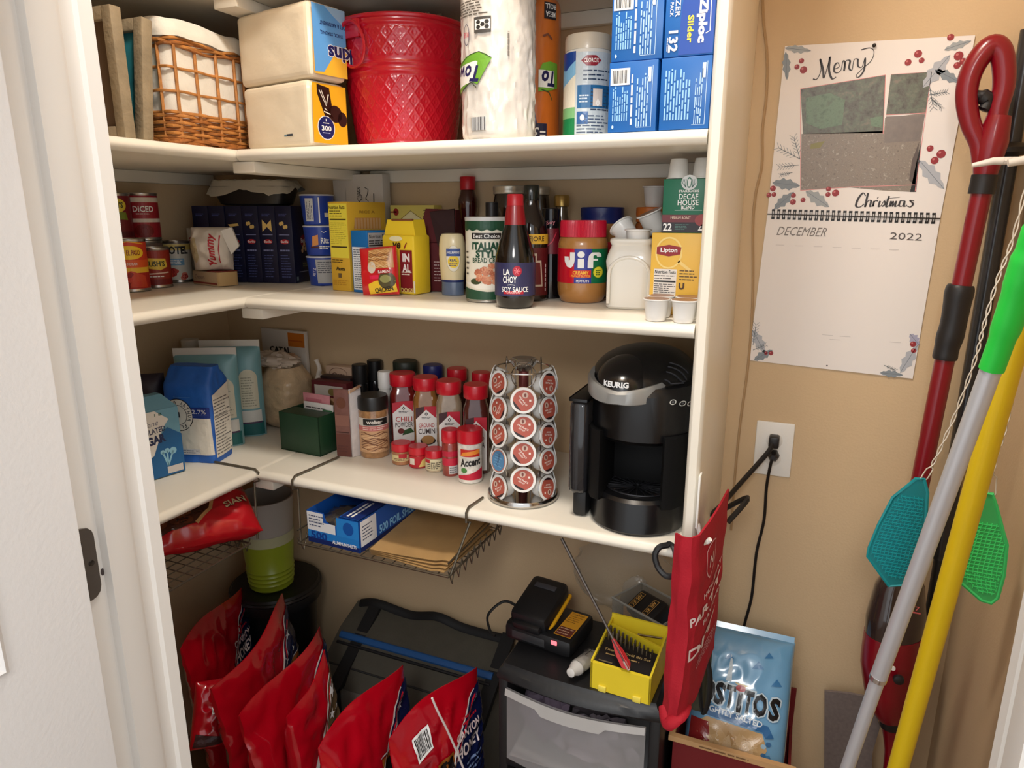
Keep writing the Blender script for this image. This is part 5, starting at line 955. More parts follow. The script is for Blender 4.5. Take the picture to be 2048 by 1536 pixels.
# little red-lidded jars, shaker
def small(label, pl, pr, top, y, col, draw, lidf=.34, lidc=RL):
    x = X((pl + pr) / 2, y, Z + .03); r = DIA(pl, pr, y, Z + .03) / 2; h = Zh(top, x, y) - Z; t = thing('spice_jar', label, 'spice jar', (x, y, Z), 0, 'small red-lidded spice jars'); obj('jar_body', MB().lathe([(r * .90, 0), (r * .97, .002), (r * .97, h * (1 - lidf) - .003), (r * .86, h * (1 - lidf))], 36), M(col, .16, var=.2, vs=90, coat=.6), t)
    obj('lid', MB().lathe([(r * .96, h * (1 - lidf) - .001), (r, h * (1 - lidf)), (r, h - .002), (r * .93, h)], 36), lidc, t); p = Print(F_cyl(r * .975, facing(x, y)), .006); draw(p, r, h); p.done('printed_label', t)
small('little red-lidded jar of tan seasoning, leftmost of the three little jars', 783, 823, 884, .180, (176, 120, 80), lambda p, r, h: (p.rect(-r * 1.2, h * .2, r * 1.2, h * .5, (224, 206, 150), 1), p.rect(-r * .3, h * .36, r * .5, h * .56, (190, 40, 50), 2), p.lines(-r * .8, h * .22, r * .8, h * .36, 2, (130, 90, 60), 2)))
small('little red-lidded jar with red label, middle of the three little jars', 817, 856, 891, .176, (170, 40, 40), lambda p, r, h: (p.rect(-r * 1.3, h * .08, r * 1.3, h * .6, (190, 28, 40), 1), p.poly([(0, h * .1), (r * 1.1, h * .1), (r * 1.1, h * .5), (r * .4, h * .45)], (230, 200, 120), 2), p.rect(-r, h * .2, -r * .4, h * .5, (236, 224, 206), 2)))
small('little red-lidded jar with cream label, rightmost of the three little jars', 850, 888, 897, .170, (200, 180, 150), lambda p, r, h: (p.rect(-r * 1.3, h * .1, r * 1.3, h * .6, (228, 216, 176), 1), p.lines(-r * .9, h * .15, r * .9, h * .5, 4, (110, 100, 80), 2), p.rect(-r * 1.2, h * .45, -r * .5, h * .6, (190, 40, 50), 2)))
small('slim red-capped spice bottle between the little jars and the white shaker', 884, 918, 858, .160, (150, 60, 50), lambda p, r, h: (p.rect(-r * 1.2, h * .44, r * 1.2, h * .56, (190, 24, 56), 1), p.rect(-r * 1.2, h * .24, r * 1.2, h * .40, (200, 30, 60), 1), p.rect(-r * .2, h * .06, r * .9, h * .24, (206, 200, 200), 1), p.lines(-r * .1, h * .08, r * .8, h * .22, 3, (90, 86, 90), 2)), .26)
small('white flavour enhancer shaker with red cap and red wave, left of the pod carousel', 915, 966, 856, .146, (230, 224, 214), lambda p, r, h: (p.rect(-r * .8, h * .52, r * .8, h * .66, (200, 40, 30), 1), p.poly([(-r * .8, h * .52), (r * .8, h * .58), (r * .8, h * .66), (-r * .6, h * .60)], (234, 140, 50), 2), p.text('Accent', 0, h * .42, r * 1.7, h * .15, BK, 3, .12, .04, .2), p.poly([(-r * 1.1, h * .14), (0, h * .20), (r * 1.1, h * .30), (r * 1.1, h * .08), (-r * 1.1, h * .08)], (200, 24, 56), 2), p.oval(-r * .5, h * .26, r * .25, h * .05, (70, 130, 60), 3)), .24)
# --- chrome pod carousel
CHR = M((196, 192, 188), .14, 1.0); qx, qy = X(1046, .112, -.39), .112; qr = DIA(975, 1117, .112, -.39) / 2; qh = Zh(722, qx, qy) - Z
cr = thing('pod_carousel', 'chrome wire carousel full of red coffee pods beside the coffee maker', 'carousel', (qx, qy, Z), facing(qx, qy))
obj('base_disc', MB().lathe([(qr * .96, 0), (qr, .003), (qr, .010), (qr * .97, .013), (qr * .3, .015)], 56), CHR, cr); obj('post', MB().lathe([(.010, .012), (.010, qh - .012)], 20), M((120, 60, 56), .3, .4), cr)
obj('top_knob', MB().lathe([(.010, qh - .020), (.020, qh - .012), (.027, qh - .002), (.028, qh + .003), (.024, qh + .006), (.012, qh + .002)], 36), CHR, cr)
obj('top_wire', MB().tube([(.058 * math.cos(2 * PI * k / 40), .058 * math.sin(2 * PI * k / 40), qh - .014) for k in range(40)], .0016, 6, True), CHR, cr)
LIDR = M((168, 74, 60), .35, var=.12, vs=40); lidm = {}
def pod_lid(kind, rotk):
    key = (kind, rotk)
    if key not in lidm:
        p = Print(lambda u, v: ((u, v, .0415), (0, 0, 1)), None, .0002, .0002); cc = (176, 84, 68) if kind == 'red' else (84, 134, 176); p.oval(0, 0, .0205, .0205, cc, 0, 24); ca, sa = math.cos(rotk), math.sin(rotk); R2 = lambda x, y: (x * ca - y * sa, x * sa + y * ca)
        if kind == 'red':
            a = R2(-.006, .009); p.oval(a[0], a[1], .006, .006, (206, 176, 160), 1, 12); a = R2(-.006, .009); p.oval(a[0], a[1], .0022, .004, (120, 60, 50), 2, 8); a = R2(.008, .010); p.rect(a[0] - .002, a[1] - .002, a[0] + .002, a[1] + .002, (236, 220, 210), 1)
            t0, t1 = R2(0, -.001), R2(0, -.006); p.text('PIKE PLACE', t0[0], t0[1], .024, .0034, (240, 226, 216), 1, rotk, .02); p.text('ROAST', t1[0], t1[1], .014, .003, (240, 226, 216), 1, rotk, .02)
            a0 = rotk - PI / 2; p.poly([(.0203 * math.cos(a0 + q), .0203 * math.sin(a0 + q)) for q in [-.7 + .14 * i for i in range(11)]], (44, 28, 30), 1)
        else:
            p.ring(0, 0, .0215, .0215, .0022, (200, 120, 90), 1); p.text('CRUISE', 0, .002, .026, .006, (60, 84, 120), 1, 1.4, .03); p.lines(-.012, -.014, .012, .014, 5, (120, 170, 206), 1, .3, 3)
        o = p.done('foil_lid', None); lidm[key] = (o.data, o); bpy.data.objects.remove(o)
        lidm[key] = lidm[key][0]
    return lidm[key]
ft = facing(qx, qy); colnm = {0: 'centre column', -1: 'left column', 1: 'right column', -2: 'far left column', 2: 'far right column'}; rown = ['top', 'second', 'third', 'fourth', 'bottom']
RC = qr * .86
rows = {0: [Zh(v, qx + .02, qy - RC) - Z for v in (749, 802, 855, 908, 961)], 1: [Zh(v, qx + .03, qy - .03) - Z for v in (767, 818, 870, 922, 975)]}
for cI in (-2, -1, 0, 1, 2):
    an = cI * 2 * PI / 7
    for k in range(5):
        zz = rows[0][k] if cI == 0 else rows[1][k]
        dirw = Vector((math.sin(ft + an), -math.cos(ft + an), .16)).normalized(); ctr = Vector((qx, qy, Z + zz)) + Vector((math.sin(ft + an), -math.cos(ft + an), 0)) * RC
        # wire ring belongs to the carousel
        lz = Matrix.Rotation(an, 4, 'Z'); ring = []
        ax_ = Vector((math.sin(an), -math.cos(an), .16)).normalized(); e1 = Vector((math.cos(an), math.sin(an), 0)); e2 = ax_.cross(e1)
        cl_ = Vector((math.sin(an) * (RC - .004), -math.cos(an) * (RC - .004), zz))
        if cI == 0 and k == 0:
            obj('pod_ring', MB().tube([cl_ + Vector((0, .008, -.006)) + (e1 * math.cos(q) + e2 * math.sin(q)) * .0236 for q in [2 * PI * i / 26 for i in range(26)]], .0011, 5, True), CHR, cr); continue
        obj('pod_ring', MB().tube([cl_ + (e1 * math.cos(q) + e2 * math.sin(q)) * .0246 for q in [2 * PI * i / 26 for i in range(26)]], .0011, 5, True), CHR, cr)
        kind = 'blue' if (cI == -1 and k == 3) else 'red'
        t = thing('coffee_pod', ('blue-lidded' if kind == 'blue' else 'red-lidded') + ' coffee pod in the ' + colnm[cI] + ' of the chrome carousel, ' + rown[k] + ' row', 'coffee pod', ctr - dirw * .0415 * .70, 0, 'coffee pods in the chrome carousel')
        q = dirw.to_track_quat('Z', 'Y'); t.rotation_euler = q.to_euler(); t.scale = (1, 1, .70)
        o = bpy.data.objects.new('cup', POD0); COL.objects.link(o); o.parent = t
        o = bpy.data.objects.new('foil_lid', pod_lid(kind, [.0, .6, -.5, 2.9, 1.2, -.9][(k * 3 + cI + 2) % 6])); COL.objects.link(o); o.parent = t
for an in (-PI / 7, PI / 7, -3 * PI / 7, 3 * PI / 7):
    r0 = RC - .028; obj('upright_wire', MB().tube(smooth_path([(r0 * math.sin(an), -r0 * math.cos(an), .013), (r0 * math.sin(an), -r0 * math.cos(an), qh - .014), (r0 * .9 * math.sin(an), -r0 * .9 * math.cos(an), qh + .002), (r0 * .5 * math.sin(an), -r0 * .5 * math.cos(an), qh - .010)], 4), .0013, 5), CHR, cr)
# --- coffee maker
BL = M((10, 10, 12), .3, coat=.12, var=.05, vs=8); BLM = M((18, 18, 20), .5)
kx = X(1248, .15, -.3); ky = .008; KW = .218; KD = .31
km = thing('coffee_maker', 'large black single-cup coffee maker with silver handle ring beside the end panel', 'coffee maker', (XP - .006 - KW / 2, ky, Z), 0); w2 = KW / 2; KH = Zh(697, km.location.x, .13) - Z
def sect(hw, y0, y1, n=20, rf=.09):       # plan outline with a round front
    pts = [(hw, y1)] + [(hw * math.cos(-PI * k / n) if 0 else hw * math.cos(PI * k / n), y0 + rf - rf * math.sin(PI * k / n)) for k in range(n + 1)] + [(-hw, y1)]
    return pts
def loft(levels):                         # list of (z, outline)
    mb = MB(); n = len(levels[0][1]); vs = [(p[0], p[1], z) for z, o in levels for p in o]; fs = [tuple(range(n - 1, -1, -1)), tuple(range((len(levels) - 1) * n, len(levels) * n))]
    for i in range(len(levels) - 1):
        for k in range(n): fs.append((i * n + k, i * n + (k + 1) % n, (i + 1) * n + (k + 1) % n, (i + 1) * n + k))
    return mb.add(vs, fs)
hb = w2 * .86; off = w2 - hb
obj('drip_base', loft([(0, sect(hb * .93, .008, .20)), (.006, sect(hb * .96, .004, .20)), (.060, sect(hb * .94, .010, .20)), (.066, sect(hb * .90, .016, .20))]).xf(Matrix.Translation((off, 0, 0))), BL, km)
obj('back_column', MB().box(off - hb, .115, 0, off + hb, KD, KH * .70, .012), M((9, 9, 10), .6, spec=.2), km)
for sx in (-1, 1): obj('cavity_side', loft([(z_, [(off + sx * q[0], q[1]) for q in ((hb * .97, .17), (hb * .97, .085), (hb * .93, .050), (hb * .80, .026), (hb * .62, .018), (hb * .56, .030), (hb * .60, .17))]) for z_ in (.055, KH * .58)]), M((9, 9, 10), .6, spec=.2), km)
hz0 = KH * .52
obj('brew_head', loft([(hz0, sect(hb * .95, .020, KD)), (hz0 + .008, sect(hb, .012, KD)), (KH * .80, sect(hb, .010, KD)), (KH * .84, sect(hb * .97, .020, KD))]).xf(Matrix.Translation((off, 0, 0))), BL, km)
def dome(u, v):
    a = 2 * PI * u; b = PI / 2 * v; x = math.cos(a) * math.cos(b); y = math.sin(a) * math.cos(b); return (off * .4 - .004 + x * hb * 1.02, KD * .52 + y * KD * .46, KH * .815 + math.sin(b) ** .85 * KH * .185)
obj('top_cover', MB().grid(dome, 48, 14, closeu=True), BL, km)
def hood(u, v):
    a = 2 * PI * u; b = PI / 2 * v; x = math.cos(a) * math.cos(b); y = math.sin(a) * math.cos(b); return (-.010 + x * .064, .105 + y * .105, KH * .775 + math.sin(b) ** .7 * KH * .205)
obj('lid_handle', MB().grid(hood, 48, 14, closeu=True), M((12, 11, 14), .22, coat=.25), km)
rp = [(-.008 + .073 * math.sin(a), .112 - .114 * math.cos(a), KH * (.815 + .085 * (1 - math.cos(a)) / 2)) for a in [-1.75 + 3.5 * k / 40 for k in range(41)]]
ringm = MB(); n = len(rp); vs = []; fs = []
for i, q in enumerate(rp):
    a = -1.75 + 3.5 * i / 40; t_ = abs(a) / 1.75; hh_ = .0125 + .004 * math.sin(PI * min(1, t_))  if t_ < .93 else .004; o = Vector((math.sin(a), -math.cos(a), 0))
    for dx_, dz_ in ((.0, -hh_), (.007, -hh_ * .75), (.008, hh_ * .6), (.004, hh_), (-.004, hh_ * .9), (-.004, -hh_ * .9)): vs.append(Vector(q) + o * dx_ + Vector((0, 0, dz_ - .006)))
for i in range(n - 1):
    for k in range(6): fs.append((i * 6 + k, i * 6 + (k + 1) % 6, (i + 1) * 6 + (k + 1) % 6, (i + 1) * 6 + k))
fs += [tuple(range(6)), tuple(range((n - 1) * 6, n * 6))]; ringm.add(vs, fs); obj('handle_ring', ringm, M((150, 150, 148), .28, .35), km)
p = Print(lambda u, v: ((-.010 + .0645 * math.sin(u / .07), .105 - .1055 * math.cos(u / .07), v), (math.sin(u / .07), -math.cos(u / .07), 0)), .008, .001); p.text('KEURIG', -.004, KH * .868, .049, .0105, (230, 230, 230), 2, 0, .035); p.done('brand_lettering', km)
obj('water_tank', MB().box(-w2, .035, .05, off - hb + .006, KD - .02, KH * .72, .012, seg=3), M((36, 36, 40), .12, coat=.6, alpha=.86), km); obj('tank_lid', MB().box(-w2 - .001, .034, KH * .72, off - hb + .006, KD - .015, KH * .735, .005), BL, km); obj('tank_foot', MB().box(-w2 + .006, .050, 0, off - hb + .004, KD - .02, .056, .008), BLM, km)
grl = MB()
for k in range(22):
    a = 2 * PI * k / 22; grl.tube([(off + .008 * math.cos(a), .085 + .008 * math.sin(a), .0672), (off + .058 * math.cos(a), .088 + .050 * math.sin(a), .0672)], .0012, 4)
grl.tube([(off + .060 * math.cos(2 * PI * k / 40), .088 + .052 * math.sin(2 * PI * k / 40), .067) for k in range(40)], .0016, 5, True); obj('drip_grille', grl, M((46, 46, 50), .35, .5), km)
p = Print(lambda u, v: ((off + u, .012 + (.09 - .09 * math.sqrt(max(0, 1 - (u / hb) ** 2))), v), (u / hb, -math.sqrt(max(.01, 1 - (u / hb) ** 2)), 0)), .01, .0012)
for k, (u, v) in enumerate(((.064, KH * .775), (.078, KH * .760), (.089, KH * .748))): p.ring(u, v, .0042, .0042, .0014, (214, 214, 206), 2, 14); p.oval(u, v, .002, .002, (90, 90, 92), 2, 8)
p.rect(.0885, KH * .69, .0895, KH * .71, (180, 180, 180), 2); p.done('button_lights', km)
for k in range(4):
    cxd, rxd, cyd, ryd = off * .4 - .004, hb * 1.02, KD * .52, KD * .46; P_ = []
    for i in range(7):
        x_, y_ = .060 + .005 * i, .055 + .014 * k + .004 * i; e_ = max(.02, 1 - ((x_ - cxd) / rxd) ** 2 - ((y_ - cyd) / ryd) ** 2); P_.append((x_, y_, KH * .815 + math.sqrt(e_) ** .85 * KH * .185 + .0008))
    obj('vent_slot', MB().tube(P_, .0016, 5), M((60, 60, 64), .3), km)
# ================================================================ below the third shelf
WIRE = M((120, 112, 98), .35, .8)
def under_basket(label, A, B, C, D, zt, zb, arms, n=14, m=9):
    """A..B front edge, D..C back edge (plan corners), basket from zb up to zt"""
    t = thing('under_shelf_basket', label, 'wire basket', (0, 0, 0), 0, 'wire baskets hung from the third shelf')
    A, B, C, D = [Vector(v) for v in (A, B, C, D)]
    L = lambda p, q, k: p + (q - p) * k
    obj('front_rail', MB().tube([A, B], .0026, 6), WIRE, t); obj('back_rail', MB().tube([D, C], .0026, 6), WIRE, t); obj('side_rail', MB().tube([A, D], .0026, 6), WIRE, t); obj('side_rail', MB().tube([B, C], .0026, 6), WIRE, t)
    for k in range(1, n): obj('floor_wire', MB().tube([L(A, B, k / n), L(D, C, k / n)], .0013, 5), WIRE, t)
    for k in range(1, m): obj('cross_wire', MB().tube([L(A, D, k / m), L(B, C, k / m)], .0013, 5), WIRE, t)
    zz = MB(); q = 9
    for (p, r) in ((A, D), (B, C)):
        pts = []
        for k in range(q * 2 + 1): v = L(p, r, k / (2 * q)); pts.append(v + Vector((0, 0, -.022 if k % 2 else .012)))
        obj('zigzag_wire', MB().tube(pts, .0016, 5), WIRE, t); obj('upper_side_rail', MB().tube([p + Vector((0, 0, .03)), r + Vector((0, 0, .03))], .0018, 5), WIRE, t)
    for pts in arms: obj('hook_arm', MB().tube(pts, .0026, 7), M((112, 104, 90), .35, .7), t)
    return t
T = Z3
def arm_y(x, ya, x1, low): return [(x1, ya, T + .0032), (x, .006, T + .0032), (x, -.0045, T - .004), (x, -.005, T - .024), (x, .012, T - .030), low]
fz = -.532
under_basket('wire basket hung under the shelf, holding the blue foil sheet box and brown papers', (.118, -.028, fz), (.492, -.028, fz), (.492, .24, fz), (.118, .24, fz), T, fz, [arm_y(.093, .145, .107, (.118, -.02, fz)), arm_y(.522, .062, .527, (.492, -.02, fz))])
A = on(400, 1146, 0, -.03); zl = -.56
ya = on(515, 940, 2, T).y
def arm_x(y, xa, low): return [(xa, y, T + .0032), (-.018, y, T + .0032), (-.0085, y, T - .004), (-.009, y, T - .024), (-.024, y, T - .030), low]
under_basket('wire basket hung under the left shelf, holding the red snack bag', (-.02, -.40, zl), (-.02, -.03, zl), (-.26, -.03, zl), (-.26, -.40, zl), T, zl, [arm_x(ya - .004, -.24, (-.022, ya - .012, zl)), arm_x(-.44, -.24, (-.022, -.40, zl))])
# foil sheet box
fb = thing('foil_sheet_box', 'blue and white box of foil sheets with torn-open front, lying in the wire basket', 'box', (.206, -.018, fz + .0034), math.radians(-2)); w, d, h = .140, .235, .074; w2 = w / 2; FBL = M((24, 84, 170), .4, coat=.2)
mb = MB().box(-w2, 0, 0, w2, d, .0015).box(-w2, 0, 0, -w2 + .0015, d, h).box(w2 - .0015, 0, 0, w2, d, h).box(-w2, d - .0015, 0, w2, d, h)
mb.prism([(-w2, 0), (w2, 0), (w2, h), (w2 * .25, h), (w2 * .22, h * .70), (0, h * .66), (-w2 * .25, h * .74), (-w2 * .34, h), (-w2, h)], 0, .0015, 'y'); mb.box(-w2 * .9, .10, h - .002, w2, d, h); mb.box(w2 * .25, 0, h - .002, w2, d, h); obj('carton', mb, FBL, fb)
p = Print(lambda u, v: ((u, 0, v), (0, -1, 0))); p.rect(-w2 + .001, h * .40, w2 * .1, h * .70, (226, 226, 228), 1); p.rect(-w2 + .001, h * .68, -w2 * .36, h * .98, (226, 226, 228), 1); p.lines(-w2 + .006, h * .5, -w2 * .3, h * .9, 4, (70, 80, 110), 2, .35, 4); p.rect(-w2 + .001, h * .02, w2 - .001, h * .16, (18, 36, 96), 1); p.rect(-w2 + .001, h * .16, w2 - .001, h * .40, (34, 120, 196), 1)
p.text('500', -w2 * .55, h * .26, .045, .018, (16, 60, 140), 2, 0, .04); p.text('ALUMINUM SHEETS', w2 * .42, h * .16, .064, .008, WH, 2, 0, .02); p.rect(w2 * .15, h * .40, w2 - .001, h * .96, (40, 130, 206), 1); p.oval(w2 * .6, h * .68, .014, .015, (20, 80, 160), 2); p.done('front_print', fb)
p = Print(lambda u, v: ((w2, u, v), (1, 0, 0))); p.rect(.004, h * .16, .060, h * .94, (226, 226, 228), 1); p.lines(.010, h * .3, .050, h * .8, 5, (70, 80, 110), 2, .35, 9); p.rect(.002, h * .02, d - .002, h * .16, (18, 36, 96), 1); p.text('500 FOIL SHEETS', .150, h * .34, .160, .020, (140, 200, 240), 2, 0, .03); p.done('side_print', fb)
p = Print(lambda u, v: ((u, v, h), (0, 0, 1))); p.rect(-w2 * .85, .105, w2 * .98, d - .004, (20, 44, 110), 1); p.text('500', 0, .19, .07, .03, (60, 130, 206), 2, -PI / 2, .04); p.rect(w2 * .3, .004, w2 * .98, .10, (20, 44, 110), 1); p.lines(w2 * .4, .01, w2 * .7, .09, 2, WH, 2, .5, 3, True); p.done('top_print', fb)
puff('foil_sheet', fb, (-w2 * .25, .06, h * .55), .04, 1.1, 1.2, .55, .3, 3, M((150, 146, 140), .25, .9), 24, 2)
# brown papers
for k in range(4):
    t = thing('paper_sheet', ['lowest brown paper bag lying in the wire basket beside the foil box', 'second brown paper bag from the bottom of the flat pile in the wire basket', 'third brown paper bag of the flat pile in the wire basket', 'topmost brown paper bag of the flat pile in the wire basket'][k], 'paper bag', (.397 - .004 * k, .085 + .003 * k, fz + .0042 + .0042 * k), math.radians(-4 + 2.5 * k), 'brown paper bags in the wire basket')
    obj('sheet', MB().grid(lambda u, v: ((u - .5) * .185, (v - .5) * .215, .0012 * math.sin(u * 5 + k) + .004 * (u > .9)), 12, 12).grid(lambda u, v: ((u - .5) * .185, (v - .5) * .215, .0012 + .0012 * math.sin(u * 5 + k) + .004 * (u > .9)), 12, 12), M((176, 140, 90), .65, var=.12, vs=12), t)
# red snack bag in the left basket
sn = thing('snack_bag', 'shiny red snack bag lying in the left wire basket', 'bag', (-.105, -.085, zl + .066)); sn.rotation_euler = (math.radians(-62), math.radians(4), math.radians(64)); w, h = .235, .135; fn, fr = pillow(w, h, .075, .006, 8, base=0, fr=16)
mbm = bag_mesh(fn, w, h).xf(Matrix.Translation((0, 0, -h / 2))); obj('foil_bag', mbm, M((190, 24, 34), .22, coat=.6), sn); F2 = lambda u, v: (lambda q: (q[0] - Vector((0, 0, h / 2)), q[1]))(fr(u, v))
p = Print(F2, .008, .0012, rough=.25); p.poly([(-w * .48, .02), (-w * .1, .03), (w * .05, .06), (w * .12, .10), (w * .05, h - .03), (-w * .48, h - .02)], (70, 36, 24), 1)
for i in range(16): p.oval(RND.uniform(-w * .44, 0), RND.uniform(.04, h - .05), .013, .010, RND.choice([(96, 50, 30), (50, 26, 20), (120, 70, 40)]), 2, 8)
p.line([(-w * .1, .03), (w * .06, .062), (w * .13, .10), (w * .06, h - .03)], .008, (196, 150, 96), 3); p.text('SIAN', w * .30, .07, .052, .018, (60, 24, 20), 4, .3, .05); p.text('SIAN', w * .30, .0712, .052, .018, (206, 180, 140), 5, .3, .02); p.done('printed_label', sn)
# trash can and pitcher in the corner
tcy = .262; tcx = X(548, tcy, -.79); tz = Zh(1160, tcx, tcy)
tc = thing('trash_can', 'round black bin in the dark corner under the shelf', 'bin', (tcx, tcy, ZF)); obj('bin_body', MB().lathe([(.080, 0), (.086, .01), (.112, tz - ZF - .05), (.125, tz - ZF - .045), (.125, tz - ZF - .01), (.118, tz - ZF)], 44), M((22, 22, 24), .4), tc); obj('bin_rim', MB().tube([(.123 * math.cos(2 * PI * k / 48), .123 * math.sin(2 * PI * k / 48), tz - ZF - .012) for k in range(48)], .006, 6, True), M((26, 26, 28), .35), tc)
pt = thing('plastic_pitcher', 'tall tumbler, lime green below and frosted white above, standing on the black bin', 'tumbler', (tcx + .004, tcy - .02, tz + .0008)); th = min(Zh(985, tcx, tcy), T - .06) - tz; q0, q1 = .060, .076
LG = M((152, 168, 40), .35, coat=.2); k = th
prof = [(q0 * .9, 0), (q0, .006)]
for i in range(4): z_ = .018 + .013 * i; prof += [(q0 + .001 * i, z_), (q0 + .003 + .001 * i, z_ + .004), (q0 + .001 * i + .0005, z_ + .008)]
prof += [(q0 + .008, k * .42), (q0 + .010, k * .62)]
obj('green_base', MB().lathe(prof, 44), LG, pt); obj('frosted_top', MB().lathe([(q0 + .0095, k * .62), (q1, k * .94), (q1 + .002, k), (q1 - .003, k), (q0 + .008, k * .63)], 44, cap1=False), M((176, 170, 160), .4, coat=.2), pt); obj('frosted_patch', MB().lathe([(q0 + .0102, k * .52), (q0 + .0112, k * .63)], 44, cap0=False, cap1=False), M((190, 190, 150), .4), pt)
# --- pellet bags: red tops, navy lower halves, standing side by side like files
def fan_bag(label, pA, pB, zt, thick, txt, clear=False, lean=.10, slump=0.0):
    A = on(pA[0], pA[1], 2, zt); B = on(pB[0], pB[1], 2, zt); u = (B - A); w = u.length; u.normalize()
    n = Vector((u.y, -u.x, 0)); dn = (Vector((0, 0, -1)) + n * lean).normalized(); nn0 = u.cross(dn) * -1; nn0 = nn0 if nn0.x > 0 else -nn0
    h = zt - ZF - .004; t = thing('pellet_bag', label, 'bag', (A + B) / 2, 0, 'red and navy bags on the pantry floor')
    mt = Matrix(((u.x, -nn0.x, -dn.x), (u.y, -nn0.y, -dn.y), (u.z, -nn0.z, -dn.z))); t.rotation_euler = mt.to_euler(); w2 = w / 2
    def topdip(a): return slump * (1 - (a / w2)) * .5 + .012 * math.sin(a / w2 * 2.2 + w * 40)
    def fn(a, b, s=-1):                                  # b = distance below the top seal
        th = thick / 2 * max(0, (1 - abs(a / w2) ** 4)) ** .5 * min(1, max(0, b / h) * 5) ** .7; k = min(1, b / .05 + .1)
        wv = .008 * noise.noise(Vector((a * 9, b * 9, s + w * 50))) + .006 * (1 - 2 * abs(noise.noise(Vector((a * 22 + b * 10, b * 18, s + w * 70)))))
        y0 = .010 * math.sin(a * 14 + w * 30) * max(0, 1 - b / .16)
        return Vector((a * (1 - .10 * min(1, b / .3) * (a > 0)), y0 + s * (th + wv * k + .0008), -b - topdip(a) * max(0, 1 - b / .2)))
    mb = MB(); nu, nv = 34, 48; f_ = lambda s: (lambda a, b: fn((a - .5) * w, b * h, s)); mb.grid(f_(-1), nu, nv); kk = len(mb.v); mb.grid(f_(1), nu, nv); W_ = nu + 1
    for i in range(nu):
        mb.f.append([i, i + 1, kk + i + 1, kk + i]); mb.m.append(0); j = nv * W_; mb.f.append([j + i, kk + j + i, kk + j + i + 1, j + i + 1]); mb.m.append(0)
    for j in range(nv):
        for e in (0, nu): mb.f.append([j * W_ + e, kk + j * W_ + e, kk + (j + 1) * W_ + e, (j + 1) * W_ + e]); mb.m.append(0)
    obj('film_bag', mb, M((170, 6, 26), .16, coat=.8), t)
    def fr(a, b):
        e = .002; p_ = fn(a, b); q = (fn(a + e, b) - fn(a - e, b)).cross(fn(a, b + e) - fn(a, b - e)); q.normalize(); return p_, (q if q.y < 0 else -q)
    p = Print(fr, .012, .0015, .0004, rough=.24); arc = [(w2 * (.80 - 1.66 * k / 18), .038 + .36 * (k / 18) ** 1.45 * w / .29) for k in range(19)]
    a0 = w2 * .985; body = [(a0, .028)] + list(arc) + [(arc[-1][0], h * .98), (a0, h * .98)]
    p.poly(body, (16, 22, 58) if not clear else (84, 66, 44), 1)
    p.line([(min(a0, a), b) for a, b in arc], [.003 + .013 * (k / 18) ** 1.2 for k in range(19)], (214, 206, 204), 2); p.line([(min(a0, a), b + .012 + .012 * k / 18) for k, (a, b) in enumerate(arc)], .0035, (186, 30, 46), 2); p.line([(min(a0, a), b + .018 + .016 * k / 18) for k, (a, b) in enumerate(arc)], .002, (206, 196, 200), 2)
    txt(p, w2, h); p.done('printed_label', t); return t
def T_(p, s, cx, cy, w_, h_, c, l=5, rot=0):
    f0 = p.fn; p.fn = lambda a, b: f0(a, 2 * cy - b); p.text(s, cx, cy, w_, h_, c, l, rot, .03); p.fn = f0
def tx_stars(p, w, h):
    for a, b, r in ((.66, .072, .014), (.42, .115, .013), (.70, .118, .011), (.24, .18, .012)): p.star(a * w, b, r, (206, 206, 210) if a != .62 else (176, 20, 40), 3, a * 3)
def tx_tag(p, w, h):
    tx_stars(p, w, h); p.line([(-w * .06, .134), (w * .96, .138)], .003, (206, 200, 200), 3)
    p.rect(-w * .02, .140, w * .96, .42, (140, 78, 26), 3); p.rect(w * .05, .150, w * .96, .41, (20, 14, 14), 4); p.oval(w * .55, .168, .014, .014, (110, 136, 84), 5); T_(p, 'ON THE', w * .45, .215, w * .70, .030, (214, 206, 196), 5); T_(p, 'BORDER', w * .45, .260, w * .74, .034, (214, 206, 196), 5)
def tx_hon(p, w, h):
    p.lines(w * .34, .072, w * .80, .096, 2, (186, 30, 46), 4, .4, 8); T_(p, 'CANYON', w * .46, .112, w * .62, .020, (226, 200, 200), 5); T_(p, 'HONEY', w * .46, .148, w * .66, .030, (230, 214, 212), 5); p.lines(w * .35, .18, w * .80, .22, 3, (120, 140, 180), 4, .4, 4)
def tx_last(p, w, h):
    tx_hon(p, w, h); p.bars(-w * .62, .045, -w * .34, .085, 4, 6, 14); p.rect(-w * .30, .13, w * .06, .25, (140, 78, 26), 3); p.rect(-w * .27, .136, w * .03, .245, (22, 14, 14), 4); T_(p, 'ON THE', -w * .12, .170, w * .26, .014, (216, 206, 196), 5); T_(p, 'BORDER', -w * .12, .198, w * .28, .016, (216, 206, 196), 5)
fan_bag('red and navy bag in the dark corner beside the black bin, dimmest of the row', (366, 1300), (474, 1168), -.82, .046, tx_hon)
fan_bag('red and navy bag with stars and orange-edged tag, second from the dark corner', (428, 1378), (572, 1194), -.82, .046, tx_tag)
fan_bag('red and navy bag with white star, standing just behind the opened clear-fronted bag', (484, 1425), (634, 1248), -.82, .046, tx_stars, slump=.02)
fan_bag('opened red bag with clear front showing tan chips inside', (560, 1402), (652, 1300), -.82, .046, lambda p, w, h: (tx_stars(p, w, h), [p.oval(RND.uniform(-w * .1, w * .9), RND.uniform(.24, .42), .022, .017, RND.choice([(176, 140, 84), (150, 114, 64), (190, 156, 104)]), 3 + .05 * i, 9) for i in range(26)]), clear=True, slump=.05)
fan_bag('red and navy bag with large black picture tag, right of the opened bag', (640, 1498), (797, 1320), -.82, .046, tx_tag)
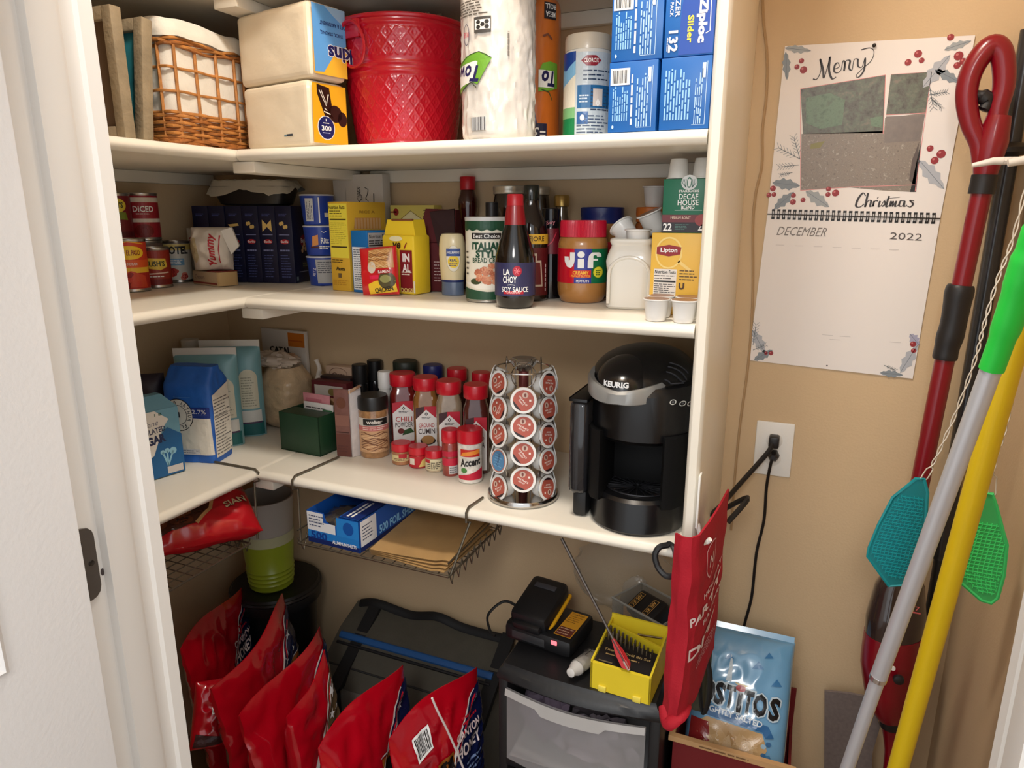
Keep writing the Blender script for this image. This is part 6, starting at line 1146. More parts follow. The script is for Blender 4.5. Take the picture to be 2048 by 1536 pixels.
fan_bag('red and navy bag with barcode and white string, beside the black drawer cart', (780, 1480), (946, 1324), -.84, .046, tx_last)
lb = thing('pellet_bag', 'red bag with barcode lying low beside the door jamb', 'bag', on(418, 1450, 1, -.16)); lb.rotation_euler = (math.radians(-14), math.radians(14), math.radians(58)); fn, fr = pillow(.075, .15, .04, .005, 4, base=0); obj('film_bag', bag_mesh(fn, .075, .15).xf(Matrix.Translation((0, 0, -.05))), M((176, 8, 26), .2, coat=.5), lb)
p = Print(lambda u, v: (lambda q: (q[0] - Vector((0, 0, .05)), q[1]))(fr(u, v)), .01, .0012); p.bars(.0, .085, .020, .118, 4, 5, 12, vert=True); p.poly([(-.034, .01), (.03, .01), (.02, .03), (-.03, .04)], (60, 30, 30), 1); p.done('printed_label', lb)
st = thing('white_string', 'thin white string hanging over the red bag with barcode', 'string', (0, 0, 0)); obj('string', MB().tube(smooth_path([on(864, 1396, 0, .52), on(876, 1424, 0, .525), on(892, 1455, 0, .53), on(912, 1500, 0, .535), on(932, 1550, 0, .535)], 5), .0022, 6), M((226, 216, 214), .5), st)
# --- grey soft cooler behind the bags
ck = thing('soft_cooler', 'large grey soft cooler bag with blue zipper and black straps along the back wall', 'cooler', (0, 0, 0)); GRY = M((136, 132, 122), .75, var=.06, vs=20, bump=.15, bs=200); GR2 = M((80, 76, 66), .75, var=.08, vs=20, bump=.15, bs=200)
cx0, cx1 = -.03, .455
def cool(u, v):
    prof = [(.165, ZF + .002), (.160, -1.20), (.175, -1.06), (.20, -1.035)]; t_ = v * (len(prof) - 1); j = min(len(prof) - 2, int(t_)); y, z = [prof[j][q] + (prof[j + 1][q] - prof[j][q]) * (t_ - j) for q in (0, 1)]; return (cx0 + (cx1 - cx0) * u, y - .012 * math.sin(PI * u) * (1 - v), z)
body = MB().prism([(.165, ZF + .001), (.158, -1.2), (.172, -1.065), (.385, -.99), (.392, ZF + .001)], cx0, cx1, 'x'); obj('front_body', body, GRY, ck)
obj('top_flap', MB().prism([(.170, -1.066), (.205, -1.025), (.285, -.968), (.375, -.935), (.39, -.945), (.39, -.992), (.176, -1.068)], cx0 - .004, cx1 + .004, 'x'), GR2, ck)
obj('blue_zipper', MB().tube([(cx0 + .01, .268, -.978), (cx1 - .004, .268, -.978)], .010, 8, flat=.7), M((34, 88, 150), .5), ck); obj('zipper_edge', MB().tube([(cx0 + .01, .250, -.990), (cx1 - .004, .250, -.990)], .004, 6), M((20, 20, 24), .6), ck)
obj('black_piping', MB().tube([(cx0, .205, -1.026), (cx1, .205, -1.026)], .003, 6), M((40, 40, 40), .6), ck)
obj('carry_strap', MB().tube(smooth_path([(cx0 + .01, .365, -.935), (cx0 + .07, .36, -.918), (.15, .365, -.932), (.24, .36, -.912), (.32, .365, -.93), (cx1, .365, -.932)], 6), .012, 8, flat=.3), M((20, 20, 22), .7), ck)
for xx in (cx1 - .02, cx0 + .05): obj('front_strap', MB().box(xx, .135, ZF + .05, xx + .036, .155, -1.05).prism([(.135, -1.06), (.155, -1.05), (.37, -.915), (.365, -.93), (.18, -1.06)], xx, xx + .036, 'x'), M((20, 20, 22), .7), ck)
obj('strap_buckle', MB().box(cx1 - .026, .125, -1.10, cx1 + .022, .14, -1.06, .004), M((16, 16, 18), .4), ck); obj('webbing_loop', MB().box(.10, .135, -1.25, .15, .158, -1.09, .004), M((18, 18, 20), .6), ck); obj('webbing_loop', MB().box(.27, .130, -1.26, .33, .158, -1.10, .004), M((18, 18, 20), .6), ck)
# --- black drawer unit
DZ = -.745; ux, uy = .745, .150; du = thing('drawer_unit', 'black plastic drawer cart with cloudy clear drawer fronts under the coffee maker', 'drawers', (ux, uy, ZF), 0); UW, UD, UH = .345, .240, DZ - ZF; w2 = UW / 2; BP = M((24, 24, 26), .42, bump=.05, bs=60)
def topo(s, k): return [(w2 * s, UD / 2 * s)] + [(w2 * s * (1 - 2 * i / 16), -UD / 2 * s - k * math.sin(PI * i / 16)) for i in range(17)] + [(-w2 * s, UD / 2 * s)]
obj('top_cover', loft([(UH - .034, topo(1.0, .020)), (UH - .028, topo(1.01, .024)), (UH - .014, topo(.985, .020)), (UH - .010, topo(.95, .016)), (UH, topo(.93, .012))]), BP, du)
for sx in (-1, 1): obj('side_panel', MB().box(min(sx * w2, sx * (w2 - .022)), -UD / 2 + .004, 0, max(sx * w2, sx * (w2 - .022)), UD / 2, UH - .032, .004), BP, du)
obj('back_panel', MB().box(-w2 + .02, UD / 2 - .01, 0, w2 - .02, UD / 2, UH - .032), BP, du); obj('divider', MB().box(-w2 + .02, -UD / 2 - .004, UH - .245, w2 - .02, UD / 2 - .01, UH - .222, .004), BP, du); obj('divider', MB().box(-w2 + .02, -UD / 2 - .004, .02, w2 - .02, UD / 2 - .01, .04, .004), BP, du)
CLR = M((190, 188, 188), .35, alpha=.46, coat=.3)
for zt_, zb_ in ((UH - .036, UH - .222), (UH - .246, .045)):
    dr_ = obj('drawer', MB().grid(lambda u, v: ((u - .5) * (UW - .052), -UD / 2 - .010 - .020 * math.sin(PI * u), zb_ + .003 + (zt_ - zb_ - .010) * v), 24, 4).box(-w2 + .028, -UD / 2 + .0, zb_ + .002, w2 - .028, UD / 2 - .02, zb_ + .005), CLR, du, fix=False); dr_['label'] = 'cloudy translucent drawer'
    hp = [(-(UW - .052) / 2 + (UW - .052) * i / 24, -UD / 2 - .018 - .022 * math.sin(PI * i / 24), zt_ - .010) for i in range(25)]; dp = [(0 if i < 7 or i > 17 else -.012) for i in range(25)]
    obj('pull_lip', MB().add([v for q, e in zip(hp, dp) for v in ((q[0], q[1], q[2] + .006), (q[0], q[1] - .004, q[2] - .008 + e), (q[0], q[1] + .008, q[2] - .008 + e))], [f for i in range(24) for f in ((3 * i, 3 * i + 3, 3 * i + 4, 3 * i + 1), (3 * i + 1, 3 * i + 4, 3 * i + 5, 3 * i + 2), (3 * i + 2, 3 * i + 5, 3 * i + 3, 3 * i))]), M((188, 186, 184), .3, alpha=.8, coat=.3), dr_)
puff('stored_cloth', du, (.03, -.055, UH - .165), .075, 1.3, .85, .6, .5, 3, M((130, 120, 128), .8, var=.5, vs=18), 24, 5); puff('stored_paper', du, (-.085, -.06, UH - .13), .055, 1, .9, 1.1, .5, 3, M((96, 84, 100), .8, var=.4, vs=20), 24, 7)
# --- battery charger with battery
TZ = DZ + .0006; chx, chy = on(1100, 1240, 2, DZ).x, on(1100, 1240, 2, DZ).y
cg_ = thing('battery_charger', 'black and yellow power tool battery charger with a battery docked, on the drawer cart', 'charger', (.638, .165, TZ), math.radians(-7)); DB = M((24, 24, 26), .38); DY = M((240, 176, 26), .45)
obj('charger_base', MB().box(-.082, -.060, 0, .082, .068, .042, .012), DB, cg_); pm = Matrix.Translation((-.024, .010, .046)) @ Matrix.Rotation(math.radians(16), 4, 'X')
bat = obj('battery_pack', MB().box(-.045, -.062, .006, .045, .064, .046, .012).box(-.034, -.074, .010, .034, -.050, .030, .006).xf(pm), DB, cg_); obj('battery_trim', MB().box(-.047, -.066, .0, .047, .066, .009, .003).xf(pm), DY, bat); obj('release_slot', MB().box(-.026, .026, .0455, .026, .040, .0475, .001).xf(pm), M((60, 60, 64), .4), bat)
p = Print(lambda u, v: ((u, v, .0423), (0, 0, 1))); p.rect(.034, -.046, .074, .050, (226, 160, 40), 1); p.rect(.036, -.044, .072, -.012, (110, 50, 40), 2); p.lines(.038, -.042, .070, -.014, 3, (220, 180, 150), 3, .3); p.text('CHARGER', .054, .042, .030, .006, (110, 70, 20), 2); p.lines(.038, .006, .070, .036, 4, (150, 100, 30), 2, .35); p.done('warning_label', cg_)
obj('indicator_lamp', MB().box(.036, -.0625, .026, .050, -.059, .036, .002), M((250, 120, 130), .4, emit=1.2), cg_); obj('charger_recess', MB().box(-.06, -.0615, .012, .02, -.0595, .030, .0006), M((52, 52, 54), .4), cg_)
cc0 = cg_.location; obj('power_lead', MB().tube(smooth_path([(-.085, .02, .03), (-.115, .0, .05), (-.135, -.04, .03), (-.115, -.062, .006), (-.100, -.066, .004)], 6), .0032, 6), M((20, 20, 20), .5), cg_)
# --- yellow drill bit case
dcx = on(1250, 1330, 2, DZ + .05); dc = thing('drill_bit_case', 'open yellow drill bit case full of bits at the front of the drawer cart', 'case', (.838, .098, TZ), math.radians(-3)); YM = M((232, 206, 44), .45, var=.03, vs=10); w, d, h = .122, .135, .058; w2 = w / 2
slope = lambda y: h + (y + d / 2) * .16
def slab(x0, y0, x1, y1, z0=0, t=0): return MB().add([(x0, y0, z0), (x1, y0, z0), (x1, y1, z0), (x0, y1, z0), (x0, y0, slope(y0) + t), (x1, y0, slope(y0) + t), (x1, y1, slope(y1) + t), (x0, y1, slope(y1) + t)], [(0, 1, 2, 3), (4, 5, 6, 7), (0, 1, 5, 4), (1, 2, 6, 5), (2, 3, 7, 6), (3, 0, 4, 7)])
obj('front_wall', slab(-w2, -d / 2, w2, -d / 2 + .006), YM, dc); obj('back_wall', slab(-w2, d / 2 - .004, w2, d / 2, 0, .012), YM, dc); obj('side_wall', slab(-w2, -d / 2, -w2 + .004, d / 2, 0, .004), YM, dc); obj('side_wall', slab(w2 - .004, -d / 2, w2, d / 2, 0, .004), YM, dc)
obj('case_floor', MB().box(-w2 + .004, -d / 2 + .006, 0, w2 - .004, d / 2 - .004, .004), YM, dc)
obj('bit_block', MB().add([(-w2 + .004, -d / 2 + .006, .004), (w2 - .004, -d / 2 + .006, .004), (w2 - .004, .012, .004), (-w2 + .004, .012, .004), (-w2 + .004, -d / 2 + .006, h - .002), (w2 - .004, -d / 2 + .006, h - .002), (w2 - .004, .004, slope(0) - .004), (-w2 + .004, .012, slope(0) - .002)], [(0, 1, 2, 3), (4, 5, 6, 7), (0, 1, 5, 4), (1, 2, 6, 5), (2, 3, 7, 6), (3, 0, 4, 7)]), M((30, 28, 30), .5), dc)
obj('tray_divider', MB().add([(-w2 + .004, .050, .01), (w2 - .004, .020, .01), (w2 - .004, .025, .01), (-w2 + .004, .055, .01), (-w2 + .004, .050, slope(.05) - .002), (w2 - .004, .020, slope(.02) - .002), (w2 - .004, .025, slope(.02) - .002), (-w2 + .004, .055, slope(.05) - .002)], [(0, 1, 2, 3), (4, 5, 6, 7), (0, 1, 5, 4), (1, 2, 6, 5), (2, 3, 7, 6), (3, 0, 4, 7)]), YM, dc)
for k in range(11):
    for j in range(2):
        x = -w2 + .012 + k * .0094; y = .020 - .012 * j - .0022 * k; obj('drill_bit', MB().lathe([(.0016 + .00012 * (11 - k), 0), (.0016 + .00012 * (11 - k), .010 + .0012 * (11 - k)), (.0004, .013 + .0012 * (11 - k))], 7).xf(Matrix.Translation((x, y, slope(y) - .006))), M((96, 84, 66), .35, .8), dc)
obj('loose_bit', MB().tube([(.0, .052, slope(.05) - .012), (.050, .058, slope(.05) - .010)], .0022, 6), M((110, 90, 60), .35, .8), dc)
for xx in (-w2 + .026, w2 - .026): obj('hinge_tab', MB().box(xx - .008, -d / 2 - .004, -.0005, xx + .008, -d / 2, .012, .001), M((240, 220, 90), .45), dc)
p = Print(lambda u, v: ((u, v, h - .0015 + (v + d / 2 - .006) * .17), (0, -.1, 1)), None, .0006); p.rect(-w2 + .008, -d / 2 + .010, w2 - .008, -.012, (24, 20, 22), 0); p.text('Titanium Drill Bit Set', 0, -.022, w * .78, .006, (200, 170, 110), 2); p.lines(-w2 + .02, -.040, w2 - .03, -.030, 1, (170, 140, 90), 2, .3); p.rect(-w2 + .012, -.056, -w2 + .04, -.053, (110, 96, 70), 2); p.done('printed_label', dc)
# --- crumpled silver tube
tu = thing('glue_tube', 'crumpled silver metal tube lying between the charger and the yellow case', 'tube', (.747, .085, TZ + .017)); tu.rotation_euler = (math.radians(-8), 0, math.radians(-12))
def tubef(u, v):
    a = 2 * PI * u; y = -.035 + .085 * v; r = .016 * (1 - .15 * v); k = 1 + .10 * noise.noise(Vector((math.cos(a) * 2, y * 60, math.sin(a) * 2))); return (r * k * math.cos(a) * (1 + .25 * v), y, r * k * math.sin(a) * (1 - .8 * v * v))
obj('metal_tube', MB().grid(tubef, 32, 24, closeu=True), M((214, 212, 208), .32, .45, bump=.2, bs=60), tu); obj('screw_cap', MB().lathe([(.015, 0), (.014, .006), (.010, .016), (.009, .026), (.007, .027)], 24).xf(Matrix.Translation((0, -.034, 0)) @ Matrix.Rotation(PI / 2, 4, 'X')), M((206, 204, 200), .35), tu)
p = Print(lambda u, v: ((u, v, .0158), (0, 0, 1)), None, .0012); p.text('Glue', .0, .012, .010, .018, (60, 60, 64), 1, -1.3); p.lines(-.008, -.005, .006, .03, 2, (70, 70, 74), 1, .3, 3, True); p.done('printed_label', tu)
# --- clear tub with batteries, clear bag behind
bcx_, bcy_ = .848, .247; ct = thing('clear_tub', 'clear plastic tub holding two black tool batteries at the back of the drawer cart', 'tub', (bcx_, bcy_, TZ), math.radians(-28)); TUB = M((150, 146, 136), .12, alpha=.30, coat=.5)
hw, hd, hh = .070, .050, .085
for (x0, y0, x1, y1) in ((-hw, -hd, hw, -hd + .002), (-hw, hd - .002, hw, hd), (-hw, -hd, -hw + .002, hd), (hw - .002, -hd, hw, hd)): obj('tub_wall', MB().box(x0, y0, 0, x1, y1, hh), TUB, ct)
obj('tub_rim', MB().tube([(hw * a, hd * b, hh) for a, b in ((-1, -1), (1, -1), (1, 1), (-1, 1))], .003, 6, True), M((170, 168, 160), .15, alpha=.6, coat=.5), ct)
bt_ = thing('tool_battery', 'black tool battery with two yellow-lettered strips, sitting in the clear tub', 'battery', (bcx_ - .0, bcy_ + .012, TZ + .036)); bt_.rotation_euler = (math.radians(22), 0, math.radians(-30)); obj('battery_case', MB().box(-.040, -.034, .0, .040, .030, .052, .009), DB, bt_)
p = Print(lambda u, v: ((u, v, .0523), (0, 0, 1)), None, .0006)
for xx in (-.024, .016): p.rect(xx - .007, -.026, xx + .007, .018, (196, 150, 80), 1); p.rect(xx - .006, -.025, xx + .006, .017, (26, 22, 20), 2); p.text('XR 20V', xx, -.004, .034, .008, (210, 160, 80), 3, PI / 2, .02)
p.done('lettered_strip', bt_)
lb_ = thing('cardboard_tab', 'tan cardboard tab standing inside the clear tub', 'card', (bcx_ - .050, bcy_ - .012, TZ + .004), math.radians(-20)); obj('tab', MB().box(-.010, -.001, 0, .010, .001, .07), M((196, 146, 90), .7), lb_)
cbg = thing('clear_bag', 'large limp clear plastic bag behind the charger, against the wall', 'bag', (.765, .360, TZ - .02)); puff('film', cbg, (0, 0, .09), .10, 1.35, .22, 0.95, .18, 2.0, M((186, 176, 158), .25, alpha=.20, coat=.5), 44, 9); puff('film_fold', cbg, (.03, -.028, .055), .05, .7, .3, 1.2, .22, 2.6, M((196, 190, 178), .25, alpha=.26, coat=.5), 30, 12)
# --- arrow leaning from the shelf to the drill case
a0 = on(1128, 1086, 1, .10); a1 = on(1258, 1340, 1, .028); ar = thing('arrow', 'thin dark arrow with red fletching leaning across the drill bit case', 'arrow', (0, 0, 0)); dv = (a1 - a0); obj('shaft', MB().tube([a0 - dv * .04, a0 + dv * .45, a0 + dv * .93], [.0034, .0030, .0026], 8), M((92, 84, 78), .35, .4), ar)
dn_ = dv.normalized(); sd = dn_.cross(Vector((0, -1, .3))).normalized(); s2 = dn_.cross(sd)
for q in range(3):
    s = sd * math.cos(2.1 * q) + s2 * math.sin(2.1 * q); b0 = a0 + dv * .76; th_ = dn_.cross(s) * .0008; prof = [(0, .003), (.03, .010), (.055, .011), (.062, .004), (.062, .0), (0, 0)]; mb = MB(); P_ = [b0 + dn_ * l + s * r for l, r in prof]; n = len(P_); mb.add([q_ + th_ for q_ in P_] + [q_ - th_ for q_ in P_], [tuple(range(n)), tuple(range(2 * n - 1, n - 1, -1))] + [(i, (i + 1) % n, (i + 1) % n + n, i + n) for i in range(n)]); obj('fletching', mb, M((190, 40, 44), .5), ar)
obj('nock', MB().tube([a0 + dv * .93, a0 + dv * 1.0], [.004, .003], 8), M((196, 170, 160), .4), ar)
# --- red gift bag hanging on the end panel
hk = thing('wall_hook', 'white adhesive hook on the side of the end panel holding the red bag', 'hook', (XP + .024, -.006, -.298)); obj('back_plate', MB().box(0, -.010, -.045, .004, .012, .05, .0015), M((236, 234, 228), .35), hk); obj('hook_arm', MB().tube(smooth_path([(.003, 0, -.04), (.010, 0, -.066), (.020, -.001, -.070), (.026, -.004, -.062)], 5), .004, 8), M((236, 234, 228), .35), hk)
gbag = thing('cloth_bag', 'red drawstring cloth bag with white printing hanging beside the end panel', 'bag', (0, 0, 0)); RC_ = M((170, 10, 34), .8, bump=.1, bs=260)
# cross-section in plan at several heights: runs from the shelf front edge round to the panel side
def path_at(t):                                     # t 0 top .. 1 bottom
    q = .006 * math.sin(t * 9) * t; zs = [(-.350 - .345 * t), (-.348 - .347 * t), (-.345 - .350 * t), (-.342 - .352 * t), (-.335 - .355 * t), (-.325 - .345 * t), (-.312 - .330 * t)]
    xy = ((.9310, -.030), (.944, -.045 - q), (.962, -.050 - q), (.9735, -.036), (.983, .005 + q), (.993, .055), (1.002, .108)); return [Vector((x - .004 * t, y, z)) for (x, y), z in zip(xy, zs)]
def gb_s(u, v, off=0):
    pth = path_at(v); t = u * (len(pth) - 1); j = min(len(pth) - 2, int(t)); f = t - j; p_ = pth[j].lerp(pth[j + 1], f); p_.x += .004 * noise.noise(Vector((u * 5, v * 7, 1))) * (v > .03) + .005 * math.sin(v * PI) * math.sin(u * PI); p_.y += .004 * noise.noise(Vector((u * 5, v * 7, 5)))
    tn = (pth[j + 1] - pth[j]); nn = Vector((tn.y, -tn.x, 0)).normalized(); return p_ + nn * off, nn
mb = MB().grid(lambda u, v: gb_s(u, v)[0], 42, 40); k0 = len(mb.v); mb.grid(lambda u, v: gb_s(u, v, -.0035)[0], 42, 40); W_ = 43
for i in range(42): mb.f += [[i, i + 1, k0 + i + 1, k0 + i], [40 * W_ + i, k0 + 40 * W_ + i, k0 + 40 * W_ + i + 1, 40 * W_ + i + 1]]; mb.m += [0, 0]
for j in range(40): mb.f += [[j * W_, k0 + j * W_, k0 + (j + 1) * W_, (j + 1) * W_], [j * W_ + 42, (j + 1) * W_ + 42, k0 + (j + 1) * W_ + 42, k0 + j * W_ + 42]]; mb.m += [0, 0]
obj('cloth', mb, RC_, gbag); obj('bottom_hem', MB().tube(smooth_path([gb_s(.01, 1.0)[0] + Vector((0, 0, .004)), gb_s(.14, 1.0)[0] + Vector((.001, -.003, -.012)), gb_s(.28, 1.0)[0] + Vector((.002, -.004, -.004)), gb_s(.42, 1.0)[0] + Vector((.002, -.002, .006)), gb_s(.56, 1.0)[0] + Vector((.002, 0, .008))], 6), [.008, .009, .010, .011, .012, .012, .013, .013, .013, .013, .013, .012, .012, .011, .011, .010, .010, .010, .009, .009, .008, .007, .006, .005, .004], 10, flat=.7), RC_, gbag)
p = Print(lambda u, v: gb_s(u, v), .08, .0012, .0003, rough=.7); E_ = [(.62, .14), (.66, .12), (.72, .12), (.77, .14), (.77, .24), (.73, .29), (.70, .31), (.66, .28), (.62, .24), (.62, .14)]; p.line(E_, .009, (222, 170, 176), 1)
def gt(s, cx, cy, w_, h_, c=(226, 196, 196)): f0 = p.fn; p.fn = lambda a, b: f0(a, 2 * cy - b); p.text(s, cx, cy, w_, h_, c, 2, 0, .03); p.fn = f0
gt('N', .70, .21, .06, .06); gt('HOLIDAY', .80, .385, .34, .03); gt('PARTY', .66, .455, .60, .050, (232, 212, 212)); gt('FAVORS', .80, .53, .32, .03); gt('DIY', .64, .64, .50, .065, (232, 212, 212)); p.lines(.62, .71, .95, .80, 4, (210, 150, 156), 1, .4, 4); p.oval(.60, .075, .045, .014, (232, 226, 222), 2); p.done('printed_lettering', gbag)
# black cord loop at the panel edge
cl_ = thing('cable_loop', 'black cable looped at the front edge of the shelf beside the red bag', 'cable', (0, 0, 0)); obj('cable', MB().tube(smooth_path([(.915, -.006, T + .006), (.903, -.016, T + .004), (.898, -.022, T - .010), (.906, -.026, T - .030), (.922, -.030, T - .040), (.934, -.020, T - .036), (.93, -.010, T - .002), (.92, .0, T + .006)], 5, True), .0034, 7, True, flat=1.6), M((18, 18, 20), .5), cl_)
# ================================================================ right side of the pantry
# calendar
c0 = on(1570, 93, 1, YB); c1 = on(1497, 720, 1, YB); c2 = on(1950, 71, 1, YB); c3 = on(1825, 757, 1, YB)
def calpt(px, py): q = on(px, py, 1, YB - .002); return (q.x, q.z)
cal = thing('wall_calendar', 'white spiral wall calendar for December 2022 with holly border and a photo', 'calendar', (0, YB - .0015, 0)); PAP = M((236, 230, 226), .55)
sl = on(1535, 428, 1, YB); sr_ = on(1880, 437, 1, YB)
def sheet(a, b, c, d): return MB().prism([a, b, c, d], -.0012, -.0004, 'y')
obj('picture_page', sheet((c0.x, c0.z), (c2.x, c2.z), (sr_.x, sr_.z + .001), (sl.x, sl.z + .001)), PAP, cal); obj('date_page', sheet((sl.x, sl.z - .001), (sr_.x, sr_.z - .001), (c3.x, c3.z), (c1.x, c1.z)), PAP, cal)
def photo_mat(cols, scale, vs=3):
    mt = bpy.data.materials.new('printed_photo'); mt.use_nodes = True; nt = mt.node_tree; b = nt.nodes['Principled BSDF']; b.inputs['Roughness'].default_value = .4; tc = nt.nodes.new('ShaderNodeTexCoord'); n = nt.nodes.new('ShaderNodeTexNoise'); n.inputs['Scale'].default_value = scale; n.inputs['Detail'].default_value = 9; n.inputs['Roughness'].default_value = .72; r = nt.nodes.new('ShaderNodeValToRGB'); e = r.color_ramp.elements
    e[0].position = .34; e[1].position = .66; e[0].color = [lin(v) for v in cols[0]] + [1]; e[1].color = [lin(v) for v in cols[-1]] + [1]
    for i, c in enumerate(cols[1:-1]): q = e.new(.34 + .32 * (i + 1) / (len(cols) - 1)); q.color = [lin(v) for v in c] + [1]
    nt.links.new(tc.outputs['Object'], n.inputs['Vector']); nt.links.new(n.outputs['Fac'], r.inputs['Fac']); nt.links.new(r.outputs['Color'], b.inputs['Base Color']); return mt
FOL = photo_mat([(66, 62, 54), (92, 90, 80), (100, 108, 92), (128, 116, 104)], 60); GRV = photo_mat([(108, 98, 90), (142, 130, 118), (128, 118, 108), (178, 168, 154)], 130); PATH = photo_mat([(116, 106, 102), (132, 122, 114)], 30); BUSH = photo_mat([(76, 96, 74), (108, 132, 106), (90, 104, 86)], 70)
p = Print(lambda u, v: ((u, -.0012, v), (0, -1, 0)), None, .0001, .00012, rough=.5); C = calpt
def cp(pts, c, l): p.poly([C(*q) for q in pts], c, l)
cp([(1601, 178), (1771, 150), (1766, 266), (1606, 268)], FOL, 1); cp([(1603, 268), (1768, 262), (1770, 236), (1850, 226), (1828, 384), (1764, 381), (1700, 375), (1601, 381)], GRV, 1); cp([(1782, 149), (1863, 144), (1851, 226), (1772, 230)], FOL, 1); cp([(1772, 233), (1850, 230), (1838, 282), (1768, 286)], PATH, 2)
cp([(1612, 196), (1660, 186), (1690, 200), (1684, 250), (1640, 258), (1612, 246)], BUSH, 2); cp([(1740, 236), (1766, 232), (1764, 256), (1742, 252)], BUSH, 2); cp([(1622, 288), (1650, 282), (1640, 296), (1620, 298)], (140, 136, 90), 2); cp([(1838, 300), (1842, 286), (1832, 384), (1820, 384)], (26, 22, 24), 2); cp([(1824, 320), (1838, 284), (1830, 372), (1818, 360)], (92, 80, 76), 2)
for q in ([(1601, 178), (1771, 150)], [(1771, 150), (1766, 268)], [(1601, 178), (1601, 381)], [(1782, 149), (1863, 144), (1830, 383)], [(1772, 230), (1851, 226)], [(1601, 381), (1700, 374), (1830, 370)]): p.line([C(*v) for v in q], .0010, (226, 150, 150), 3)
# holly leaves, twigs and berries
def leaf(x0, y0, x1, y1, wd, col):
    n = 8; L = []; Rr = []; dx, dy = x1 - x0, y1 - y0; ln = math.hypot(dx, dy); nx, ny = -dy / ln, dx / ln
    for i in range(n + 1):
        t = i / n; ww = wd * math.sin(PI * min(1, t * .96 + .04)) * (1 if i % 2 else .62); L.append((x0 + dx * t + nx * ww, y0 + dy * t + ny * ww)); Rr.append((x0 + dx * t - nx * ww, y0 + dy * t - ny * ww))
    cp(L + Rr[::-1][1:-1], col, 3); p.line([C(x0, y0), C(x1, y1)], .0008, (110, 118, 130), 4)
LG1, LG2, LG3 = (160, 166, 170), (134, 144, 152), (178, 182, 190)
for a in ((1570, 96, 1622, 102, 9, LG1), (1572, 104, 1574, 160, 9, LG2), (1845, 175, 1900, 110, 16, LG3), (1870, 140, 1922, 166, 12, LG2), (1888, 100, 1942, 82, 9, LG1), (1838, 320, 1888, 378, 17, LG3), (1545, 365, 1600, 372, 13, LG2), (1548, 418, 1588, 384, 11, LG2), (1612, 382, 1658, 414, 14, LG1), (1505, 660, 1530, 706, 12, LG3), (1508, 720, 1545, 700, 10, LG2), (1800, 745, 1835, 690, 13, LG3), (1760, 745, 1806, 750, 8, LG2), (1820, 668, 1838, 690, 11, (170, 168, 190))): leaf(*a)
for (x0, y0, x1, y1) in ((1600, 318, 1558, 296), (1600, 318, 1588, 276), (1598, 330, 1560, 334), (1860, 190, 1892, 184), (1862, 196, 1882, 216), (1858, 168, 1866, 214), (1585, 345, 1562, 350), (1506, 690, 1512, 650), (1506, 700, 1530, 690), (1768, 730, 1790, 740)):
    p.line([C(x0, y0), C(x1, y1)], .0011, (112, 120, 126), 4)
    for t in (.25, .4, .55, .7, .85, 1):
        mx, my = x0 + (x1 - x0) * t, y0 + (y1 - y0) * t; dx, dy = (x1 - x0) / 6, (y1 - y0) / 6
        p.line([C(mx, my), C(mx + dx - dy, my + dy + dx)], .0007, (124, 132, 138), 4); p.line([C(mx, my), C(mx + dx + dy, my + dy - dx)], .0007, (124, 132, 138), 4)
for (x, y, r) in ((1603, 122, 5), (1594, 134, 5), (1607, 140, 7), (1836, 108, 7), (1816, 125, 6), (1843, 121, 5), (1917, 112, 8), (1926, 123, 6), (1914, 131, 6), (1901, 75, 6), (1860, 297, 6), (1882, 308, 8), (1869, 321, 7), (1546, 377, 6), (1538, 390, 5), (1548, 389, 5), (1587, 391, 5), (1586, 404, 6), (1606, 400, 5), (1657, 378, 5), (1656, 389, 5), (1671, 386, 7), (1532, 706, 4), (1542, 706, 5), (1826, 688, 6), (1827, 701, 5)):
    q = C(x, y); p.oval(q[0], q[1], r * .00093, r * .00093, (150, 44, 50), 4, 12); p.oval(q[0] - r * .0003, q[1] + r * .0003, r * .0003, r * .0003, (200, 110, 110), 5, 6)
# hand lettering drawn with strokes
def ink(pts, w=2.2, col=(52, 48, 50), n=6):
    q = smooth_path([(x, y, 0) for x, y in pts], n); m_ = len(q); ws = [(w * (.55 + .9 * max(0, (q[min(m_ - 1, i + 1)].y - q[max(0, i - 1)].y)) / ((q[min(m_ - 1, i + 1)] - q[max(0, i - 1)]).length + 1e-6))) * .00088 for i in range(m_)]; p.line([C(v.x, v.y) for v in q], ws, col, 5)
ink([(1626, 158), (1634, 158), (1642, 140), (1640, 118), (1646, 140), (1648, 156), (1656, 130), (1660, 114), (1658, 140), (1664, 158), (1672, 154)], 3)
ink([(1670, 138), (1678, 134), (1676, 126), (1670, 130), (1668, 142), (1674, 146), (1682, 140), (1686, 122), (1690, 128), (1688, 142)], 2.6); ink([(1688, 136), (1692, 122), (1700, 122), (1698, 136), (1704, 140), (1708, 120), (1716, 118)], 2.6); ink([(1716, 118), (1716, 132), (1724, 134), (1730, 116), (1728, 140), (1718, 154), (1712, 152), (1724, 138), (1742, 122), (1748, 104), (1740, 96), (1722, 100)], 2.4)
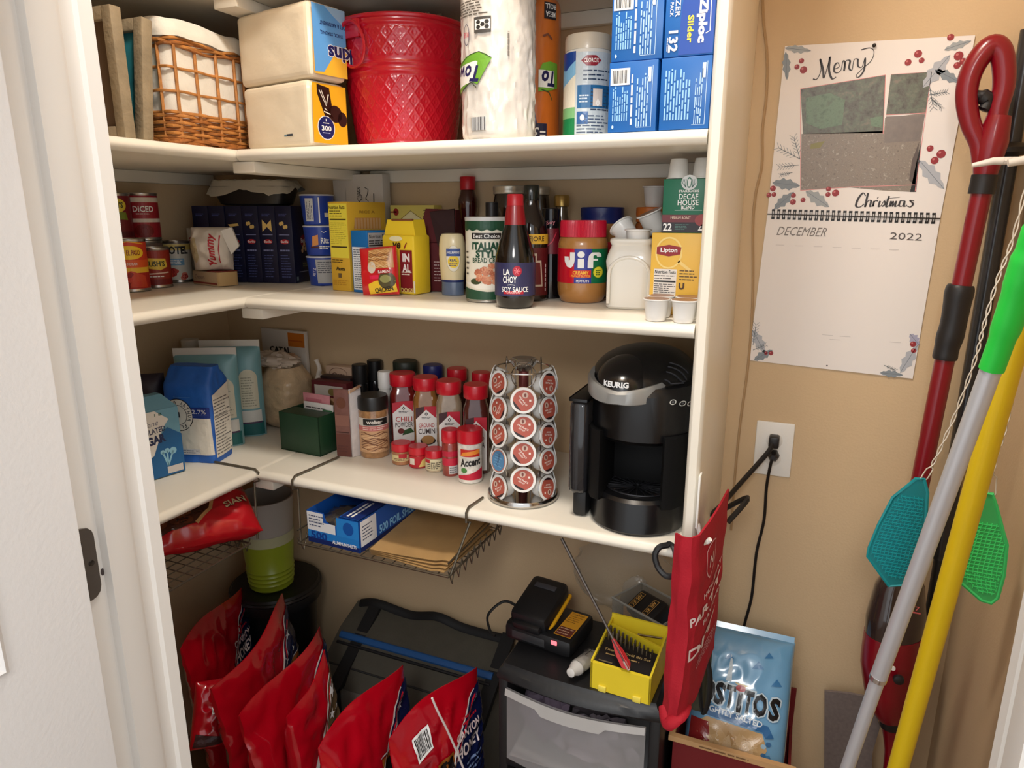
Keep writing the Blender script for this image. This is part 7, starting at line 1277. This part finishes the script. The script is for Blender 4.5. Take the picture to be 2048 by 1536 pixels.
ink([(1731, 392), (1726, 386), (1716, 398), (1712, 412), (1720, 414), (1728, 408)], 3.2); ink([(1736, 386), (1730, 414), (1736, 402), (1742, 402), (1740, 413), (1746, 410)], 2.8); ink([(1748, 402), (1746, 413), (1750, 402), (1756, 402)], 2.6); ink([(1760, 402), (1757, 413), (1762, 411), (1768, 402), (1770, 408), (1764, 413)], 2.6); ink([(1778, 392), (1772, 413), (1778, 411)], 2.8); ink([(1770, 398), (1800, 394)], 1.6); ink([(1782, 402), (1780, 413), (1786, 402), (1785, 413), (1792, 402), (1790, 413), (1796, 410)], 2.6); ink([(1808, 402), (1801, 402), (1798, 411), (1804, 412), (1809, 402), (1808, 413), (1814, 410)], 2.6); ink([(1828, 402), (1820, 401), (1826, 408), (1820, 414), (1814, 412)], 2.6); ink([(1755, 395), (1756, 396)], 3)
q = C(1603, 463); p.text('DECEMBER', q[0], q[1], .092, .017, (120, 112, 106), 4, -.02, -.004, .35); q = C(1812, 473); p.text('2022', q[0], q[1], .054, .013, (84, 78, 78), 4, -.04, .0)
for i in range(7): a = C(1560 + i * 38, 490 + i * 1.6); p.rect(a[0] - .008, a[1] - .0005, a[0] + .008, a[1] + .0005, (206, 200, 198), 3)
for (x, y) in ((1655, 670), (1690, 673), (1670, 679), (1790, 684)): a = C(x, y); p.rect(a[0] - .010, a[1] - .0004, a[0] + .010, a[1] + .0004, (200, 196, 194), 3)
q = C(1654, 731); p.oval(q[0], q[1], .0016, .0016, (40, 40, 40), 4, 8); p.done('printed_picture', cal)
spm = MB(); N_ = 29
for i in range(N_):
    t = (i + .5) / N_; a = sl.lerp(sr_, .02 + .96 * t)
    for dx in (-.0018, .0018): spm.tube([(a.x + dx, -.001 - .004 * math.sin(q), a.z + .0075 * math.cos(q)) for q in [PI * k / 6 for k in range(7)]], .0009, 4)
    spm.box(a.x - .003, -.0016, a.z + .006, a.x + .003, -.0008, a.z + .010).box(a.x - .003, -.0016, a.z - .010, a.x + .003, -.0008, a.z - .006)
sp_ = obj('spiral_binding', spm.tube([(sl.x, -.003, sl.z), (sr_.x, -.003, sr_.z)], .0009, 5), M((26, 24, 24), .4), cal)
np_ = on(1748, 92, 1, YB); obj('push_pin', MB().lathe([(.003, 0), (.0034, .004), (.001, .006)], 10).xf(Matrix.Translation((np_.x, -.001, np_.z)) @ Matrix.Rotation(PI / 2, 4, 'X')), M((40, 36, 34), .4), cal)
# outlet and plugs
o0 = on(1513, 838, 1, YB); o1 = on(1589, 845, 1, YB); o2 = on(1508, 944, 1, YB); ocx, ocz = (o0.x + on(1582, 950, 1, YB).x) / 2, (o0.z + o2.z) / 2 - .001; ow, oh_ = .0770, .1215
ol = thing('wall_outlet', 'white wall outlet plate with two black plugs in it', 'outlet', (ocx, YB - .0002, ocz)); obj('cover_plate', MB().box(-ow / 2, -.006, -oh_ / 2, ow / 2, 0, oh_ / 2, .003), M((238, 236, 230), .35), ol)
for z_ in (.020, -.020): obj('socket_face', MB().lathe([(.0168, 0), (.0168, .001), (.016, .0015)], 28).xf(Matrix.Translation((0, -.0058, z_)) @ Matrix.Rotation(PI / 2, 4, 'X')), M((232, 230, 224), .3), ol)
CORD = M((24, 20, 20), .45)
def wallp(px, py, off=.012): return on(px, py, 1, YB - off)
c1_ = thing('power_cord', 'thick black cord running from the upper plug down behind the red bag', 'cord', (0, 0, 0), 0, 'black cords at the outlet'); a = wallp(1548, 880, .02); obj('plug', MB().box(a.x - .010, YB - .034, a.z - .016, a.x + .011, YB - .007, a.z + .010, .004), CORD, c1_)
obj('cord', MB().tube(smooth_path([wallp(1545, 888, .030), wallp(1538, 902, .036), wallp(1512, 932, .05), wallp(1478, 970, .08), wallp(1445, 1008, .13), wallp(1425, 1030, .18), (1.03, .20, -.36), (1.00, .16, -.40)], 6), .0052, 8), CORD, c1_)
c2_ = thing('power_cord', 'thin black cord hanging from the lower plug down behind the chip bag', 'cord', (0, 0, 0), 0, 'black cords at the outlet'); a = wallp(1547, 912, .02); obj('plug', MB().lathe([(.011, 0), (.012, .004), (.011, .020), (.006, .026)], 6).xf(Matrix.Translation((a.x, YB - .0065, a.z)) @ Matrix.Rotation(PI / 2, 4, 'X')), CORD, c2_)
obj('cord', MB().tube(smooth_path([wallp(1546, 914, .028), wallp(1541, 930, .030), wallp(1533, 975, .016), wallp(1528, 1040, .010), wallp(1515, 1095, .008), wallp(1510, 1130, .008), wallp(1503, 1195, .008), wallp(1490, 1245, .008), wallp(1480, 1290, .008)], 6), .0033, 7), CORD, c2_)
wc_ = thing('painted_wire', 'thin wire painted the colour of the wall, running down beside the calendar', 'wire', (0, 0, 0)); obj('wire', MB().tube(smooth_path([wallp(x, y, .002) for x, y in ((1524, -40), (1527, 40), (1534, 110), (1533, 190), (1525, 260), (1524, 330), (1512, 385), (1506, 450), (1506, 560), (1503, 650), (1495, 740), (1480, 850), (1470, 950), (1462, 1060))], 6), .0028, 6), M((176, 146, 108), .7), wc_)
# chip bag on a red box
rbx = thing('storage_box', 'dark red box with tan wooden rim under the chip bag', 'box', (1.045, .235, ZF)); bz = Zh(1483, .98, .105) - ZF
BX = [(-.118, -.13, .118, -.124), (-.118, .134, .118, .14), (-.118, -.13, -.112, .14), (.112, -.13, .118, .14)]; obj('box_body', MB().box(-.118, -.13, 0, .118, .14, bz - .16).box(*BX[0][:2], bz - .17, *BX[0][2:], bz - .012).box(*BX[1][:2], bz - .17, *BX[1][2:], bz - .012).box(*BX[2][:2], bz - .17, *BX[2][2:], bz - .012).box(*BX[3][:2], bz - .17, *BX[3][2:], bz - .11), M((112, 22, 28), .5), rbx)
rim_ = MB()
for q in ((-.121, -.134, .121, -.122), (-.121, -.122, -.110, .143)): rim_.box(q[0], q[1], bz - .012, q[2], q[3], bz)
obj('wooden_rim', rim_, M((190, 150, 104), .6, var=.1, vs=20), rbx); p = Print(lambda u, v: ((u, -.134, v), (0, -1, 0))); p.lines(-.06, bz - .009, .04, bz - .003, 1, (120, 90, 60), 1); p.done('rim_mark', rbx)
tw_ = .206; zb_ = ZF + bz - .158; yt_ = .350; zt_ = Zh(1268, 1.06, yt_); Lb = math.hypot(zt_ - zb_, yt_ - .165); chb = thing('chip_bag', 'light blue tortilla chip bag with black lettering leaning on the back wall', 'bag', (1.046, .165, zb_)); th_ = Lb / 1.03; lean = -math.atan2(yt_ - .165, zt_ - zb_); chb.rotation_euler = (lean, math.radians(2), math.radians(3)); fn, fr = pillow(tw_, th_ * 1.03, .085, .003, 21, base=0, ex=.5, fr=15)
obj('film_bag', bag_mesh(fn, tw_, th_ * 1.03, 44, 60), M((112, 166, 206), .2, coat=.6), chb); h = th_ * 1.03; w2 = tw_ / 2; p = Print(fr, .008, .0014, .0003, rough=.25); OX = .004
p.poly([(-w2 * .95, h * .42), (w2 * .82, h * .42), (w2 * .72, h * .78), (-w2 * .9, h * .80)], (150, 188, 214), 0) if False else None
p.poly([(-w2 * .8, .01), (w2 * .2, .01), (w2 * .62, h * .32), (w2 * .5, h * .41), (-w2 * .6, h * .43), (-w2 * .9, h * .36)], (206, 170, 122), 1); p.poly([(-w2 * .9, h * .05), (-w2 * .35, h * .02), (-w2 * .55, h * .40), (-w2 * .9, h * .41)], (150, 44, 44), 2)
for i in range(22): cx, cy, a = RND.uniform(-w2 * .4, w2 * .3), RND.uniform(.06, h * .36), RND.uniform(0, 6); p.poly([(cx + .022 * math.cos(a), cy + .022 * math.sin(a)), (cx + .022 * math.cos(a + 2.1), cy + .022 * math.sin(a + 2.1)), (cx + .02 * math.cos(a + 4.2), cy + .02 * math.sin(a + 4.2))], RND.choice([(214, 180, 132), (196, 156, 106), (222, 192, 150)]), 3 + i * .05)
p.poly([(-w2 * .75, h * .51), (w2 * .60, h * .46), (w2 * .72, h * .40), (w2 * .56, h * .39), (w2 * .50, h * .42), (-w2 * .70, h * .44)], (48, 104, 160), 4.5); p.text('LIGHTLY SALTED', -w2 * .10, h * .475, w2 * 1.16, .012, (214, 226, 236), 6, -.07, .03)
ch_ = 'TOSTITOS'; xs = [-.86, -.62, -.40, -.19, .0, .17, .40, .68]; ws = [.2, .26, .2, .2, .08, .2, .27, .2]
for k, c_ in enumerate(ch_):
    cy = h * (.590 - .022 * (k / 7)) ; hh2 = .046 if c_ not in 'I' else .040
    p.text(c_, xs[k] * w2, cy - (.006 if c_ == 'I' else 0), ws[k] * w2 + .006, hh2 + .006, (196, 214, 226), 5, -.06, .05); p.text(c_, xs[k] * w2, cy - (.006 if c_ == 'I' else 0), ws[k] * w2, hh2, (22, 22, 26), 6, -.06, .045)
p.oval(.0, h * .645, .010, .007, (176, 40, 44), 7, 12); p.poly([(-.014, h * .675), (.016, h * .67), (.002, h * .645)], (220, 196, 130), 6)
for cx, cy, r_ in ((.03, .78, .012), (.07, .70, .011), (-.03, .80, .010), (.05, .86, .009)): p.poly([(cx - r_, h * cy), (cx + r_, h * cy + .004), (cx, h * cy + r_ * 1.5)], (60, 120, 172), 2)
p.poly([(-.032, h * .67), (-.020, h * .67), (-.022, h * .80), (-.026, h * .84)], (206, 222, 232), 2)
for i in range(30): p.oval(RND.uniform(w2 * .35, w2 * .85), RND.uniform(.012, h * .36), .006, .005, RND.choice([(70, 130, 180), (170, 204, 226), (60, 110, 160)]), 2, 6)
p.done('printed_label', chb)
obj('top_seal', MB().box(-w2 * .98, -.002, h - .002, w2 * .98, .002, h + .012), M((120, 172, 210), .22, coat=.6), chb)
# dark pouch with strap between the red bag and the chip bag
dp_ = thing('canvas_pouch', 'dark olive pouch with black strap hanging behind the red cloth bag', 'pouch', (.962, .120, -.80)); fn, fr = pillow(.05, .15, .03, .003, 3, base=0); obj('pouch', bag_mesh(fn, .065, .17, 20, 30), M((62, 62, 48), .8), dp_); obj('strap', MB().tube(smooth_path([(.02, -.02, .15), (.034, -.03, .11), (.036, -.032, .06), (.028, -.03, .02), (.020, -.026, .05), (.016, -.024, .10)], 6), .006, 8, flat=.4), M((18, 18, 20), .7), dp_)
# grey mesh board
gm = thing('mesh_panel', 'grey mesh panel with curved lower edge leaning on the back wall beside the vacuum', 'panel', (0, 0, 0)); P_ = [on(x, y, 1, .372) for x, y in ((1649, 1379), (1700, 1384), (1738, 1392), (1760, 1450), (1745, 1500), (1740, 1600), (1648, 1600))]; obj('board', MB().prism([(q.x, q.z) for q in P_], .366, .372, 'y'), M((116, 104, 100), .7, var=.12, vs=120), gm)
# red stick vacuum
vc = thing('stick_vacuum', 'red and black upright stick vacuum with loop handle beside the calendar', 'vacuum', (0, 0, 0)); VR = M((128, 6, 26), .3, coat=.25); VB = M((30, 28, 30), .45); vy = .285
def vp(px, py, y=vy): return on(px, py, 1, y)
lp0 = [(1957, 345), (1952, 300), (1931, 255), (1920, 200), (1928, 150), (1952, 108), (1985, 79), (2008, 88), (2018, 122), (2018, 170), (2004, 220), (1994, 270), (1972, 330)]
lp = [(1974 + (x - 1974) * .76, 190 + (y - 190) * .88) for x, y in lp0]; obj('loop_handle', MB().tube(smooth_path([vp(x, y) for x, y in lp], 6), [.0125 + .005 * math.sin(PI * i / 72) for i in range(73)], 14), VR, vc)
obj('handle_neck', MB().tube([vp(1998, 232), vp(1984, 285), vp(1972, 340), vp(1968, 360)], [.018, .024, .019, .016], 16), VR, vc); obj('trigger', MB().tube(smooth_path([vp(1948, 190), vp(1964, 192), vp(1976, 204), vp(1966, 222)], 4), [.008] * 4 + [.012] * 4 + [.010] * 4 + [.006], 10), VB, vc)
obj('collar', MB().tube([vp(1970, 350), vp(1962, 388)], .0195, 18), VB, vc); obj('upper_tube', MB().tube([vp(1963, 384), vp(1921, 580)], .0155, 18), VR, vc)
obj('foam_grip', MB().tube(smooth_path([vp(1922, 570), vp(1917, 592), vp(1906, 650), vp(1895, 690), vp(1889, 718)], 4), [.0195, .021, .022, .0225, .0225, .0215, .021, .0205, .0205, .021, .0215, .021, .020, .0195, .0195, .020, .019], 18), VB, vc)
obj('lower_tube', MB().tube([vp(1891, 712), vp(1836, 985), vp(1818, 1130)], .0158, 18), VR, vc)
def blob(name, pts, rs, mt, fl=.75): return obj(name, MB().tube(smooth_path([vp(x, y) for x, y in pts], 5), [v for i in range(len(rs) - 1) for v in [rs[i] + (rs[i + 1] - rs[i]) * k / 5 for k in range(5)]] + [rs[-1]], 22, flat=fl), mt, vc)
blob('dust_cup', [(1812, 1120), (1800, 1170), (1792, 1230), (1788, 1275)], [.018, .050, .062, .062], M((52, 40, 38), .12, coat=.6)); blob('motor_body', [(1790, 1262), (1784, 1320), (1784, 1385), (1790, 1432)], [.0635, .066, .056, .036], VR); blob('dark_joint', [(1790, 1425), (1788, 1450)], [.036, .030], VB); blob('lower_neck', [(1788, 1446), (1786, 1500), (1778, 1560), (1770, 1640)], [.028, .018, .015, .016], VR)
obj('release_button', MB().lathe([(.010, 0), (.009, .006), (.004, .008)], 16).xf(Matrix.Translation(vp(1797, 1358, .222)) @ Matrix.Rotation(PI / 2, 4, 'X')), VB, vc); obj('status_dot', MB().lathe([(.0045, 0), (.004, .003)], 12).xf(Matrix.Translation(vp(1786, 1336, .218)) @ Matrix.Rotation(PI / 2, 4, 'X')), M((226, 222, 216), .4), vc)
vf = vp(1770, 1640); obj('floor_head', MB().box(vf.x - .10, vy - .16, ZF, vf.x + .06, vy + .03, ZF + .06, .015), VB, vc); obj('neck_tube', MB().tube([vf, (vf.x, vy - .02, ZF + .05)], .014, 10), VB, vc)
p = Print(lambda u, v: (vp(1828, 1222, .224) + Vector((u, 0, v)), (0, -1, 0)), None, .001); p.text('V7', 0, .006, .016, .009, (200, 90, 90), 1); p.rect(-.011, -.004, .011, -.001, (200, 90, 90), 1); p.done('badge', vc)
# black broom handle, hooks and hanging things on the right wall
bm_ = thing('broom', 'dark grey pole of a broom standing in the corner behind the red vacuum', 'broom', (0, 0, 0)); BY = .374
q0, q1 = on(2046, 150, 1, BY), on(1882, 1100, 1, BY); dv = q1 - q0; obj('pole', MB().tube([q0 - dv * .08, q1 + dv * .02], .0150, 16), M((58, 60, 64), .25, .3, coat=.3), bm_); fb_ = q1 + dv * .02; fl_ = fb_ + dv.normalized() * ((fb_.z - ZF - .12) / -dv.normalized().z); obj('lower_pole', MB().tube([fb_, fl_], .010, 12), M((40, 40, 42), .4), bm_); obj('brush_head', MB().box(fl_.x - .06, fl_.y - .11, ZF, fl_.x + .02, fl_.y + .018, ZF + .12, .01), M((40, 40, 42), .6), bm_)
cd_ = on(2012, 300, 1, BY - .02); obj('rubber_ring', MB().lathe([(.016, -.010), (.040, -.006), (.040, .002), (.026, .010), (.017, .012)], 28).xf(Matrix.Translation(cd_)), M((20, 20, 22), .4), bm_)
hr = thing('tool_hook', 'white double hook arm on the right wall crossing the vacuum handle', 'hook', (0, 0, 0)); a, b = on(1944, 331, 1, .215), on(2070, 305, 1, .215); obj('prong', MB().tube([a, a.lerp(b, .35), on(2006, 322, 1, .215)], [.0035, .0058, .0062], 10), M((232, 228, 222), .4), hr); obj('prong', MB().tube([on(2016, 326, 1, .20), on(2060, 318, 1, .20), Vector((XR - .001, .20, on(2060, 318, 1, .20).z + .004))], [.006, .007, .008], 10), M((232, 228, 222), .4), hr); e_ = on(2006, 322, 1, .215); obj('hook_base', MB().box(XR - .012, .17, e_.z - .02, XR - .0005, .24, e_.z + .03, .003).tube([e_, (XR - .005, .22, e_.z)], .006, 8), M((232, 228, 222), .4), hr)
def swatter(label, col, head, wire, y, grid, thick=.0022):
    t = thing('fly_swatter', label, 'fly swatter', (0, 0, 0), 0, 'hanging fly swatters'); P_ = [on(x, py, 1, y) for x, py in head]; cx = sum(q.x for q in P_) / len(P_); cz = sum(q.z for q in P_) / len(P_)
    inner = [(cx + (q.x - cx) * .86, cz + (q.z - cz) * .86) for q in P_]; top = P_[0]; n = len(P_)
    obj('rim', MB().tube([(q.x, y, q.z) for q in P_], .0028, 6, True), M(col, .4), t); obj('blade', MB().prism([(q.x, q.z) for q in P_], y - thick / 2, y + thick / 2, 'y'), M(tuple(int(v * .92) for v in col), .4, coat=.2, alpha=.93), t)
    mb = MB(); zs = [q[1] for q in inner]; z_ = min(zs) + .006; zt = max(zs) - (.03 if grid else .02)
    def span(z):
        xs = []
        for i in range(n):
            a, b = inner[i], inner[(i + 1) % n]
            if (a[1] - z) * (b[1] - z) < 0: xs.append(a[0] + (b[0] - a[0]) * (z - a[1]) / (b[1] - a[1]))
        return (min(xs), max(xs)) if len(xs) >= 2 else None
    while z_ < zt:
        s = span(z_)
        if s:
            mb.box(s[0], y - thick / 2 - .0012, z_ - .0006, s[1], y - thick / 2, z_ + .0006); x_ = s[0]
            while x_ < s[1]: mb.box(x_ - .0005, y - thick / 2 - .0014, z_ - .003, x_ + .0005, y - thick / 2, z_ + .003); x_ += .006
        z_ += .006
    o = obj('mesh_ribs', mb, M(tuple(min(255, int(v * 1.12)) for v in col), .4), t); o['kind'] = 'stuff'
    w0 = [on(x, py, 1, y) for x, py in wire]; A_, B_ = [], []
    for i, q in enumerate(smooth_path(w0, 10)): s = .0022 * math.sin(i * .9) if i < 10 * (len(wire) - 1.6) else .0045 * (1 if i < 10 * (len(wire) - 1) else .6); A_.append(q + Vector((s, .001 * math.cos(i * .9), 0))); B_.append(q - Vector((s, .001 * math.cos(i * .9), 0)))
    for W1 in (A_, B_): obj('handle_wire', MB().tube(W1, .0011, 5), M((226, 218, 204), .35, .3), t)
    return t
swatter('teal fly swatter hanging in front of the red vacuum tube', (12, 140, 148), [(1832, 957), (1848, 958), (1855, 985), (1850, 1060), (1838, 1120), (1806, 1170), (1778, 1172), (1735, 1112), (1738, 1096), (1757, 1050), (1786, 995)], [(2062, 330), (2028, 470), (1995, 560), (1968, 650), (1950, 720), (1910, 830), (1872, 915), (1846, 960)], .10, False)
swatter('bright green fly swatter hanging beside the right wall behind the yellow pole', (70, 214, 120), [(1962, 985), (1985, 988), (1992, 1010), (2008, 1070), (2014, 1090), (2008, 1150), (1995, 1196), (1982, 1206), (1962, 1200), (1918, 1162), (1908, 1140), (1930, 1060)], [(2090, 500), (2066, 620), (2042, 720), (2028, 780), (2010, 860), (1990, 925), (1984, 990)], .02, True)
# poles
SIL = M((204, 206, 212), .34, .35, coat=.3)
sp1 = thing('extension_pole', 'silver telescopic pole with bright green grip leaning in the corner', 'pole', (0, 0, 0)); a, b = on(1984, 735, 1, -.15), on(1707, 1500, 1, -.055); dv = (b - a); m1 = a + dv * .78
mid = on(1757, 1355, 1, -.073); obj('upper_tube', MB().tube([a - dv.normalized() * .02, mid], .0118, 20), SIL, sp1); fl = mid + (b - mid).normalized() * ((mid.z - ZF - .002) / -(b - mid).normalized().z); obj('lower_tube', MB().tube([mid, fl], .0102, 20), SIL, sp1); obj('collar', MB().tube([mid - dv.normalized() * .004, mid + dv.normalized() * .004], .0123, 20), M((220, 220, 222), .2, .9), sp1)
gp = [on(2096, 395, 1, -.20), on(2072, 470, 1, -.19), on(2050, 540, 1, -.18), on(2018, 640, 1, -.165), on(1983, 738, 1, -.15)]; obj('green_grip', MB().tube(smooth_path(gp, 6), [.012] * 5 + [.0150] * 5 + [.0170] * 5 + [.0158] * 5 + [.0138] * 5, 20), M((40, 214, 72), .45), sp1)
yp = thing('yellow_pole', 'bright yellow broom pole leaning in the corner beside the silver pole', 'pole', (0, 0, 0)); a, b = on(2044, 640, 1, -.07), on(1806, 1500, 1, .0); dv = (b - a).normalized(); fl = b + dv * ((b.z - ZF - .002) / -dv.z); obj('pole', MB().tube([a - dv * .35, fl], .0150, 20), M((238, 206, 30), .4, var=.02, vs=20), yp)
